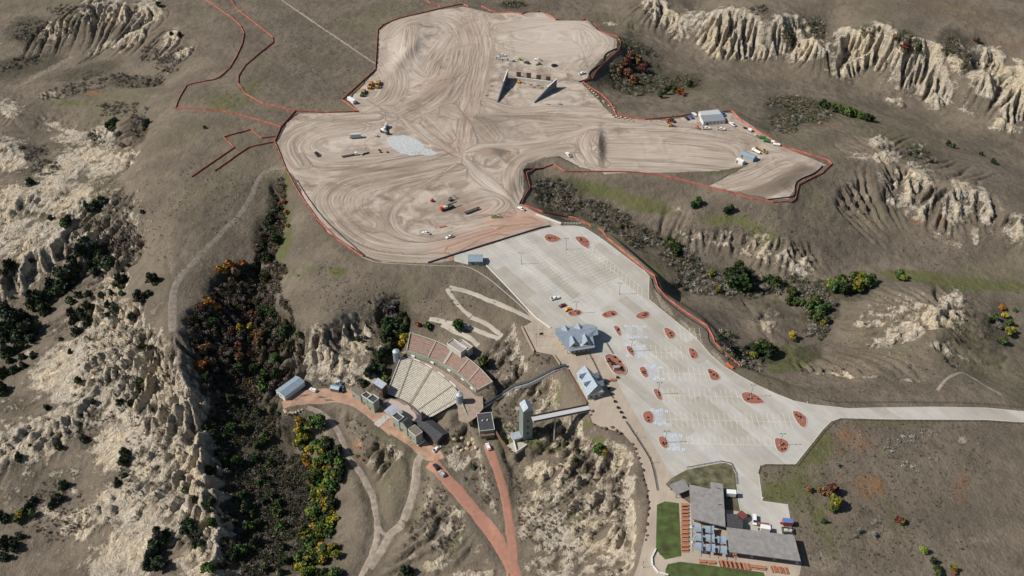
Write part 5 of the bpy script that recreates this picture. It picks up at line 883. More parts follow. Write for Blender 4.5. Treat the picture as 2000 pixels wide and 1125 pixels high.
x, y = P(1327, 960); t = empty('entry_kiosk', (x, y, 0), R(24)); tag(t, 'small open kiosk with a tilted grey roof between the plaza and the pavilion', 'kiosk')
MB().prism([(-4.2, -3), (3.6, -3), (3.6, 3), (-4.2, 3)], [3.1, 3.1, 3.9, 3.9], [3.4, 3.4, 4.2, 4.2]).build('roof', GRF, t)
for sx in (-3.5, 3): 
    for sy in (-2.5, 2.5): MB().box(sx, sy, 0, .25, .25, 3.3).build('post', BRN, t)
MB().box(-.2, 1.6, 0, 5, 1.6, 2.4).build('counter_wall', BRN, t)
roofbox('stone_shed', 'tan stone block with a maroon roof in the pavilion service yard', 'shed', (1438.5, 1004.5), (1450.5, 1015), 3.6, 0, 3.0, 0, 'flat', TAN, mat('maroon_roof', (.16, .045, .04)), .0)
# --- site offices and barns
roofbox('site_office', 'white office trailer with pale grey roof, rear one of the pair by the fence', 'site office', (1371, 226.6), (1409.5, 222.8), 7.5, 0, 3.2, 0, 'flat', WHT, mat('pale_grey_roof', (.42, .43, .42)), .05, wins=4)
roofbox('site_office', 'white site office with long grey shingled roof, front one of the pair', 'site office', (1374, 238.5), (1417, 235.5), 9.0, 0, 3.0, .9, 'flat', WHT, mat('grey_shingle', (.22, .235, .25), .8, var=.15), .05, wins=5)
roofbox('storage_barn', 'blue-grey metal barn on the graded dirt of the right lobe', 'barn', (1444.5, 299.5), (1471.5, 310.6), 5.5, 0, 2.8, 1.0, 'gx', SMW, SMB, .05)
roofbox('site_shed', 'small cream shed in front of the blue-grey barn', 'shed', (1437.5, 311), (1450.5, 317), 3.6, 0, 2.6, .5, 'gx', WHT, WHT, .05)
# --- unfinished concrete walls of the new building
def wedge(name, label, b_, f_, hb, hf, th=1.2, steps=1):
    A, B = Vector(P(*b_, hb)), Vector(P(*f_, hf)); d = (B - A); L = d.length; t = empty(name, (A.x, A.y, 0), math.atan2(d.y, d.x)); tag(t, label, 'wall', 'concrete walls of the building under construction')
    MB().ext([(0, 0), (th, 0), (th, 1), (0, 1)], 0, 0.01) if 0 else None
    hm = hb * .62 + hf * .38; m = MB()
    for x0, x1, h0, h1 in ((0, L * .42, hb, hm + .7), (L * .42, L, hm, hf)):
        m.add([(x0, -th / 2, -.5), (x1, -th / 2, -.5), (x1, -th / 2, h1), (x0, -th / 2, h0), (x0, th / 2, -.5), (x1, th / 2, -.5), (x1, th / 2, h1), (x0, th / 2, h0)], [(0, 1, 2, 3), (7, 6, 5, 4), (0, 4, 5, 1), (3, 2, 6, 7), (0, 3, 7, 4), (1, 5, 6, 2)])
    m.build('wall', mat('shade_toned_concrete', (.17, .18, .20), .9, var=.15), t)  # concrete darkened so the colour carries the shade of the faces turned from the sun
    MB().add([(0, -th * .6, hb), (L * .42, -th * .6, hm + .7), (L * .42, th * .6, hm + .7), (0, th * .6, hb), (0, -th * .6, hb + .15), (L * .42, -th * .6, hm + .85), (L * .42, th * .6, hm + .85), (0, th * .6, hb + .15)], [(3, 2, 1, 0), (4, 5, 6, 7), (0, 1, 5, 4), (1, 2, 6, 5), (2, 3, 7, 6), (3, 0, 4, 7)]).build('coping', WHT, t)
    return t
wedge('concrete_wing_wall', 'left sloping concrete wall of the half-built structure', (991.5, 136), (971.5, 197.5), 9, 1.2, .8); wedge('concrete_wing_wall', 'right sloping concrete wall of the half-built structure', (1087, 154), (1043.4, 199), 8, 1.0, .8)
a, b = P(1007, 156), P(1077, 164.5); t = MB().strip([(0, 0, 0), (b[0] - a[0], b[1] - a[1], 0)], 1.2, -.2, 2.6).build('concrete_back_wall', mat('pale_concrete', (.52, .49, .42), .9, var=.1)); t.location = (*a, 0); tag(t, 'pale low concrete wall joining the two sloping walls', 'wall', 'concrete walls of the building under construction')
FRM = mat('formwork_timber', (.30, .225, .16), .85, var=.2, scale=1.5)
for i, ((px, py), lb) in enumerate(zip(((1013, 153), (1032.5, 155), (1052, 159), (1070.5, 162)), ('leftmost', 'second from left', 'third from left', 'rightmost'))):
    x, y = P(px, py); o = empty('formwork_panel', (x, y + 1.6, 0), R(-8)); tag(o, f'{lb} brown timber formwork panel behind the pale low wall', 'formwork', 'formwork panels on the building site')
    MB().box(0, .3, 0, 4.0, .12, 5.2).build('sheet', FRM, o)
    for z in (1, 2.4, 3.8, 4.9): MB().box(0, 0, z, 4.3, .4, .3).build('waler', BRN, o)
    for sx in (-1.6, 0, 1.6): MB().box(sx, .6, 0, .2, .2, 5.2).build('stud', FRM, o)
    MB().cyl((0, .6, 4.5), (0, 3.6, 0), .1).build('brace', STEEL, o)
# ================================================================== VEHICLES, MACHINES, POSTS, FENCES
def paint(n, c): return mat('paint_' + n, c, .35, .0, var=.03, spec=.5)
PW, PS, PB, PBK, PM, PO, PR, PY = paint('white', (.72, .72, .70)), paint('silver', (.38, .40, .42)), paint('blue', (.03, .08, .30)), paint('black', (.02, .02, .025)), paint('maroon', (.12, .01, .018)), paint('orange', (.70, .26, .02)), paint('red', (.42, .03, .025)), paint('machine_yellow', (.62, .30, .04))
PG, PL, POR = paint('green', (.02, .16, .04)), paint('lime', (.30, .60, .05)), paint('machine_orange', (.60, .13, .03)); LGT = mat('lamp_lens', (.6, .6, .55), .3)
def wheels(t, xs, hw, r=.38, w=.28):
    for x in xs:
        for s in (-1, 1):
            o = MB().cyl((x, s * (hw - w), r), (x, s * hw, r), r, n=12).build('wheel', BLK, t); MB().cyl((x, s * (hw - .02), r), (x, s * (hw + .015), r), r * .5, n=8).build('rim', STEEL, o)
def body(profile, hw, ins=.12):
    """closed side profile (x,z) given half width, top narrowed a little"""
    zt = max(z for x, z in profile); m = MB(); n = len(profile); L = [(x, -(hw - ins * max(0, (z - .9) / max(.1, zt - .9))), z) for x, z in profile]; Rr = [(x, -y, z) for x, y, z in L]
    return m.add(L + Rr, [(i, (i + 1) % n, n + (i + 1) % n, n + i) for i in range(n)] + [tuple(range(n - 1, -1, -1)), tuple(range(n, 2 * n))])
def proto_car(kind, pm):
    t = empty(kind, (0, 0, -500)); hw = .98
    if kind == 'pickup_truck':
        body([(-2.8, .45), (2.75, .45), (2.85, .8), (2.7, 1.05), (1.5, 1.18), (-2.85, 1.12), (-2.85, .6)], hw, .05).build('body', pm, t, .04)
        body([(-.95, 1.1), (1.45, 1.1), (.65, 1.82), (-.75, 1.85)], .88, .16).build('cabin', pm, t, .03); body([(.72, 1.2), (1.42, 1.16), (.74, 1.74)], .80, .08).build('windscreen', GLS, t)
        for s in (-1, 1): MB().box(-.1, s * .84, 1.25, 1.5, .08, .42).build('side_window', GLS, t)
        MB().box(-1.9, 0, 1.0, 1.6, 1.5, .16).build('bed', mat('truck_bed_liner', (.05, .05, .055), .8), t)
        for s in (-1, 1): MB().box(2.78, s * .7, .8, .12, .34, .2).build('headlight', LGT, t)
        wheels(t, (1.75, -1.8), 1.0, .42)
    elif kind in ('suv', 'van'):
        z2 = 1.8 if kind == 'suv' else 2.15; xl = 2.35 if kind == 'suv' else 2.75
        body([(-xl, .42), (xl, .42), (xl + .05, .85), (xl - .15, 1.05), (1.1 + (kind == 'van') * .5, 1.15), (-xl - .02, 1.12), (-xl, .6)], hw, .05).build('body', pm, t, .04)
        body([(-xl + .05, 1.1), (1.15 + (kind == 'van') * .55, 1.12), (.45 + (kind == 'van') * .6, z2 - .05), (-xl + .35, z2)], .90, .14).build('cabin', pm, t, .03)
        x0 = 1.2 + (kind == 'van') * .55; body([(x0 - .75, z2 - .12), (x0, 1.16), (x0 + .04, 1.2), (x0 - .68, z2 - .06)], .78, .06).build('windscreen', GLS, t)
        for s in (-1, 1): MB().box(-.6, s * .87, 1.25, xl * 1.25, .08, .38).build('side_window', GLS, t)
        for s in (-1, 1): MB().box(xl, s * .7, .75, .12, .34, .2).build('headlight', LGT, t)
        wheels(t, (1.5, -1.5), 1.0, .38)
    else:
        body([(-2.3, .38), (2.3, .38), (2.35, .65), (2.1, .82), (1.1, .95), (-1.6, .98), (-2.3, .9)], .92, .05).build('body', pm, t, .04)
        body([(-1.75, .95), (1.0, .93), (.25, 1.42), (-1.0, 1.45)], .80, .14).build('cabin', pm, t, .03); body([(.28, 1.36), (.98, .96), (1.02, 1.0), (.34, 1.42)], .7, .05).build('windscreen', GLS, t)
        for s in (-1, 1): MB().box(-.35, s * .77, 1.03, 1.6, .08, .28).build('side_window', GLS, t)
        for s in (-1, 1): MB().box(2.28, s * .68, .6, .12, .3, .16).build('headlight', LGT, t)
        wheels(t, (1.45, -1.4), .94, .34)
    return t
PROTO = {}
def place(kind, pm, px, py, head, label, group=None, z=None, sc=1.0):
    """head: photo direction (dx, dy) the vehicle points to"""
    x, y, h = W(px, py)
    if z is not None: x, y = P(px, py, z); h = z
    x2, y2 = P(px + head[0], py + head[1], h); rz = math.atan2(y2 - y, x2 - x); k = (kind, pm.name)
    if k not in PROTO:
        t = PROTO[k] = proto_car(kind, pm); t.location = (x, y, h + .1); t.rotation_euler = (0, 0, rz); t.scale = (sc,) * 3; tag(t, label, kind.replace('_', ' '), group); return t
    return dup(PROTO[k], (x, y, h + .1), rz, sc, label, group)
GV = 'pickups and cars parked about the site'
# lot
place('pickup_truck', PW, 1084, 584, (6, -1.5), 'white pickup, uppermost of three vehicles parked in the lot', 'cars parked in the lot', 0); place('car', PM, 1098.5, 598, (5, -2), 'dark maroon car between the white pickup and the orange car', 'cars parked in the lot', 0); place('car', PO, 1109, 605.5, (5, -2.2), 'bright orange car touching a red gravel island', 'cars parked in the lot', 0, 1.05)
place('pickup_truck', PW, 832, 457, (-6, -1), 'white pickup on the dirt, left of two below the drilling rig'); place('pickup_truck', PW, 878.5, 465, (-6, 1.5), 'white pickup with open bed, right of two below the drilling rig'); place('pickup_truck', PW, 1018, 410, (-6, -3.5), 'white pickup on the dirt road into the site, by the white barriers')
place('pickup_truck', PBK, 932.5, 516, (6, 2), 'dark pickup in front of the small blue shed'); place('suv', PW, 612, 764, (-6, -3), 'white van-like suv beside the long barn in the yard'); place('pickup_truck', PW, 822, 866, (5, -4), 'white pickup backed against the stage buildings'); place('pickup_truck', PW, 853.5, 878.5, (5, -4), 'white pickup parked alone at the edge of the service yard')
place('suv', PW, 953.5, 874.5, (-2, -5), 'white suv in front of the building with the dark flat roof'); place('suv', PBK, 852, 914.5, (-3, -5), 'black suv at the edge of the red road'); place('suv', PS, 863.5, 927, (-4, -5), 'silver suv parked behind the black one on the red road')
place('van', PW, 1473, 1017.5, (.3, 6), 'white van in the pavilion service yard', z=0); place('pickup_truck', PBK, 1457.5, 1009, (-5, 1), 'black utility cart beside the tan stone block', z=0, sc=.6)
for (px, py, hd, m_, kd, lb) in [(981.6, 109.5, (6, 0), PW, 'pickup_truck', 'white pickup, topmost left of the row above the concrete walls'), (1028.5, 124, (-4, -1), PBK, 'suv', 'black suv with pale roof left of the pair of white trucks'), (1050.5, 118, (-6, -1), PW, 'pickup_truck', 'white pickup above the skid loader'), (1082.5, 129.5, (4, -1), PBK, 'suv', 'dark suv, rightmost in the row above the concrete walls'), (1136.5, 145, (6, -2), PW, 'pickup_truck', 'white pickup by the bend of the orange fence'),
  (1430.5, 244.5, (-5, -3), PW, 'pickup_truck', 'white pickup parked right of the white offices'), (1379, 252, (6, 0), PW, 'pickup_truck', 'white pickup, left one of two below the offices'), (1408, 253.4, (6, .5), PW, 'pickup_truck', 'white pickup, right one of two below the offices'), (1341.5, 232.5, (-3, -3), PBK, 'car', 'dark car along the fence, left of the blue car'), (1350, 230.5, (-3, -3), PB, 'car', 'bright blue car beside the fence'), (1356, 224.5, (-4, -3), PW, 'car', 'white car beside the rear site office'),
  (1313, 236.8, (-4, -3), PBK, 'pickup_truck', 'dark pickup next to the orange loader'), (1412, 225, (4, 4), PB, 'suv', 'blue suv at the end of the rear site office'), (1110, 304, (-3, -3), PW, 'pickup_truck', 'white pickup alone above the grassy strip'), (619.5, 303, (4, 5), PBK, 'pickup_truck', 'dark truck at the left end of the left dirt lobe'), (974.5, 116, (5, 1), PS, 'pickup_truck', 'silver pickup with trailer at the left of the row')]:
    place(kd, m_, px, py, hd, lb, GV, 0, 1.15)
def at0(name, px, py, head, label, cat, z=0, group=None):
    x, y = P(px, py, z); x2, y2 = P(px + head[0], py + head[1], z); t = empty(name, (x, y, z), math.atan2(y2 - y, x2 - x)); tag(t, label, cat, group); return t
def scraper(t, front=PY, rear=PY):
    MB().box(3.6, 0, .8, 2.6, 2.2, 1.3).build('tractor_body', front, t, .05); MB().box(3.0, 0, 2.1, 1.2, 1.3, 1.3, tap=.85).build('cab', GLS, t); MB().box(-1.2, 0, .7, 5.0, 2.8, 1.9, tap=.94).build('bowl', rear, t, .06); MB().box(-1.2, 0, 2.45, 4.2, 2.2, .2).build('bowl_floor', mat('dirt_load', (.25, .19, .14)), t)
    MB().cyl((2.6, 0, 1.9), (.9, 0, 3.0), .3).build('gooseneck', rear, t); MB().box(-4.6, 0, 1.0, 1.8, 1.9, 1.3).build('engine', rear, t); wheels(t, (3.6, -4.4), 1.6, .95, .7)
def loader(t, m_, s=1.0):
    MB().box(-1.0 * s, 0, .7 * s, 3.0 * s, 1.9 * s, 1.2 * s).build('body', m_, t, .05); MB().box(-.3 * s, 0, 1.9 * s, 1.3 * s, 1.4 * s, 1.3 * s, tap=.88).build('cab', GLS, t); MB().box(-.3 * s, 0, 3.2 * s, 1.4 * s, 1.5 * s, .12).build('cab_roof', m_, t)
    for q_ in (-1, 1): MB().cyl((.4 * s, q_ * .7 * s, 1.4 * s), (2.8 * s, q_ * .7 * s, .7 * s), .16 * s).build('arm', m_, t)
    MB().ext([(-1.2 * s, .2), (1.2 * s, .2), (1.2 * s, 1.1 * s), (-1.2 * s, 1.1 * s)], 2.7 * s, 3.5 * s).build('bucket', STEEL, t); wheels(t, (1.1 * s, -1.7 * s), 1.2 * s, .7 * s, .45)
def digger(t, m_):
    for s in (-1, 1): MB().box(0, s * 1.1, 0, 3.8, .6, .9).build('track', BLK, t, .2)
    MB().box(-.4, 0, 1.0, 3.2, 2.5, 1.2).build('house', m_, t, .06); MB().box(.6, .7, 1.3, 1.4, 1.0, 1.7, tap=.9).build('cab', GLS, t); MB().cyl((1.0, -.2, 1.6), (3.8, -.2, 4.2), .3, .24).build('boom', m_, t); MB().cyl((3.8, -.2, 4.2), (5.6, -.2, 1.8), .22, .16).build('stick', m_, t); MB().box(5.7, -.2, .9, .9, 1.1, .9, tap=.8).build('bucket', STEEL, t)
def box_trailer(t, m_, L=7, w=2.5, h=2.7, roof=None):
    MB().box(0, 0, .9, L, w, h).build('box', m_, t, .04); MB().box(0, 0, .9 + h, L + .05, w + .05, .08).build('roof', roof or m_, t); MB().box(0, 0, .6, L + 1.6, .9, .3).build('chassis', DKM, t); wheels(t, (-L * .28, -L * .28 + 1), w / 2, .42)
def tank(t, m_, L=5, r=1.2): MB().cyl((-L / 2, 0, r + .3), (L / 2, 0, r + .3), r, n=14).build('tank', m_, t); MB().box(-L * .3, 0, 0, .4, r * 1.6, r * .9).build('saddle', STEEL, t); MB().box(L * .3, 0, 0, .4, r * 1.6, r * .9).build('saddle', STEEL, t); MB().cyl((0, 0, 2 * r + .2), (0, 0, 2 * r + .6), .3).build('hatch', STEEL, t)
def mixer(t, cabm=PW):
    MB().box(3.4, 0, .9, 1.9, 2.3, 2.0, tap=.92).build('cab', cabm, t, .06); MB().box(4.2, 0, 1.9, .4, 2.0, .8).build('windscreen', GLS, t); MB().box(0, 0, .7, 8.6, 1.1, .35).build('chassis', DKM, t); MB().cyl((2.2, 0, 1.9), (-.2, 0, 2.5), .8, 1.3, 14).build('drum', PS, t); MB().cyl((-.2, 0, 2.5), (-3.2, 0, 3.1), 1.3, .6, 14).build('drum_tail', PW, t); MB().cyl((-3.4, 0, 3.0), (-4.3, 0, 1.6), .35).build('chute', POR, t); wheels(t, (3.2, -1.6, -2.9), 1.2, .5)
def flatbed(t, dark=True, tractor=False):
    MB().box(0, 0, .95, 11, 2.4, .25).build('deck', mat('trailer_deck', (.07, .065, .06), .9), t); MB().box(5.6, 0, 1.2, 1.6, 1.2, .35).build('gooseneck', DKM, t); wheels(t, (-3, -4.2), 1.2, .45)
    if tractor: MB().box(7.4, 0, .8, 2.2, 2.3, 2.1, tap=.9).build('cab', PW, t, .05); MB().box(8.4, 0, 1.9, .2, 1.9, .7).build('windscreen', GLS, t); wheels(t, (7.6,), 1.2, .5)
MG = 'earth movers on the graded dirt'
for px, py, lb in ((723.5, 169, 'yellow scraper, left of two side by side near the left fence'), (738, 167.5, 'yellow scraper, right of two side by side near the left fence')): t = at0('scraper', px, py, (-1, 5), lb, 'scraper', 0, MG); scraper(t); t.scale = (1.2,) * 3
t = at0('tractor_scraper', 709, 184, (-1.5, 5), 'green tractor pulling a yellow scraper near the white container', 'tractor', 0, MG); scraper(t, PG, PY); t.scale = (1.1,) * 3
t = at0('shipping_container', 687, 200, (6, 4), 'white container trailer in the corner of the orange fence', 'container'); box_trailer(t, PW, 9, 2.6, 2.6)
t = at0('box_trailer', 695, 269.5, (6, -.5), 'silver box trailer on the left dirt lobe', 'trailer'); box_trailer(t, PS, 8, 2.7, 2.8, mat('pale_grey_roof', (.42, .43, .42)))
t = at0('concrete_mixer', 754, 251, (-4, 5), 'white concrete mixer truck at the grey washout patch', 'mixer truck'); mixer(t)
t = at0('concrete_mixer', 751, 260, (5, 2), 'dark mixer truck just below the white mixer truck', 'mixer truck'); mixer(t, PBK)
t = at0('compressor', 735, 266.5, (5, 1), 'small grey compressor on wheels left of the grey patch', 'compressor'); MB().box(0, 0, .5, 2.8, 1.4, 1.2, tap=.9).build('housing', PS, t, .06); MB().box(1.9, 0, .5, 1.4, .15, .12).build('drawbar', DKM, t); wheels(t, (0,), .8, .35)
t = at0('flatbed_truck', 679.5, 305.5, (6, -1), 'long dark flatbed truck with a white cab on the left dirt lobe', 'truck'); flatbed(t, tractor=True); t.scale = (.85,) * 3
t = at0('flatbed_trailer', 921, 413.5, (6, -2.2), 'empty dark flatbed trailer beside the drilling rig', 'trailer'); flatbed(t)
t = at0('drilling_rig', 874.5, 408, (6, -2), 'red and grey drilling rig with an orange bucket, largest machine on the dirt', 'drilling rig'); MB().box(0, 0, .8, 9, 2.5, .5).build('chassis', DKM, t); MB().box(-4.6, 0, .9, 2, 2.4, 2.0, tap=.92).build('cab', PR, t, .06); MB().box(-1.6, 0, 1.3, 3, 2.2, 1.6).build('engine_house', CRM, t); MB().box(-2.5, 2.2, .2, 2.4, 2, 2).build('bucket', PO, t); MB().cyl((-1, .4, 2.8), (7.5, .4, 3.2), .35).build('mast', DKM, t); MB().box(1.8, 0, 1.3, 2, 2, 1).build('winch', STEEL, t); wheels(t, (-4, 1.5, 2.8), 1.25, .5)
t = at0('backhoe', 880, 391.5, (5, -2.5), 'small dark backhoe above the drilling rig', 'backhoe'); digger(t, mat('paint_dull_grey', (.12, .11, .10), .5)); t.scale = (.8,) * 3
x, y = P(843.5, 393.5); t = empty('fuel_tank', (x, y, 0)); tag(t, 'round red tank alone on the dirt', 'tank'); MB().ball((0, 0, 1.2), (1.3, 1.3, 1.2), 14, 8).build('tank', PR, t, smooth=True); MB().cyl((0, 0, 0), (0, 0, .3), .9).build('skid', DKM, t)
t = at0('disc_harrow', 864.5, 443.5, (6, -1), 'orange-red farm harrow near the two white pickups', 'harrow')
for i in range(6): MB().cyl((-2.2 + i * .85, -1.1, .5), (-2.2 + i * .85, 1.1, .5), .08).build('gang_bar', POR, t); MB().cyl((-2.2 + i * .85, 0, .5), (-2.1 + i * .85, 0, .5), .5, n=10).build('disc', POR, t)
MB().box(0, 0, 1.0, 5.2, .3, .2).build('frame', POR, t)
t = at0('excavator', 1014, 162, (6, 1), 'yellow excavator inside the three concrete walls', 'excavator'); digger(t, PY); t.scale = (.8,) * 3
t = at0('skid_loader', 1052, 126.5, (-5, 1), 'tan skid loader just below the white pickup', 'loader'); loader(t, mat('paint_tan', (.30, .20, .12)), .8)
t = at0('telehandler', 1015, 117.5, (5, 1), 'lime green machine in the row above the concrete walls', 'telehandler'); loader(t, PL, .75)
t = at0('crusher', 998, 119.5, (5, 1), 'grey machine with conveyor left of the lime green one', 'crusher'); MB().box(0, 0, .4, 4.2, 2.0, 1.6).build('hopper', PS, t); MB().cyl((1.5, 0, 1.6), (4.5, 0, 3.2), .3).build('conveyor', STEEL, t); MB().box(-2.8, 0, .4, 1.2, 1.6, 1.2).build('engine', DKM, t)
t = at0('wheel_loader', 1305, 239, (3, 5), 'orange wheel loader beside the fence west of the offices', 'loader'); loader(t, POR); t = at0('roller', 1311, 247, (6, 0), 'yellow roller below the orange wheel loader', 'roller'); loader(t, PY, .9)
t = at0('skid_loader', 1362.5, 251, (4, 2), 'small orange loader left of the white pickups', 'loader'); loader(t, POR, .7)
t = at0('small_bulldozer', 993, 300, (-3, -3), 'small yellow bulldozer by the dirt pile at the centre of the site', 'bulldozer'); digger(t, PY); t.scale = (.55,) * 3
for px, py, m_, lb in ((1489.5, 271.5, PG, 'green tank, upper one of two along the fence'), (1497.5, 277.5, PG, 'green tank, lower one of two along the fence'), (1516, 284.5, PW, 'long white tank at the end of the fence row'), (1508, 279, PW, 'small white tank between the green tanks and the long white one')):
    t = at0('storage_tank', px, py, (7, 1), lb, 'tank', 0, 'tanks along the right fence'); tank(t, m_, 5.2 if 'small' not in lb else 3, 1.2 if m_ is PG else 1.0)
t = at0('water_truck', 1478.5, 298.5, (-6, -3), 'white tank truck beside the blue-grey barn', 'tank truck'); tank(t, PW, 5.5, 1.0); MB().box(3.8, 0, .6, 1.8, 2.1, 1.8, tap=.9).build('cab', PW, t, .05); MB().box(4.7, 0, 1.5, .15, 1.8, .6).build('windscreen', GLS, t); wheels(t, (3.6, -1.8), 1.1, .5)
t = at0('wheel_loader', 1492, 297, (5, 3), 'yellow loader right of the white tank truck', 'loader'); loader(t, PY, .9); t = at0('wheel_loader', 1477, 291.5, (5, 2), 'yellow loader behind the white tank truck', 'loader'); loader(t, PY, .8)
t = at0('small_trailer', 1465, 256.5, (4, 2), 'small white trailer by the fence above the green tanks', 'trailer'); box_trailer(t, PW, 3, 1.8, 1.4)
for i, (px, py) in enumerate(((1455, 251), (1475, 264), (1481, 268))): t = at0('material_stack', px, py, (4, 2), ('dark stack of material by the fence bend', 'grey stack of material above the green tanks', 'brown stack of material touching the upper green tank')[i], 'material stack'); [MB().box(0, k * .8 - .8, 0, 2.6, .6, .7 + .3 * (k % 2)).build('bundle', (DKM, CON, BRN)[i], t) for k in range(3)]
# boom lift, truck boxes and trailers of the pavilion yard
x, y = P(670, 765, -31); t = empty('boom_lift', (x, y, -31), R(-60)); tag(t, 'blue boom lift beside the little grey shed', 'boom lift'); BLU = paint('lift_blue', (.05, .22, .48)); MB().box(0, 0, .3, 2.4, 1.8, 1.0).build('base', DKM, t); wheels(t, (.8, -.8), 1.0, .4); MB().cyl((-.8, 0, 1.3), (-5.6, 0, 3.2), .35, .25).build('boom', BLU, t); MB().cyl((.4, .2, 1.3), (-4.2, .2, 2.6), .3, .2).build('lower_boom', BLU, t); MB().box(-6.0, 0, 2.6, .9, 1.6, 1.1).build('basket', PW, t)
t = at0('box_container', 1426.5, 969, (6, .5), 'white box container beside the pavilion main roof', 'container'); box_trailer(t, PW, 4.4, 2.4, 2.6)
t = at0('food_trailer', 1493, 1037, (6, 1), 'white food trailer tucked behind the long pavilion roof', 'trailer'); box_trailer(t, PW, 4.4, 2.3, 2.3)
t = at0('red_trailer', 1536.5, 1024.5, (6, .5), 'red box trailer with a blue roof at the corner of the service yard', 'trailer'); box_trailer(t, PR, 4.6, 2.5, 2.3, paint('trailer_blue', (.10, .18, .36)))
t = at0('tank_trailer', 1538, 1038.5, (6, .5), 'beige tank inside a dark frame behind the red trailer', 'tank'); tank(t, CRM, 3.4, .8); MB().strip([(-2.6, -1.6, 0), (2.6, -1.6, 0), (2.6, 1.6, 0), (-2.6, 1.6, 0), (-2.6, -1.6, 0)], .2, .6, 1.2).build('frame', DKM, t)
t = at0('dumpster', 1490, 1027, (6, .7), 'long rust-red dumpster behind the white food trailer', 'dumpster'); MB().box(0, 0, .2, 5, 1.6, 1.3, tap=1.06).build('bin', mat('rust_red_steel', (.26, .10, .06)), t, .04); MB().box(0, 0, 1.5, 5, 1.5, .12).build('lid', BRN, t)
# covered monument in the oval bed, kiosk, benches
x, y = P(1203.5, 721.5); t = empty('stone_monument', (x, y, .2), R(10)); tag(t, 'grey stone block sign in the oval red gravel bed', 'monument'); MB().box(0, 0, 0, 3.4, 1.6, 1.9, tap=.9).build('block', CON, t, .08); MB().box(0, 0, 1.9, 3.8, 2.0, .25).build('cap', mat('grey_cap', (.28, .28, .27)), t)
x, y = P(1057.5, 656); t = empty('notice_board', (x, y, 0), R(5)); tag(t, 'dark notice board on the plaza among the flag poles', 'notice board'); MB().box(0, 0, .9, 2.2, .2, 1.6).build('board', DKM, t); [MB().box(s, 0, 0, .15, .15, 2.6).build('leg', DKM, t) for s in (-1, 1)]
# --- lamp posts
def lamp(h):
    t = empty('street_lamp', (0, 0, -500)); MB().cyl((0, 0, 0), (0, 0, .8), .35, .32).build('base', KERB, t); MB().cyl((0, 0, .8), (0, 0, h), .12, .08, 8).build('pole', DKM, t); MB().cyl((-1.0, 0, h), (1.0, 0, h), .06, n=6).build('arm', DKM, t)
    for s in (-1, 1): MB().box(s * 1.1, 0, h - .08, .8, .4, .16).build('lamp_head', DKM, t)
    return t
L0 = lamp(9.0); LL = [(1018, 515.8, 'left end of the upper parking rows'), (1105.5, 487.3, 'between the two uppermost islands'), (1209.3, 574.8, 'right side of the upper parking rows'), (1124.7, 611.8, 'island next to the orange car'), (1232.7, 686, 'narrow island right of the largest building'), (1285, 770, 'narrow island level with the smaller gabled building'), (1466, 774.7, 'widest island'), (1298.6, 864.6, 'left end of the lowest parking row'), (1522.7, 870, 'right end of the lowest parking row')]
for i, (px, py, lb) in enumerate(LL):
    x, y = P(px, py)
    if i == 0: L0.location = (x, y, 0); tag(L0, 'double-headed lamp post at the ' + lb, 'street lamp', 'lamp posts of the parking lot')
    else: dup(L0, (x, y, 0), 0, 1, 'double-headed lamp post at the ' + lb)
L1 = None; LP2 = [(1242.6, 855.5, 'beside the dark fence on the upper promenade'), (1270, 904, 'beside the dark fence on the middle promenade'), (1255, 1108, 'at the bottom of the promenade'), (1144, 701, 'between the two gabled buildings'), (1287, 1083, 'at the lower left corner of the left lawn'), (1490, 973, 'at the edge of the grass beside the pavilion drive'), (1172, 465, 'at the top right corner of the lot'), (1259, 529, 'at the right corner of the lot near the fence'), (1361, 660, 'on the right kerb of the lot'), (1577, 786, 'at the start of the exit road')]
for px, py, lb in LP2:
    x, y = P(px, py)
    if L1 is None:
        L1 = empty('path_lamp', (x, y, 0)); tag(L1, 'slim lamp ' + lb, 'path lamp', 'small lamps'); MB().cyl((0, 0, 0), (0, 0, 4.2), .08, .06, 6).build('pole', DKM, L1); MB().cyl((0, 0, 4.2), (0, 0, 4.5), .28, .1, 8).build('lamp_head', DKM, L1); MB().cyl((0, 0, 0), (0, 0, .5), .3).build('base', WHT, L1)
    else: dup(L1, (x, y, 0), 0, 1, 'slim lamp ' + lb)
FP = None
for px, py, lb in [(1047.7, 676, 'lowest'), (1046.7, 659, 'third from the top'), (1042.8, 653, 'second from the top'), (1030.7, 645, 'topmost and leftmost')]:
    x, y = P(px, py)
    if FP is None: FP = empty('flagpole', (x, y, 0)); tag(FP, lb + ' of the four bare flagpoles on the plaza', 'flagpole', 'flagpoles'); MB().cyl((0, 0, 0), (0, 0, 10), .1, .05, 6).build('pole', STEEL, FP); MB().ball((0, 0, 10.1), .15).build('finial', STEEL, FP)
    else: dup(FP, (x, y, 0), 0, 1, lb + ' of the four bare flagpoles on the plaza')
# --- picnic tables
PTM = mat('picnic_table_boards', (.40, .17, .095), .8, var=.15)
def picnic(L=3.4):
    t = empty('picnic_table', (0, 0, -500)); MB().box(0, 0, .70, L, .95, .07).build('table_top', PTM, t)
    for s in (-1, 1): MB().box(0, s * .95, .42, L, .34, .06).build('bench', PTM, t); MB().box(s * L * .36, 0, 0, .1, 1.7, .42).build('leg', BRN, t)
    for s in (-1, 1): MB().box(s * L * .36, 0, .42, .1, .5, .3).build('trestle', BRN, t)
    return t
PT = picnic(); first = True; ords = ['topmost', 'second', 'third', 'fourth', 'fifth', 'sixth', 'seventh', 'eighth', 'ninth', 'tenth', 'eleventh', 'lowest']
tl = [((1260 + 385 / 5, 900 + y_ / 5), 0, f'{ords[i]} red-brown picnic table in the column beside the left lawn') for i, y_ in enumerate((440, 472, 508, 540, 582, 625, 667, 707, 745, 787, 835, 873))]
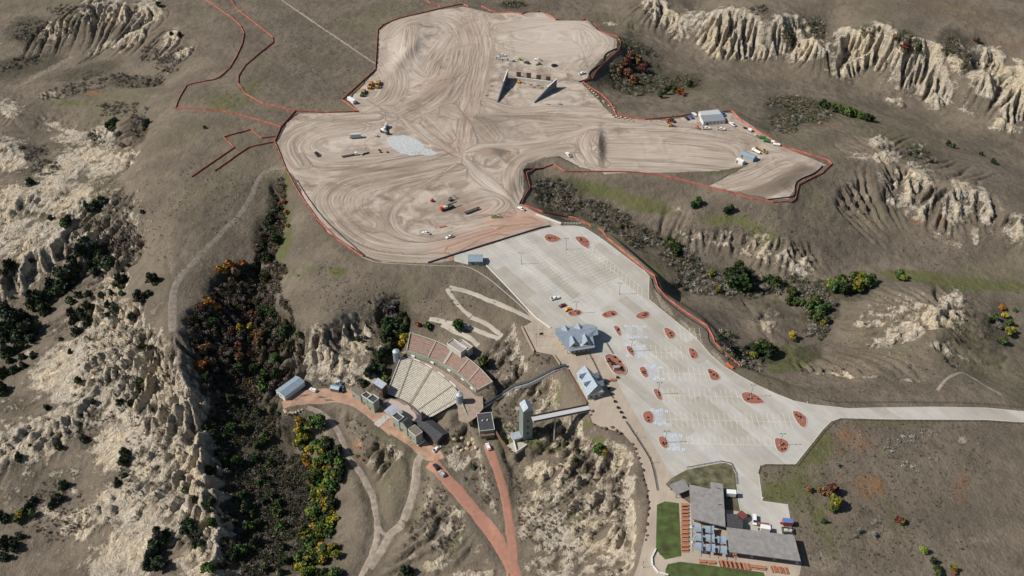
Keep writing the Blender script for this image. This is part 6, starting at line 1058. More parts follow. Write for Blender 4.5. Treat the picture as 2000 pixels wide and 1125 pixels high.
b2 = [((560, 990), -5), ((648, 998), -5), ((743, 1008), -84), ((787, 1012), -84), ((828, 1016), -84), ((873, 1024), -84), ((918, 1029), -84), ((962, 1034), -84), ((997, 1040), -84), ((1065, 1042), -8), ((1140, 1052), -8), ((1253, 1063), -84), ((1308, 1070), -84), ((1368, 1078), -84)]
tl += [((1260 + a / 5, 900 + b / 5), an, f'red-brown picnic table number {w_} from the left in the row below the pavilion') for ((a, b), an), w_ in zip(b2, ('one', 'two', 'three', 'four', 'five', 'six', 'seven', 'eight', 'nine', 'ten', 'eleven', 'twelve', 'thirteen', 'fourteen'))]
tl += [((1260 + a / 5, 900 + b / 5), -6, lb) for a, b, lb in ((525, 700, 'picnic table under the sails between the top and middle left ones'), (625, 712, 'picnic table between the top and middle centre sails'), (530, 790, 'picnic table between the middle and bottom left sails'), (650, 803, 'picnic table between the middle and bottom centre sails'), (745, 818, 'picnic table between the middle and bottom right sails'), (700, 905, 'picnic table just below the bottom sails'), (870, 920, 'picnic table under the left end of the long roof'))]
tl += [((1166.5, 811) if i else (1197, 742.5), 0, ('red bench on the plaza below the oval gravel bed', 'x')[i]) for i in range(1)]
for (px, py), an, lb in tl:
    x, y = P(px, py)
    if first: PT.location = (x, y, .02); PT.rotation_euler = (0, 0, R(an)); tag(PT, lb, 'picnic table', 'picnic tables round the pavilion'); first = False
    else: dup(PT, (x, y, .02), R(an), 1, lb)
# --- boulders
BLD = mat('red_brown_boulder', (.13, .075, .06), .95, var=.3, scale=2, bump=.6); PBL = mat('pale_boulder', (.46, .36, .24), .95, var=.2, scale=2, bump=.6)
def rockmesh(name, r, seed, m):
    bm = bmesh.new(); bmesh.ops.create_icosphere(bm, subdivisions=2, radius=r); g = np.random.default_rng(seed); k = g.normal(size=(6, 3))
    for v in bm.verts:
        d = v.co.normalized(); s = 1 + .16 * sum(math.sin(3 * d.dot(Vector(k[i])) + i) for i in range(6)) / 2; v.co = d * r * s; v.co.z *= .75
    me = bpy.data.meshes.new(name); bm.to_mesh(me); bm.free(); me.materials.append(m); return me
def rocks(pts, m, r, lab, group, zoff=.2, base=0):
    mm = [rockmesh('boulder', r, 5 + i, m) for i in range(3)]; n = len(pts)
    for i, (px, py) in enumerate(pts):
        x, y, z = W(px, py); o = bpy.data.objects.new('boulder', mm[i % 3]); COL.objects.link(o); s = .7 + random.random() * .6; o.location = (x, y, z + zoff + .15); o.rotation_euler = (0, 0, random.random() * 6); o.scale = (s, s * .85, s); tag(o, lab(i, n), 'boulder', group)
ONE = ['first', 'second', 'third', 'fourth', 'fifth', 'sixth', 'seventh', 'eighth', 'ninth', 'tenth', 'eleventh', 'twelfth', 'thirteenth', 'fourteenth', 'fifteenth', 'sixteenth', 'seventeenth', 'eighteenth', 'nineteenth', 'twentieth', 'twenty-first', 'twenty-second', 'twenty-third', 'twenty-fourth', 'twenty-fifth', 'twenty-sixth', 'twenty-seventh', 'twenty-eighth', 'twenty-ninth', 'thirtieth']
def onth(i): return ONE[i] if i < 30 else ['thirty', 'forty', 'fifty', 'sixty', 'seventy', 'eighty', 'ninety'][(i + 1) // 10 - 3] + ('-' + ONE[(i + 1) % 10 - 1] if (i + 1) % 10 else 'th') if i < 99 else 'far'
c3 = lambda *p: q(1100, 725, 2.8125, *p)
rocks(c3((160, 225), (155, 247), (172, 290), (210, 315), (235, 318), (270, 312), (292, 330), (310, 345), (380, 405), (393, 430), (405, 455), (415, 480), (425, 512), (432, 545), (433, 575), (436, 598), (450, 628), (462, 660), (456, 690), (465, 723), (466, 757), (462, 790), (460, 845), (450, 880), (460, 907), (455, 930), (448, 955), (440, 985)), BLD, .95, lambda i, n: f'dark reddish boulder, {onth(i)} down from the bridge along the outer promenade edge', 'boulders lining the promenade')
rocks(q(530, 720, 8, (215, 660), (240, 700), (268, 712), (310, 715), (350, 722), (385, 700), (430, 670), (485, 655)), PBL, 1.0, lambda i, n: f'pale boulder, {onth(i)} from left in the arc below the long barn', 'pale boulders below the barn', .3)
rocks([(1170 + 5 * i + 4 * (i % 2), 196 + 3.0 * i + (3 if i % 3 == 0 else 0)) for i in range(7)] + [(1195 + i * 4.5, 226 + i * 1.0 + (i % 2) * 2.5) for i in range(10)] + [(1148 + i * 4, 170 + i * 4) for i in range(6)], PBL, .9, lambda i, n: f'pale rock, {onth(i)} in the rock line along the fence right of the concrete walls', 'rocks heaped along the inner fence')
rocks(q(500, 725, 2.8125, (1160, 430), (1110, 420), (1130, 440), (1170, 400), (1200, 400), (1210, 425), (1090, 380), (1130, 370), (1190, 380)), PBL, 1.25, lambda i, n: f'large tan boulder, {onth(i)} of the pile left of the parked white suv', 'boulders below the service building', .3)
SHB = [(1206, 738), (1195, 770), (1201, 785), (1207, 797), (1213, 806), (1218, 816), (1189, 760), (1184, 750)]
sm_ = MB(); shrub_mb(sm_, 0, 0, 0, .9, 70, 9); sb0 = None
for i, (px, py) in enumerate(SHB):
    x, y = P(px, py)
    if sb0 is None: sb0 = sm_.build('planter_shrub', SHR); o = sb0
    else: o = sb0.copy(); COL.objects.link(o)
    o.location = (x, y, .02); tag(o, f'dark shrub, {onth(i)} in the plaza row next to the parking lot', 'shrub', 'shrubs in a row on the plaza')
# --- fences
OFN = mat('orange_safety_mesh', (.50, .14, .10), .8, var=.25, scale=.25); SLT = mat('black_silt_fabric', (.03, .03, .035), .9, var=.1); WDF = mat('weathered_rail', (.14, .105, .075), .9, var=.2)
def fence(name, label, pts, m, h, th, group, smooth=0, post=0, cat='fence', zz=None, rails=None, wob=.5):
    w = [W(a, b)[:2] if zz is None else P(a, b, zz) for a, b in pts]; w = catmull(w, 4) if smooth else [np.array(p) for p in w]; fine = []
    for i in range(len(w) - 1):
        k = max(1, int(np.hypot(*(np.array(w[i + 1]) - np.array(w[i]))) / 3.0))
        for j in range(k): fine.append(np.array(w[i]) * (1 - j / k) + np.array(w[i + 1]) * j / k)
    fine.append(np.array(w[-1])); q_ = random.Random(len(fine)); pts3 = [Vector((p[0] + q_.uniform(-.15, .15) * wob, p[1] + q_.uniform(-.15, .15) * wob, float(Hgt(*p)) + (.25 if zz is not None else 0))) for p in fine]
    o0 = pts3[0].copy(); t = empty(name, o0); tag(t, label, cat, group); loc = [p - o0 for p in pts3]
    if rails:
        for r in rails: MB().strip(loc, th, r, r + .12).build('rail', m, t)
    else: MB().strip(loc, th, 0.02, h).build('mesh_panel', m, t)
    if post:
        stp = max(1, int(len(loc) / min(95, max(2, int(len(loc) * 3 / post))))); pm = None
        for p in loc[::stp]:
            if pm is None: pm = MB().cyl((0, 0, -.1), (0, 0, h + .15), .1 if rails else .06, n=5).build('post', WDF if rails else STEEL, t); pm.location = p
            else: c = pm.copy(); COL.objects.link(c); c.parent = t; c.location = p
    return t
OG = 'orange construction fences'
F4 = [(940, 13), (960, 23), (1020, 28), (1055, 23), (1085, 40), (1145, 38), (1165, 53), (1205, 72), (1212, 88), (1208, 100), (1180, 125), (1165, 140), (1157, 155), (1138, 162), (1175, 185), (1193, 205), (1203, 225), (1260, 235), (1330, 228), (1358, 222)]
def of(lb, pts, sm=0): return fence('construction_fence', lb, pts, OFN, 1.2, .2, OG, sm, 9)
of('orange mesh fence curving down the far left grassland to the corner', [(398, -2), (430, 20), (455, 38), (470, 52), (477, 66), (474, 85), (462, 112), (448, 135), (430, 152), (418, 157), (365, 168), (352, 190), (343, 214)]); of('orange mesh fence crossing the grass from the left corner to the dirt', [(343, 214), (430, 217), (480, 229), (548, 249)])
of('long orange mesh fence bounding the dark grass field at upper left', [(449, -3), (465, 20), (500, 48), (533, 74), (534, 84), (510, 103), (480, 128), (466, 150), (466, 165), (480, 185), (512, 203), (577, 218), (640, 221), (700, 219), (668, 196)]); of('orange mesh fence along the top left edge of the graded dirt', [(668, 196), (733, 137), (738, 60), (748, 50), (780, 37), (862, 17), (905, 9), (915, 14)])
of('short orange mesh fence at the very top of the photo', [(828, -3), (840, 8), (857, 11), (862, 18)]); of('orange mesh fence winding round the top right edge of the graded dirt', F4)
of('orange mesh fence round the outer end of the right dirt lobe', [(1410, 219), (1428, 218), (1450, 240), (1530, 288), (1617, 314), (1624, 322), (1605, 340), (1560, 362), (1553, 390), (1545, 397), (1510, 398), (1470, 390), (1440, 382), (1385, 368), (1300, 345), (1247, 339), (1103, 336), (1080, 323)])
of('orange mesh fence along the right side of the parking lot above the ravine', [(1080, 323), (1045, 331), (1028, 340), (1035, 368), (1022, 390), (1018, 402), (1060, 415), (1110, 425), (1150, 440), (1185, 465), (1220, 495), (1262, 530), (1278, 540), (1284, 562), (1300, 582), (1340, 612), (1380, 638), (1392, 660), (1395, 670), (1420, 695), (1445, 716)])
of('arrow-shaped orange mesh fence on the grass left of the dirt', [(375, 347), (458, 290), (437, 270), (490, 254), (511, 271), (540, 267)]); of('straight orange mesh fence just below the arrow-shaped one', [(420, 335), (487, 289), (535, 279)]); of('orange mesh fence down the left edge of the graded dirt', [(577, 218), (549, 249), (537, 278), (558, 330), (585, 380), (620, 430), (660, 470), (709, 504)])
SG = 'black silt fences'
fence('silt_fence', 'black silt fence inside the orange fence above the red bushes', [(1205, 96), (1182, 108), (1177, 125), (1160, 134), (1150, 145), (1151, 154), (1130, 162)], SLT, .9, .3, SG, 1); fence('silt_fence', 'black silt fence down the left side of the lower left dirt', [(580, 352), (600, 385), (630, 425), (660, 455), (712, 500)], SLT, .8, .2, SG, 1)
fence('silt_fence', 'black silt fence beside the lot at the pinch of the site', [(1062, 331), (1024, 332), (1027, 350), (1032, 370), (1018, 392), (1014, 400)], SLT, .9, .25, SG, 1); fence('silt_fence', 'black silt fence between the lot and the orange fence', [(1272, 545), (1278, 565), (1300, 588), (1340, 620), (1378, 645), (1385, 668), (1410, 693), (1440, 713)], SLT, .7, .2, SG, 1); fence('silt_fence', 'black silt fence along the outer curve of the right lobe', [(1606, 325), (1590, 340), (1555, 358), (1548, 385), (1500, 392)], SLT, .9, .25, SG, 1)
fence('rail_fence', 'wooden rail fence along the upper side of the exit road', [(1590, 777), (1640, 786), (1800, 787), (1920, 790), (2010, 797)], WDF, 1.1, .1, None, 1, 4, rails=(.4, .9), zz=0); fence('rail_fence', 'wooden rail fence along the lower side of the exit road and lot corner', [(2010, 829), (1927, 824), (1749, 823), (1640, 820), (1626, 826), (1609, 842), (1556, 910), (1495, 910), (1484, 912), (1480, 925)], WDF, 1.1, .1, None, 0, 4, rails=(.4, .9), zz=0)
fence('railing', 'dark railing down the middle of the promenade', [(1222.7, 824.6), (1250, 866), (1272, 905), (1283, 958)], DKM, 1.1, .15, None, 1, 4, zz=0, rails=(.1, .5, .95)); fence('railing', 'dark railing on the plaza right of the smaller gabled building', [(1150, 692), (1161, 712), (1172, 735), (1197, 778)], DKM, 1.0, .12, None, 0, 4, zz=0, rails=(.5, .9)); fence('railing', 'short dark railing from the largest building to the oval bed', [(1182, 667), (1196, 691)], DKM, 1.0, .15, None, 0, 4, zz=0, rails=(.5, .9))
fence('railing', 'curved railing at the corner of the dry lawn above the pavilion', [(1342, 914), (1409, 902), (1428, 906), (1437, 925), (1438, 945)], DKM, .9, .1, None, 0, 4, zz=0, rails=(.5, .8)); fence('guard_rail', 'pale edge strip round the grassy slope below the small blue shed', c5((160, 375), (250, 405), (400, 415), (640, 422), (740, 430), (850, 490), (960, 580), (1040, 650), (1100, 715)), mat('pale_curb', (.42, .38, .31)), .35, .35, None, 1)
fence('orange_barrier', 'short orange barrier at the lot edge past the end of the orange fence', q(1300, 370, 2.8125, (335, 958), (350, 975), (370, 988)), POR, 1.0, .8, None)
for i in range(6): fence('concrete_barrier', f'grey concrete barrier, {onth(i)} from left in the row at the top of the lot', [(1102 + i * 5.6, 435.6 + i * .3), (1106.6 + i * 5.6, 436 + i * .3)], CON, .9, .6, 'grey barriers', zz=0, wob=0)
# --- clutter of the building site
TY = None
for i, (px, py) in enumerate([(709, 303), (712, 301), (715.5, 300.5), (719, 299), (741, 294), (744, 298), (757, 298)]):
    x, y = P(px, py)
    if TY is None:
        TY = empty('tyre_stack', (x, y, .1)); [MB().cyl((0, 0, k * .4), (0, 0, k * .4 + .36), .75, n=12).build('tyre', BLK, TY) for k in range(2)]; t = TY
    else: t = dup(TY, (x, y, .1), i)
    tag(t, f'low stack of black tyres, {onth(i)} from left below the grey washout patch', 'tyre stack', 'tyre stacks')
for i, (px, py, s_) in enumerate([(952, 299, 1.6), (960, 303, 2.0), (968, 298, 1.5), (957, 296, 1.2), (1036, 166, 1.2), (1042, 171, 1.3), (1050, 167, 1.1), (1058, 172, 1.4), (964, 146, 1.4), (972, 152, 1.6), (960, 168, 1.2), (1070, 205, 1.6), (1094, 205, 1.8), (950, 187, 1.3)]):
    rk = rockmesh('rubble_heap', s_, 60 + i, mat('rubble', (.22, .175, .135), .95, var=.35, scale=2, bump=.6)); x, y = P(px, py); o = bpy.data.objects.new('rubble_heap', rk); COL.objects.link(o); o.location = (x, y, .2); o.scale = (1.3, .9, .7); tag(o, f'brown rubble heap, {onth(i)} counted among the heaps at ' + ('the round dirt pile' if i < 4 else 'the concrete walls'), 'rubble heap', 'rubble heaps')
x, y = P(972, 425.5); t = empty('debris_mound', (x, y, .6)); tag(t, 'mound of dry and green weeds with a pale plank in the red dirt', 'debris mound'); rk = rockmesh('heap', 3.6, 91, mat('weedy_soil', (.11, .10, .05), .95, var=.4, scale=1.5, bump=.6)); o = bpy.data.objects.new('heap', rk); COL.objects.link(o); o.parent = t; o.scale = (1.3, .8, .35); MB().box(.6, 0, 1.3, 3.6, .3, .15, -.6).build('plank', WHT, t)
# --- people, tiny at this distance: one body surface, grown over a posed skeleton
def person(px, py, rz, label, shirt, z=None):
    x, y, h = W(px, py); t = empty('person', (x, y, h + .12), rz); tag(t, label, 'person')
    J = [(0, 0, .98), (0, 0, 1.22), (0, 0, 1.45), (0, .02, 1.56), (0, .03, 1.70), (.10, 0, .92), (.12, .12, .50), (.12, .10, .08), (.12, .26, .04), (-.10, 0, .92), (-.12, -.10, .50), (-.12, -.28, .10), (-.12, -.14, .04), (.20, 0, 1.42), (.26, -.06, 1.15), (.26, .10, .92), (-.20, 0, 1.42), (-.26, .08, 1.15), (-.25, .22, .96)]
    E = [(0, 1), (1, 2), (2, 3), (3, 4), (0, 5), (5, 6), (6, 7), (7, 8), (0, 9), (9, 10), (10, 11), (11, 12), (2, 13), (13, 14), (14, 15), (2, 16), (16, 17), (17, 18)]
    Rd = [.15, .14, .15, .06, .11, .09, .06, .045, .04, .09, .06, .045, .04, .06, .045, .035, .06, .045, .035]
    me = bpy.data.meshes.new('body'); me.from_pydata(J, E, []); o = bpy.data.objects.new('body', me); COL.objects.link(o); o.parent = t; me.materials.append(shirt); o.modifiers.new('skin', 'SKIN'); o.modifiers.new('sub', 'SUBSURF').levels = 1
    for i, r in enumerate(Rd): me.skin_vertices[0].data[i].radius = (r, r)
    me.skin_vertices[0].data[0].use_root = True
    MB().ball((0, .02, 1.73), (.12, .13, .12), 10, 6).build('hair', mat('dark_hair', (.03, .02, .015)), t, smooth=True); MB().cyl((0, 0, 1.0), (0, 0, 1.44), .17, .19, 10).build('shirt', shirt, t, .03)
person(964.7, 592.5, 1.2, 'person in dark clothes walking up the zig-zag ramp', mat('dark_clothes', (.04, .04, .05))); person(815, 507, .5, 'person in a lime safety vest at the bottom edge of the graded dirt', PL)
# ================================================================== VEGETATION
def leaf_mat(name, c, hv=.06, rough=.85):
    """leaf colour varied clump by clump (vertex attribute, the plant's own colour) and plant by plant"""
    m = bpy.data.materials.new(name); m.use_nodes = True; nt = m.node_tree; N = nt.nodes; L = nt.links.new; b = N['Principled BSDF']; b.inputs['Roughness'].default_value = rough; b.inputs['Specular IOR Level'].default_value = .15
    at = N.new('ShaderNodeAttribute'); at.attribute_name = 'leaf'; oi = N.new('ShaderNodeObjectInfo'); hs = N.new('ShaderNodeHueSaturation'); mx = N.new('ShaderNodeMix'); mx.data_type = 'RGBA'; mx.blend_type = 'MULTIPLY'; mx.inputs[0].default_value = 1
    mx.inputs[6].default_value = (*c, 1); L(at.outputs['Color'], mx.inputs[7]); L(mx.outputs[2], hs.inputs['Color'])
    for sock, a, z in (('Hue', .5 - hv * .4, .5 + hv * .4), ('Value', .75, 1.3)):
        mr = N.new('ShaderNodeMapRange'); L(oi.outputs['Random'], mr.inputs[0]); mr.inputs[3].default_value = a; mr.inputs[4].default_value = z; L(mr.outputs[0], hs.inputs[sock])
    L(hs.outputs[0], b.inputs['Base Color']); return m
def leafcloud(name, cen, rad, nl, size, m, cols, seed=0, parent=None, flat=.8, shell=.55, thin=1.0):
    """cen (n,3) clump centres, rad (n,) radii, nl leaves each; every leaf is its own small face"""
    g = np.random.default_rng(seed); cen = np.asarray(cen, float); rad = np.asarray(rad, float); n = len(cen); C = np.repeat(cen, nl, 0); Rr = np.repeat(rad, nl); K = len(C)
    d = g.normal(size=(K, 3)); d /= np.linalg.norm(d, axis=1)[:, None]; r = Rr * (shell + (1 - shell) * g.random(K)) ; p = C + d * r[:, None] * np.array([1, 1, flat])
    a = g.normal(size=(K, 3)) + d * .2; a /= np.linalg.norm(a, axis=1)[:, None]; b = np.cross(a, d + g.normal(size=(K, 3)) * .5); b /= np.linalg.norm(b, axis=1)[:, None] + 1e-9
    s = (size if np.ndim(size) == 0 else np.repeat(size, nl)) * (.6 + .8 * g.random(K)); a = a * s[:, None]; b = b * (s * thin)[:, None]
    V = np.stack([p - a, p - b * .8, p + a, p + b], 1).reshape(-1, 3); F = np.arange(K * 4).reshape(-1, 4); o = np_mesh(name, V, F, m, False, parent)
    cc = np.asarray(cols, np.float32); cc = cc if cc.ndim == 2 else np.tile(cc, (n, 1)); cv = np.repeat(cc, nl, 0) * (.8 + .4 * g.random(K))[:, None]; cv = np.concatenate([cv, np.ones((K, 1))], 1)
    at = o.data.color_attributes.new('leaf', 'FLOAT_COLOR', 'POINT'); at.data.foreach_set('color', np.repeat(cv, 4, 0).astype(np.float32).ravel()); return o
BARK = mat('bark', (.09, .07, .055), .95, var=.25, scale=3)
LM = {'juniper': leaf_mat('juniper_needles', (.050, .062, .034)), 'green': leaf_mat('green_leaves', (.070, .098, .030)), 'dark': leaf_mat('dark_green_leaves', (.036, .058, .020)), 'lime': leaf_mat('yellow_green_leaves', (.16, .17, .028)),
      'gold': leaf_mat('golden_leaves', (.33, .22, .035)), 'orange': leaf_mat('orange_leaves', (.33, .15, .04)), 'rust': leaf_mat('rust_red_leaves', (.15, .07, .04)), 'grey': leaf_mat('bare_grey_twigs', (.20, .175, .155)), 'sage': leaf_mat('sagebrush_leaves', (.20, .20, .165))}
TP = {}
def tree_proto(kind, v):
    g = np.random.default_rng(hash((kind, v)) % 1000 if 0 else sum(map(ord, kind)) * 7 + v); t = empty('tree', (0, 0, -500)); bare = kind in ('grey', 'sage'); jun = kind == 'juniper'
    nc = 16 if not bare else 10; H = 1.0; c = []; r = []
    for i in range(nc):
        u = g.random(); th = g.random() * 6.28; hh = (.15 + .85 * u) if jun else (.35 + .65 * u); wd = (1 - .45 * u if jun else math.sin(math.pi * min(1, .25 + .7 * u))) * .62
        rr = wd * math.sqrt(g.random()); c.append((rr * math.cos(th), rr * math.sin(th), hh * 1.25)); r.append(g.uniform(.22, .42))
    cols = np.clip(.65 + .7 * g.random((nc, 1)), 0, 2) * np.array([1, 1, 1]) ; cols = cols * (1 + .15 * g.normal(size=(nc, 3)))
    leafcloud('crown', c, r, 46 if not bare else 34, .15 if not bare else .20, LM[kind], cols, v, t, thin=.8 if not bare else .16, shell=.5)
    tr = MB().cyl((0, 0, -.3), (.02, .03, .75), .075, .04, 6)
    for k in range(4): th = k * 1.6 + v; tr.cyl((0, 0, .3 + .1 * k), (.4 * math.cos(th), .4 * math.sin(th), .8 + .1 * k), .035, .015, 5)
    tr.build('trunk', BARK, t); return t
def tree(kind, px, py, rpx, name, label, group):
    """rpx: crown radius in photo pixels"""
    x, y, z = W(px, py + rpx * .55); v = random.randrange(3); k = (kind, v)
    s = rpx * math.hypot(y, CH - z) / FPX * 1.05
    if k not in TP: t = TP[k] = tree_proto(kind, v); t.name = name
    else: t = dup(TP[k], (0, 0, 0)); t.name = name
    t.location = (x, y, z); t.rotation_euler = (0, 0, random.random() * 6.28); a = random.uniform(.9, 1.12); t.scale = (s * a, s / a, s * random.uniform(.85, 1.1)); tag(t, label, name.replace('_', ' '), group); return t
def grp(kind, name, items, what, where, group, kinds=None):
    """items sorted left to right; the label gives each its place in the group"""
    items = sorted(items); n = len(items)
    for i, it in enumerate(items):
        kk = it[3] if len(it) > 3 else kind
        big = ' largest' if it[2] == max(a[2] for a in items) and sum(a[2] == it[2] for a in items) == 1 else ''
        tree(kk, it[0], it[1], it[2] * 1.18, name, f'{what(kk) if callable(what) else what}, {onth(i)} from left {where}', group)
def pt(txt): return [tuple(float(v) if j < 3 else v for j, v in enumerate(t.split(','))) for t in txt.split()]
JW = lambda k: 'dark green juniper'
grp('juniper', 'juniper_tree', pt('199,395,15 180,407,11 128,437,12 100,425,6 64,509,6 20,518,14 10,533,8 279,413,5 135,428,9 170,402,7'), JW, 'on the bare ridges above the upper drain', 'junipers of the upper left badlands')
grp('juniper', 'juniper_tree', pt('170,482,21 160,495,12 200,505,18 215,515,16 190,530,12 178,520,10 135,540,22 122,560,17 103,556,16 75,585,20 88,600,15 62,575,12 118,530,12 150,520,13 95,572,14 205,490,11 140,505,10'), JW, 'in the dense drain below the pale ridge', 'junipers in the upper drain')
grp('juniper', 'juniper_tree', pt('10,605,22 28,625,20 47,618,16 57,640,19 72,635,13 35,655,16 15,680,16 20,650,16 60,660,12 5,640,18 40,675,12 8,725,12 30,720,10 48,712,8 5,755,12 20,700,9 45,695,7 65,690,6'), JW, 'in the cluster at the left photo edge', 'junipers at the left edge')
grp('juniper', 'juniper_tree', pt('241,548,16 232,556,9 300,543,14 220,573,6 239,573,7 199,578,7 174,574,8 138,586,11 155,575,9 275,578,14 290,572,8 213,600,7 228,602,10 172,600,12 162,612,10 140,610,9 148,624,11 260,620,9 178,625,10 150,645,11 170,635,8 211,615,6 138,685,6 120,662,5 251,517,5 242,527,6 165,620,9 185,598,8'), JW, 'scattered on the pale slope under the ridge', 'junipers on the middle slope')
grp('juniper', 'juniper_tree', pt('280,678,8 295,683,6 44,696,7 65,695,7 153,743,9 274,743,9 272,763,9 7,757,14 92,794,7 165,855,10 116,871,9 245,882,11 246,896,13 39,892,9 231,940,9 246,928,7 126,945,10 114,970,11 361,935,8 363,956,9 8,1006,13 57,988,9 382,974,7 183,784,7 236,785,9 258,787,8 102,985,8 66,975,8 270,753,6 60,870,4 300,800,4 160,812,5'), JW, 'dotting the lower pale badlands', 'junipers of the lower left badlands')
grp('juniper', 'juniper_tree', pt('316,1045,18 309,1056,15 302,1080,16 313,1098,16 370,1025,17 380,1031,12 382,1056,12 291,1098,12 14,1056,15 28,1063,13 459,1080,13 490,895,8 300,1062,12 326,1040,11 395,1060,8 10,1085,11 40,1045,9 440,1100,9'), JW, 'along the bottom of the left badlands', 'junipers at the bottom left')
grp('green', 'leafy_tree', pt('43,1006,12,lime 36,1015,9,green 66,1002,9,green 48,996,7,green'), 'green bush', 'in the drain at lower left', 'green bushes lower left')
# --- the autumn row in the gully
g = random.Random(5); row_ = []; ymin, ymax = 818, 1130
for i in range(120):
    f = g.random(); y = ymin + f * (ymax - ymin); xc = 610 + 14 * math.sin(f * 5) + 30 * f; w_ = 30 + 8 * math.sin(f * 9); x = xc + g.uniform(-w_, w_); row_.append((x, y, g.uniform(9, 15), g.choice(['green', 'green', 'dark', 'lime', 'lime', 'gold', 'dark'] if x < xc + 10 else ['dark', 'green', 'green', 'lime', 'dark'])))
row_ += pt('597,893,9,gold 603,905,9,orange 612,935,10,orange 618,945,10,orange 622,968,9,orange 620,975,10,gold 627,1000,10,gold 650,998,10,gold 640,940,8,gold 648,932,9,gold 592,1033,8,orange 585,1105,9,gold 615,870,8,lime 604,878,9,gold 632,1085,10,lime 612,832,10,lime 620,825,8,lime 655,1010,8,gold')
KW = {'green': 'green broadleaf tree', 'dark': 'dark green broadleaf tree', 'lime': 'yellow-green autumn tree', 'gold': 'golden autumn tree', 'orange': 'orange autumn tree', 'rust': 'rust red bush', 'grey': 'bare grey bush', 'juniper': 'dark green juniper', 'sage': 'pale sagebrush'}
for kk in ('green', 'dark', 'lime', 'gold', 'orange'): grp(kk, 'broadleaf_tree', [r for r in row_ if r[3] == kk], KW[kk], 'in the autumn row of the gully', 'autumn trees in the gully row')
# --- ravine slope behind the ridge
g = random.Random(8); rv = pt('400,690,12,rust 405,705,12,rust 395,715,11,orange 410,680,10,rust 500,655,11,rust 505,670,11,rust 490,690,10,rust 512,650,9,rust 388,712,9,orange 450,520,12,orange 440,528,10,gold 475,515,9,orange 460,535,11,rust 430,528,9,orange 520,540,12,dark 490,600,12,dark 530,610,12,dark 560,640,12,dark 500,720,12,dark 520,735,14,dark 540,700,12,green 515,755,12,green 470,700,10,rust 555,655,10,dark 585,655,9,green 410,590,11,orange 425,600,9,orange 395,600,9,rust 380,625,9,dark 540,730,13,dark 470,640,9,gold 490,640,9,gold 540,470,12,dark 520,500,13,dark 533,450,11,dark 530,430,11,dark 515,480,13,dark 500,520,12,dark 545,410,9,dark 560,415,6,orange 556,395,6,orange 562,440,5,orange')
for i in range(30): rv.append((g.uniform(395, 580), g.uniform(590, 745), g.uniform(7, 12), g.choice(['dark', 'dark', 'juniper', 'rust', 'grey', 'dark'])))
for i in range(46): rv.append((g.uniform(400, 560), g.uniform(765, 1120), g.uniform(7, 13), g.choice(['dark', 'dark', 'juniper', 'juniper', 'green'])))
for kk in ('dark', 'rust', 'orange', 'gold', 'green', 'juniper', 'grey'):
    for lo_, hi_, wh in ((0, 580, 'in the upper ravine'), (580, 755, 'in the middle ravine'), (755, 1200, 'in the shaded lower ravine')):
        it = [r for r in rv if r[3] == kk and lo_ <= r[1] < hi_]
        if it: grp(kk, 'broadleaf_tree' if kk not in ('juniper', 'grey') else ('juniper_tree' if kk == 'juniper' else 'bare_bush'), it, KW[kk], wh, 'ravine trees')
# --- round the theatre
th = pt('757,600,13,grey 765,615,12,grey 770,630,13,dark 760,645,13,dark 752,660,13,dark 765,672,14,juniper 750,685,13,juniper 742,700,13,dark 730,715,12,juniper 722,725,11,juniper 745,722,12,juniper 785,615,9,dark 788,640,10,dark 780,655,10,dark 790,662,11,gold 783,672,9,gold 775,590,10,grey 740,590,10,grey 750,740,9,lime 748,720,10,green 755,630,11,dark 735,690,9,dark 817,633,6,orange 836,637,9,green 895,637,15,green 943,705,13,green 948,712,9,dark 700,662,6,juniper 715,660,5,juniper 690,660,4,juniper 718,680,5,juniper 720,590,3,dark 710,745,10,juniper 698,742,8,grey 1168,878,14,green 1180,884,8,lime 1104,866,8,juniper 1123,900,7,juniper 793,1112,14,juniper 870,770,5,dark 1128,882,7,juniper 925,912,6,juniper')
for kk in ('grey', 'dark', 'juniper', 'gold', 'orange', 'green', 'lime'):
    for lo_, hi_, wh in ((0, 755, 'left of the upper benches'), (755, 815, 'behind the upper left benches'), (815, 1300, 'on the slopes right of the theatre')):
        it = [r for r in th if r[3] == kk and lo_ <= r[0] < hi_]
        if it: grp(kk, 'broadleaf_tree' if kk not in ('juniper', 'grey') else ('juniper_tree' if kk == 'juniper' else 'bare_bush'), it, KW[kk], wh, 'trees round the theatre')
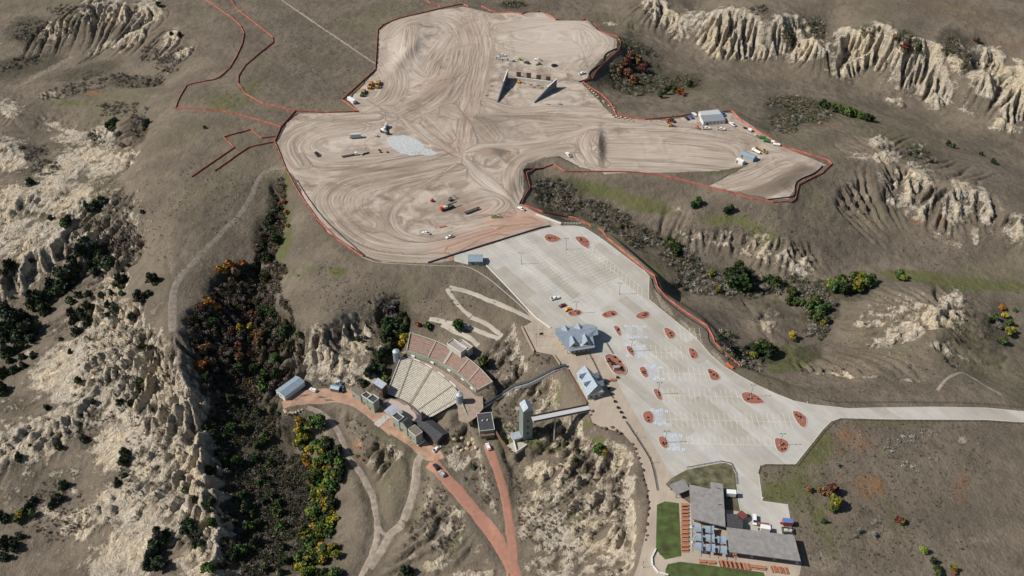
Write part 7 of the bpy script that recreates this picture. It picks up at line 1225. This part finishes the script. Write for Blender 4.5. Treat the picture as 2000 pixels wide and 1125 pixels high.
# --- right-hand ravine
rr_ = pt('1440,540,22,dark 1430,552,18,dark 1450,555,20,dark 1425,535,15,dark 1455,538,15,dark 1440,522,14,green 1386,535,9,lime 1315,480,12,green 1320,492,12,dark 1305,470,9,green 1340,495,14,grey 1402,565,8,lime 1500,545,13,dark 1515,550,12,green 1490,560,11,grey 1545,570,10,green 1540,585,11,green 1552,590,9,green 1680,545,16,lime 1670,560,15,lime 1690,550,14,green 1640,550,14,green 1625,560,12,green 1650,565,14,dark 1700,545,11,green 1615,555,11,lime 1665,540,12,green 1755,537,12,green 1763,545,8,lime 1590,588,12,green 1580,595,12,green 1600,605,12,green 1612,600,10,green 1595,620,12,green 1610,625,10,green 1583,612,10,green 1605,630,7,gold 1565,590,9,green 1620,590,10,grey 1585,640,11,grey 1547,655,8,gold 1550,662,6,lime 1490,678,18,dark 1475,680,13,dark 1500,690,14,dark 1482,672,12,lime 1510,682,11,green 1470,690,9,lime 1960,615,8,gold 1955,600,7,orange 1970,630,9,green 1940,620,8,green 1945,635,9,grey 1965,650,10,lime 1975,645,8,gold 1955,665,10,green 1930,625,7,dark 1980,605,5,green 1362,393,10,green 1425,408,9,green 1355,400,8,dark 1420,412,8,dark 1630,985,14,lime 1622,978,13,lime 1625,990,11,green 1620,955,15,rust 1605,958,10,rust 1578,955,8,rust 1800,1072,9,lime 1860,1110,8,lime 1862,1118,6,orange 1822,1095,8,dark 1830,1110,9,dark 1830,1118,8,green 1608,1018,6,juniper 1755,1015,9,rust 1760,1018,8,lime 1673,1035,8,grey 1708,1018,5,sage 1705,1045,8,sage 1634,908,6,sage 1668,1048,5,sage')
for kk in ('dark', 'green', 'lime', 'gold', 'orange', 'grey', 'rust', 'juniper', 'sage'):
    for lo_, hi_, wh in ((0, 1460, 'right of the parking lot'), (1460, 1570, 'in the right ravine middle'), (1570, 1780, 'in the right ravine and grass'), (1780, 2100, 'near the right edge of the photo')):
        for y0, y1, w2 in ((0, 800, ''), (800, 1200, ' below the exit road')):
            it = [r for r in rr_ if r[3] == kk and lo_ <= r[0] < hi_ and y0 <= r[1] < y1]
            if it: grp(kk, 'broadleaf_tree' if kk in ('dark', 'green', 'lime', 'gold', 'orange') else 'bush', it, KW[kk], (wh + w2).replace('near the right edge of the photo below the exit road', 'at lower right'), 'trees of the right ravine')
g = random.Random(12); ur = pt('1328,180,8,orange 1335,185,5,orange 1628,212,9,green 1640,216,9,green 1655,220,10,green 1667,222,9,green 1678,226,8,green 1690,230,9,dark 1702,232,7,dark 1615,208,9,dark 1605,203,9,dark 1230,110,11,rust 1222,125,10,rust 1245,120,10,rust 1225,145,11,rust 1210,140,9,rust 1235,160,10,rust 1255,135,10,rust 1850,280,6,dark 1860,285,6,green 1310,172,8,dark 1300,180,8,dark 1290,186,8,dark 1318,176,8,green 1345,165,8,dark 1938,315,6,dark 1915,300,5,dark 1745,85,7,rust 1765,95,9,rust 1790,95,9,dark 1560,90,5,rust 1905,80,6,rust')
for kk in ('orange', 'green', 'dark', 'rust'):
    for lo_, hi_, wh in ((0, 1400, 'in the hollow right of the concrete walls'), (1400, 2100, 'near the pale cliffs')):
        it = [r for r in ur if r[3] == kk and lo_ <= r[0] < hi_]
        if it: grp(kk, 'broadleaf_tree' if kk != 'rust' else 'bush', it, KW[kk], wh, 'trees of the upper right')
ul = pt('220,240,10,dark 212,248,8,dark 288,240,9,juniper 282,250,8,grey 238,285,6,grey 400,249,4,dark 335,67,5,dark 310,10,6,dark 352,68,6,rust 60,355,9,juniper 275,235,7,grey 225,235,6,juniper')
grp('dark', 'bush', ul, lambda k: KW[k], 'on the upper left slopes', 'bushes of the upper left')
# --- thickets too dense to count
def thicket(name, label, regions, seed, dens, palette, rr=(.75, 1.8), nl=40, ls=.46, thin=.5, mname='thicket_leaves'):
    g = np.random.default_rng(seed); cen = []; rad = []; cols = []; pal = np.array([p[0] for p in palette]); pw = np.array([p[1] for p in palette], float); pw /= pw.sum()
    for (cx_, cy_, rx, ry, an) in regions:
        n = int(rx * ry * 3.14 * dens * .01); t = g.random(n) * 6.283; r = np.sqrt(g.random(n)) ; u = r * rx * np.cos(t); v = r * ry * np.sin(t); c, s = math.cos(R(an)), math.sin(R(an)); px = cx_ + u * c - v * s; py = cy_ + u * s + v * c
        keep = (fbm(px, py, 18, 300, 2) + .35 * (1 - r)) > .45
        for a, b in zip(px[keep], py[keep]):
            x, y, z = W(a, b); q_ = g.uniform(*rr) * (.75 + .5 * g.random())
            if bil(nobrush, GX0, GY0, DG, np.array([x]), np.array([y]))[0] > .3: continue
            cen.append((x, y, z + q_ * .45)); rad.append(q_); cols.append(pal[g.choice(len(pal), p=pw)])
    print('thicket', name, len(cen))
    m = bpy.data.materials.get(mname) or leaf_mat(mname, (1, 1, 1)); o = leafcloud(name, cen, rad, nl, np.array(rad) * ls * .6, m, np.array(cols) * g.uniform(.7, 1.3, (len(cols), 1)), seed, thin=thin, shell=.35); tag(o, label, None, None, 'stuff'); return o
DKG, OLV, GRY, RST, GLD, BRN_ = (.056, .064, .036), (.115, .105, .052), (.24, .21, .185), (.155, .08, .05), (.21, .14, .045), (.135, .105, .078)
thicket('ravine_thicket', 'dense mixed brush filling the ravine behind the ridge', [(470, 640, 105, 85, -10), (500, 560, 70, 40, -30), (527, 470, 22, 60, 22), (545, 395, 12, 45, 5), (480, 740, 90, 45, 0)], 21, 11, [(DKG, 4), (OLV, 2), (GRY, 2.2), (RST, 1), (BRN_, 2), (GLD, .4)])
thicket('ravine_thicket', 'dark brush of the shaded lower ravine', [(480, 830, 75, 60, 0), (500, 930, 65, 70, 0), (500, 1050, 70, 75, 0), (590, 1000, 45, 120, 0)], 22, 10, [(DKG, 5), (OLV, 1.4), (GRY, 1.2), (BRN_, 2)])
thicket('ravine_thicket', 'grey and green brush of the ravine right of the parking lot', [(1090, 385, 55, 32, 25), (1180, 425, 60, 26, 22), (1260, 470, 60, 22, 25), (1330, 510, 40, 30, 40), (1370, 550, 60, 26, 10), (1450, 560, 60, 26, 0), (1560, 560, 60, 22, 0), (1600, 610, 30, 45, 0), (1450, 700, 50, 16, 25), (1420, 670, 26, 20, 40), (1660, 555, 40, 16, 0), (1590, 650, 26, 16, 0)], 23, 8, [(DKG, 3), (OLV, 2), (GRY, 4), (BRN_, 2)])
thicket('upper_thicket', 'brush in the hollows below the pale cliffs', [(1240, 150, 55, 38, 0), (1330, 160, 50, 18, -10), (1560, 215, 65, 24, 12), (1530, 240, 30, 20, 30), (1800, 300, 30, 16, 20), (1240, 95, 50, 12, 20), (1000, 10, 30, 6, 0), (1540, 70, 14, 18, 0), (1590, 60, 22, 26, 0), (1770, 85, 22, 22, 0), (1860, 90, 26, 22, 0), (1700, 65, 18, 12, 0), (1880, 125, 16, 24, 20), (1480, 20, 20, 10, 0)], 24, 11, [(DKG, 4), (OLV, 2), (GRY, 1.5), (RST, .8), (BRN_, 4)], (.9, 2.1))
thicket('slope_brush', 'grey brush on the upper left slopes', [(160, 170, 90, 14, -15), (270, 160, 60, 12, 0), (60, 60, 45, 22, 0), (130, 50, 16, 18, 0), (30, 125, 60, 12, -10), (70, 300, 40, 16, 0), (190, 270, 20, 14, 0), (270, 245, 20, 22, 0), (320, 120, 60, 20, 20), (230, 215, 60, 14, 0), (170, 25, 14, 16, 0), (250, 30, 10, 20, 0), (90, 330, 30, 16, 0), (250, 480, 30, 30, 0), (120, 20, 30, 10, 0)], 25, 5.5, [(GRY, 5), (BRN_, 3), (DKG, 1.4)], (.8, 1.9))
thicket('slope_brush', 'scattered brush on the theatre slopes and the lower badlands', [(757, 620, 40, 50, 0), (740, 700, 30, 30, 0), (1050, 700, 26, 12, 0), (1120, 910, 40, 30, 0), (1080, 860, 70, 30, 0), (1160, 960, 80, 60, 0), (960, 960, 60, 70, 0), (850, 1000, 60, 90, 0), (700, 850, 40, 60, 0), (1000, 740, 60, 40, 0), (1000, 820, 40, 30, 0), (880, 860, 60, 26, 0), (650, 660, 40, 30, 0), (680, 745, 60, 12, 0), (180, 830, 60, 20, -30), (280, 940, 60, 40, 0), (100, 1000, 80, 60, 0), (230, 700, 60, 60, 0), (1080, 1020, 90, 60, 0), (300, 860, 60, 60, 0)], 26, 1.8, [(GRY, 3), (BRN_, 3), (DKG, 2), (OLV, 2)], (.45, 1.1))
thicket('meadow_scrub', 'low tufts scattered over the open grassland', [(1700, 900, 240, 110, 0), (1700, 1050, 220, 70, 0), (1700, 720, 230, 60, 0), (1450, 480, 200, 70, 0), (1750, 330, 180, 60, 0), (1500, 430, 160, 30, 0), (620, 120, 110, 90, 0), (430, 380, 90, 80, 0), (660, 560, 90, 50, 0), (300, 430, 60, 80, 0), (870, 600, 60, 60, 0), (1330, 210, 100, 20, 0), (1650, 160, 150, 50, 10), (1800, 20, 180, 30, 5), (1850, 480, 120, 50, 0)], 27, 1.0, [(BRN_, 4), (GRY, 2), (OLV, 2), (RST, .4)], (.25, .75))
thicket('sagebrush_patch', 'silvery sagebrush clumps in the field below the exit road', [(1760, 862, 26, 10, 0), (1745, 875, 18, 10, 0), (1800, 850, 30, 8, 0), (1818, 898, 14, 5, 0), (1775, 915, 22, 12, 0), (1635, 910, 10, 6, 0), (1706, 1020, 12, 6, 0), (1704, 1045, 14, 7, 0)], 28, 3, [((.22, .21, .19), 3), ((.28, .27, .23), 1)], (.5, 1.1))
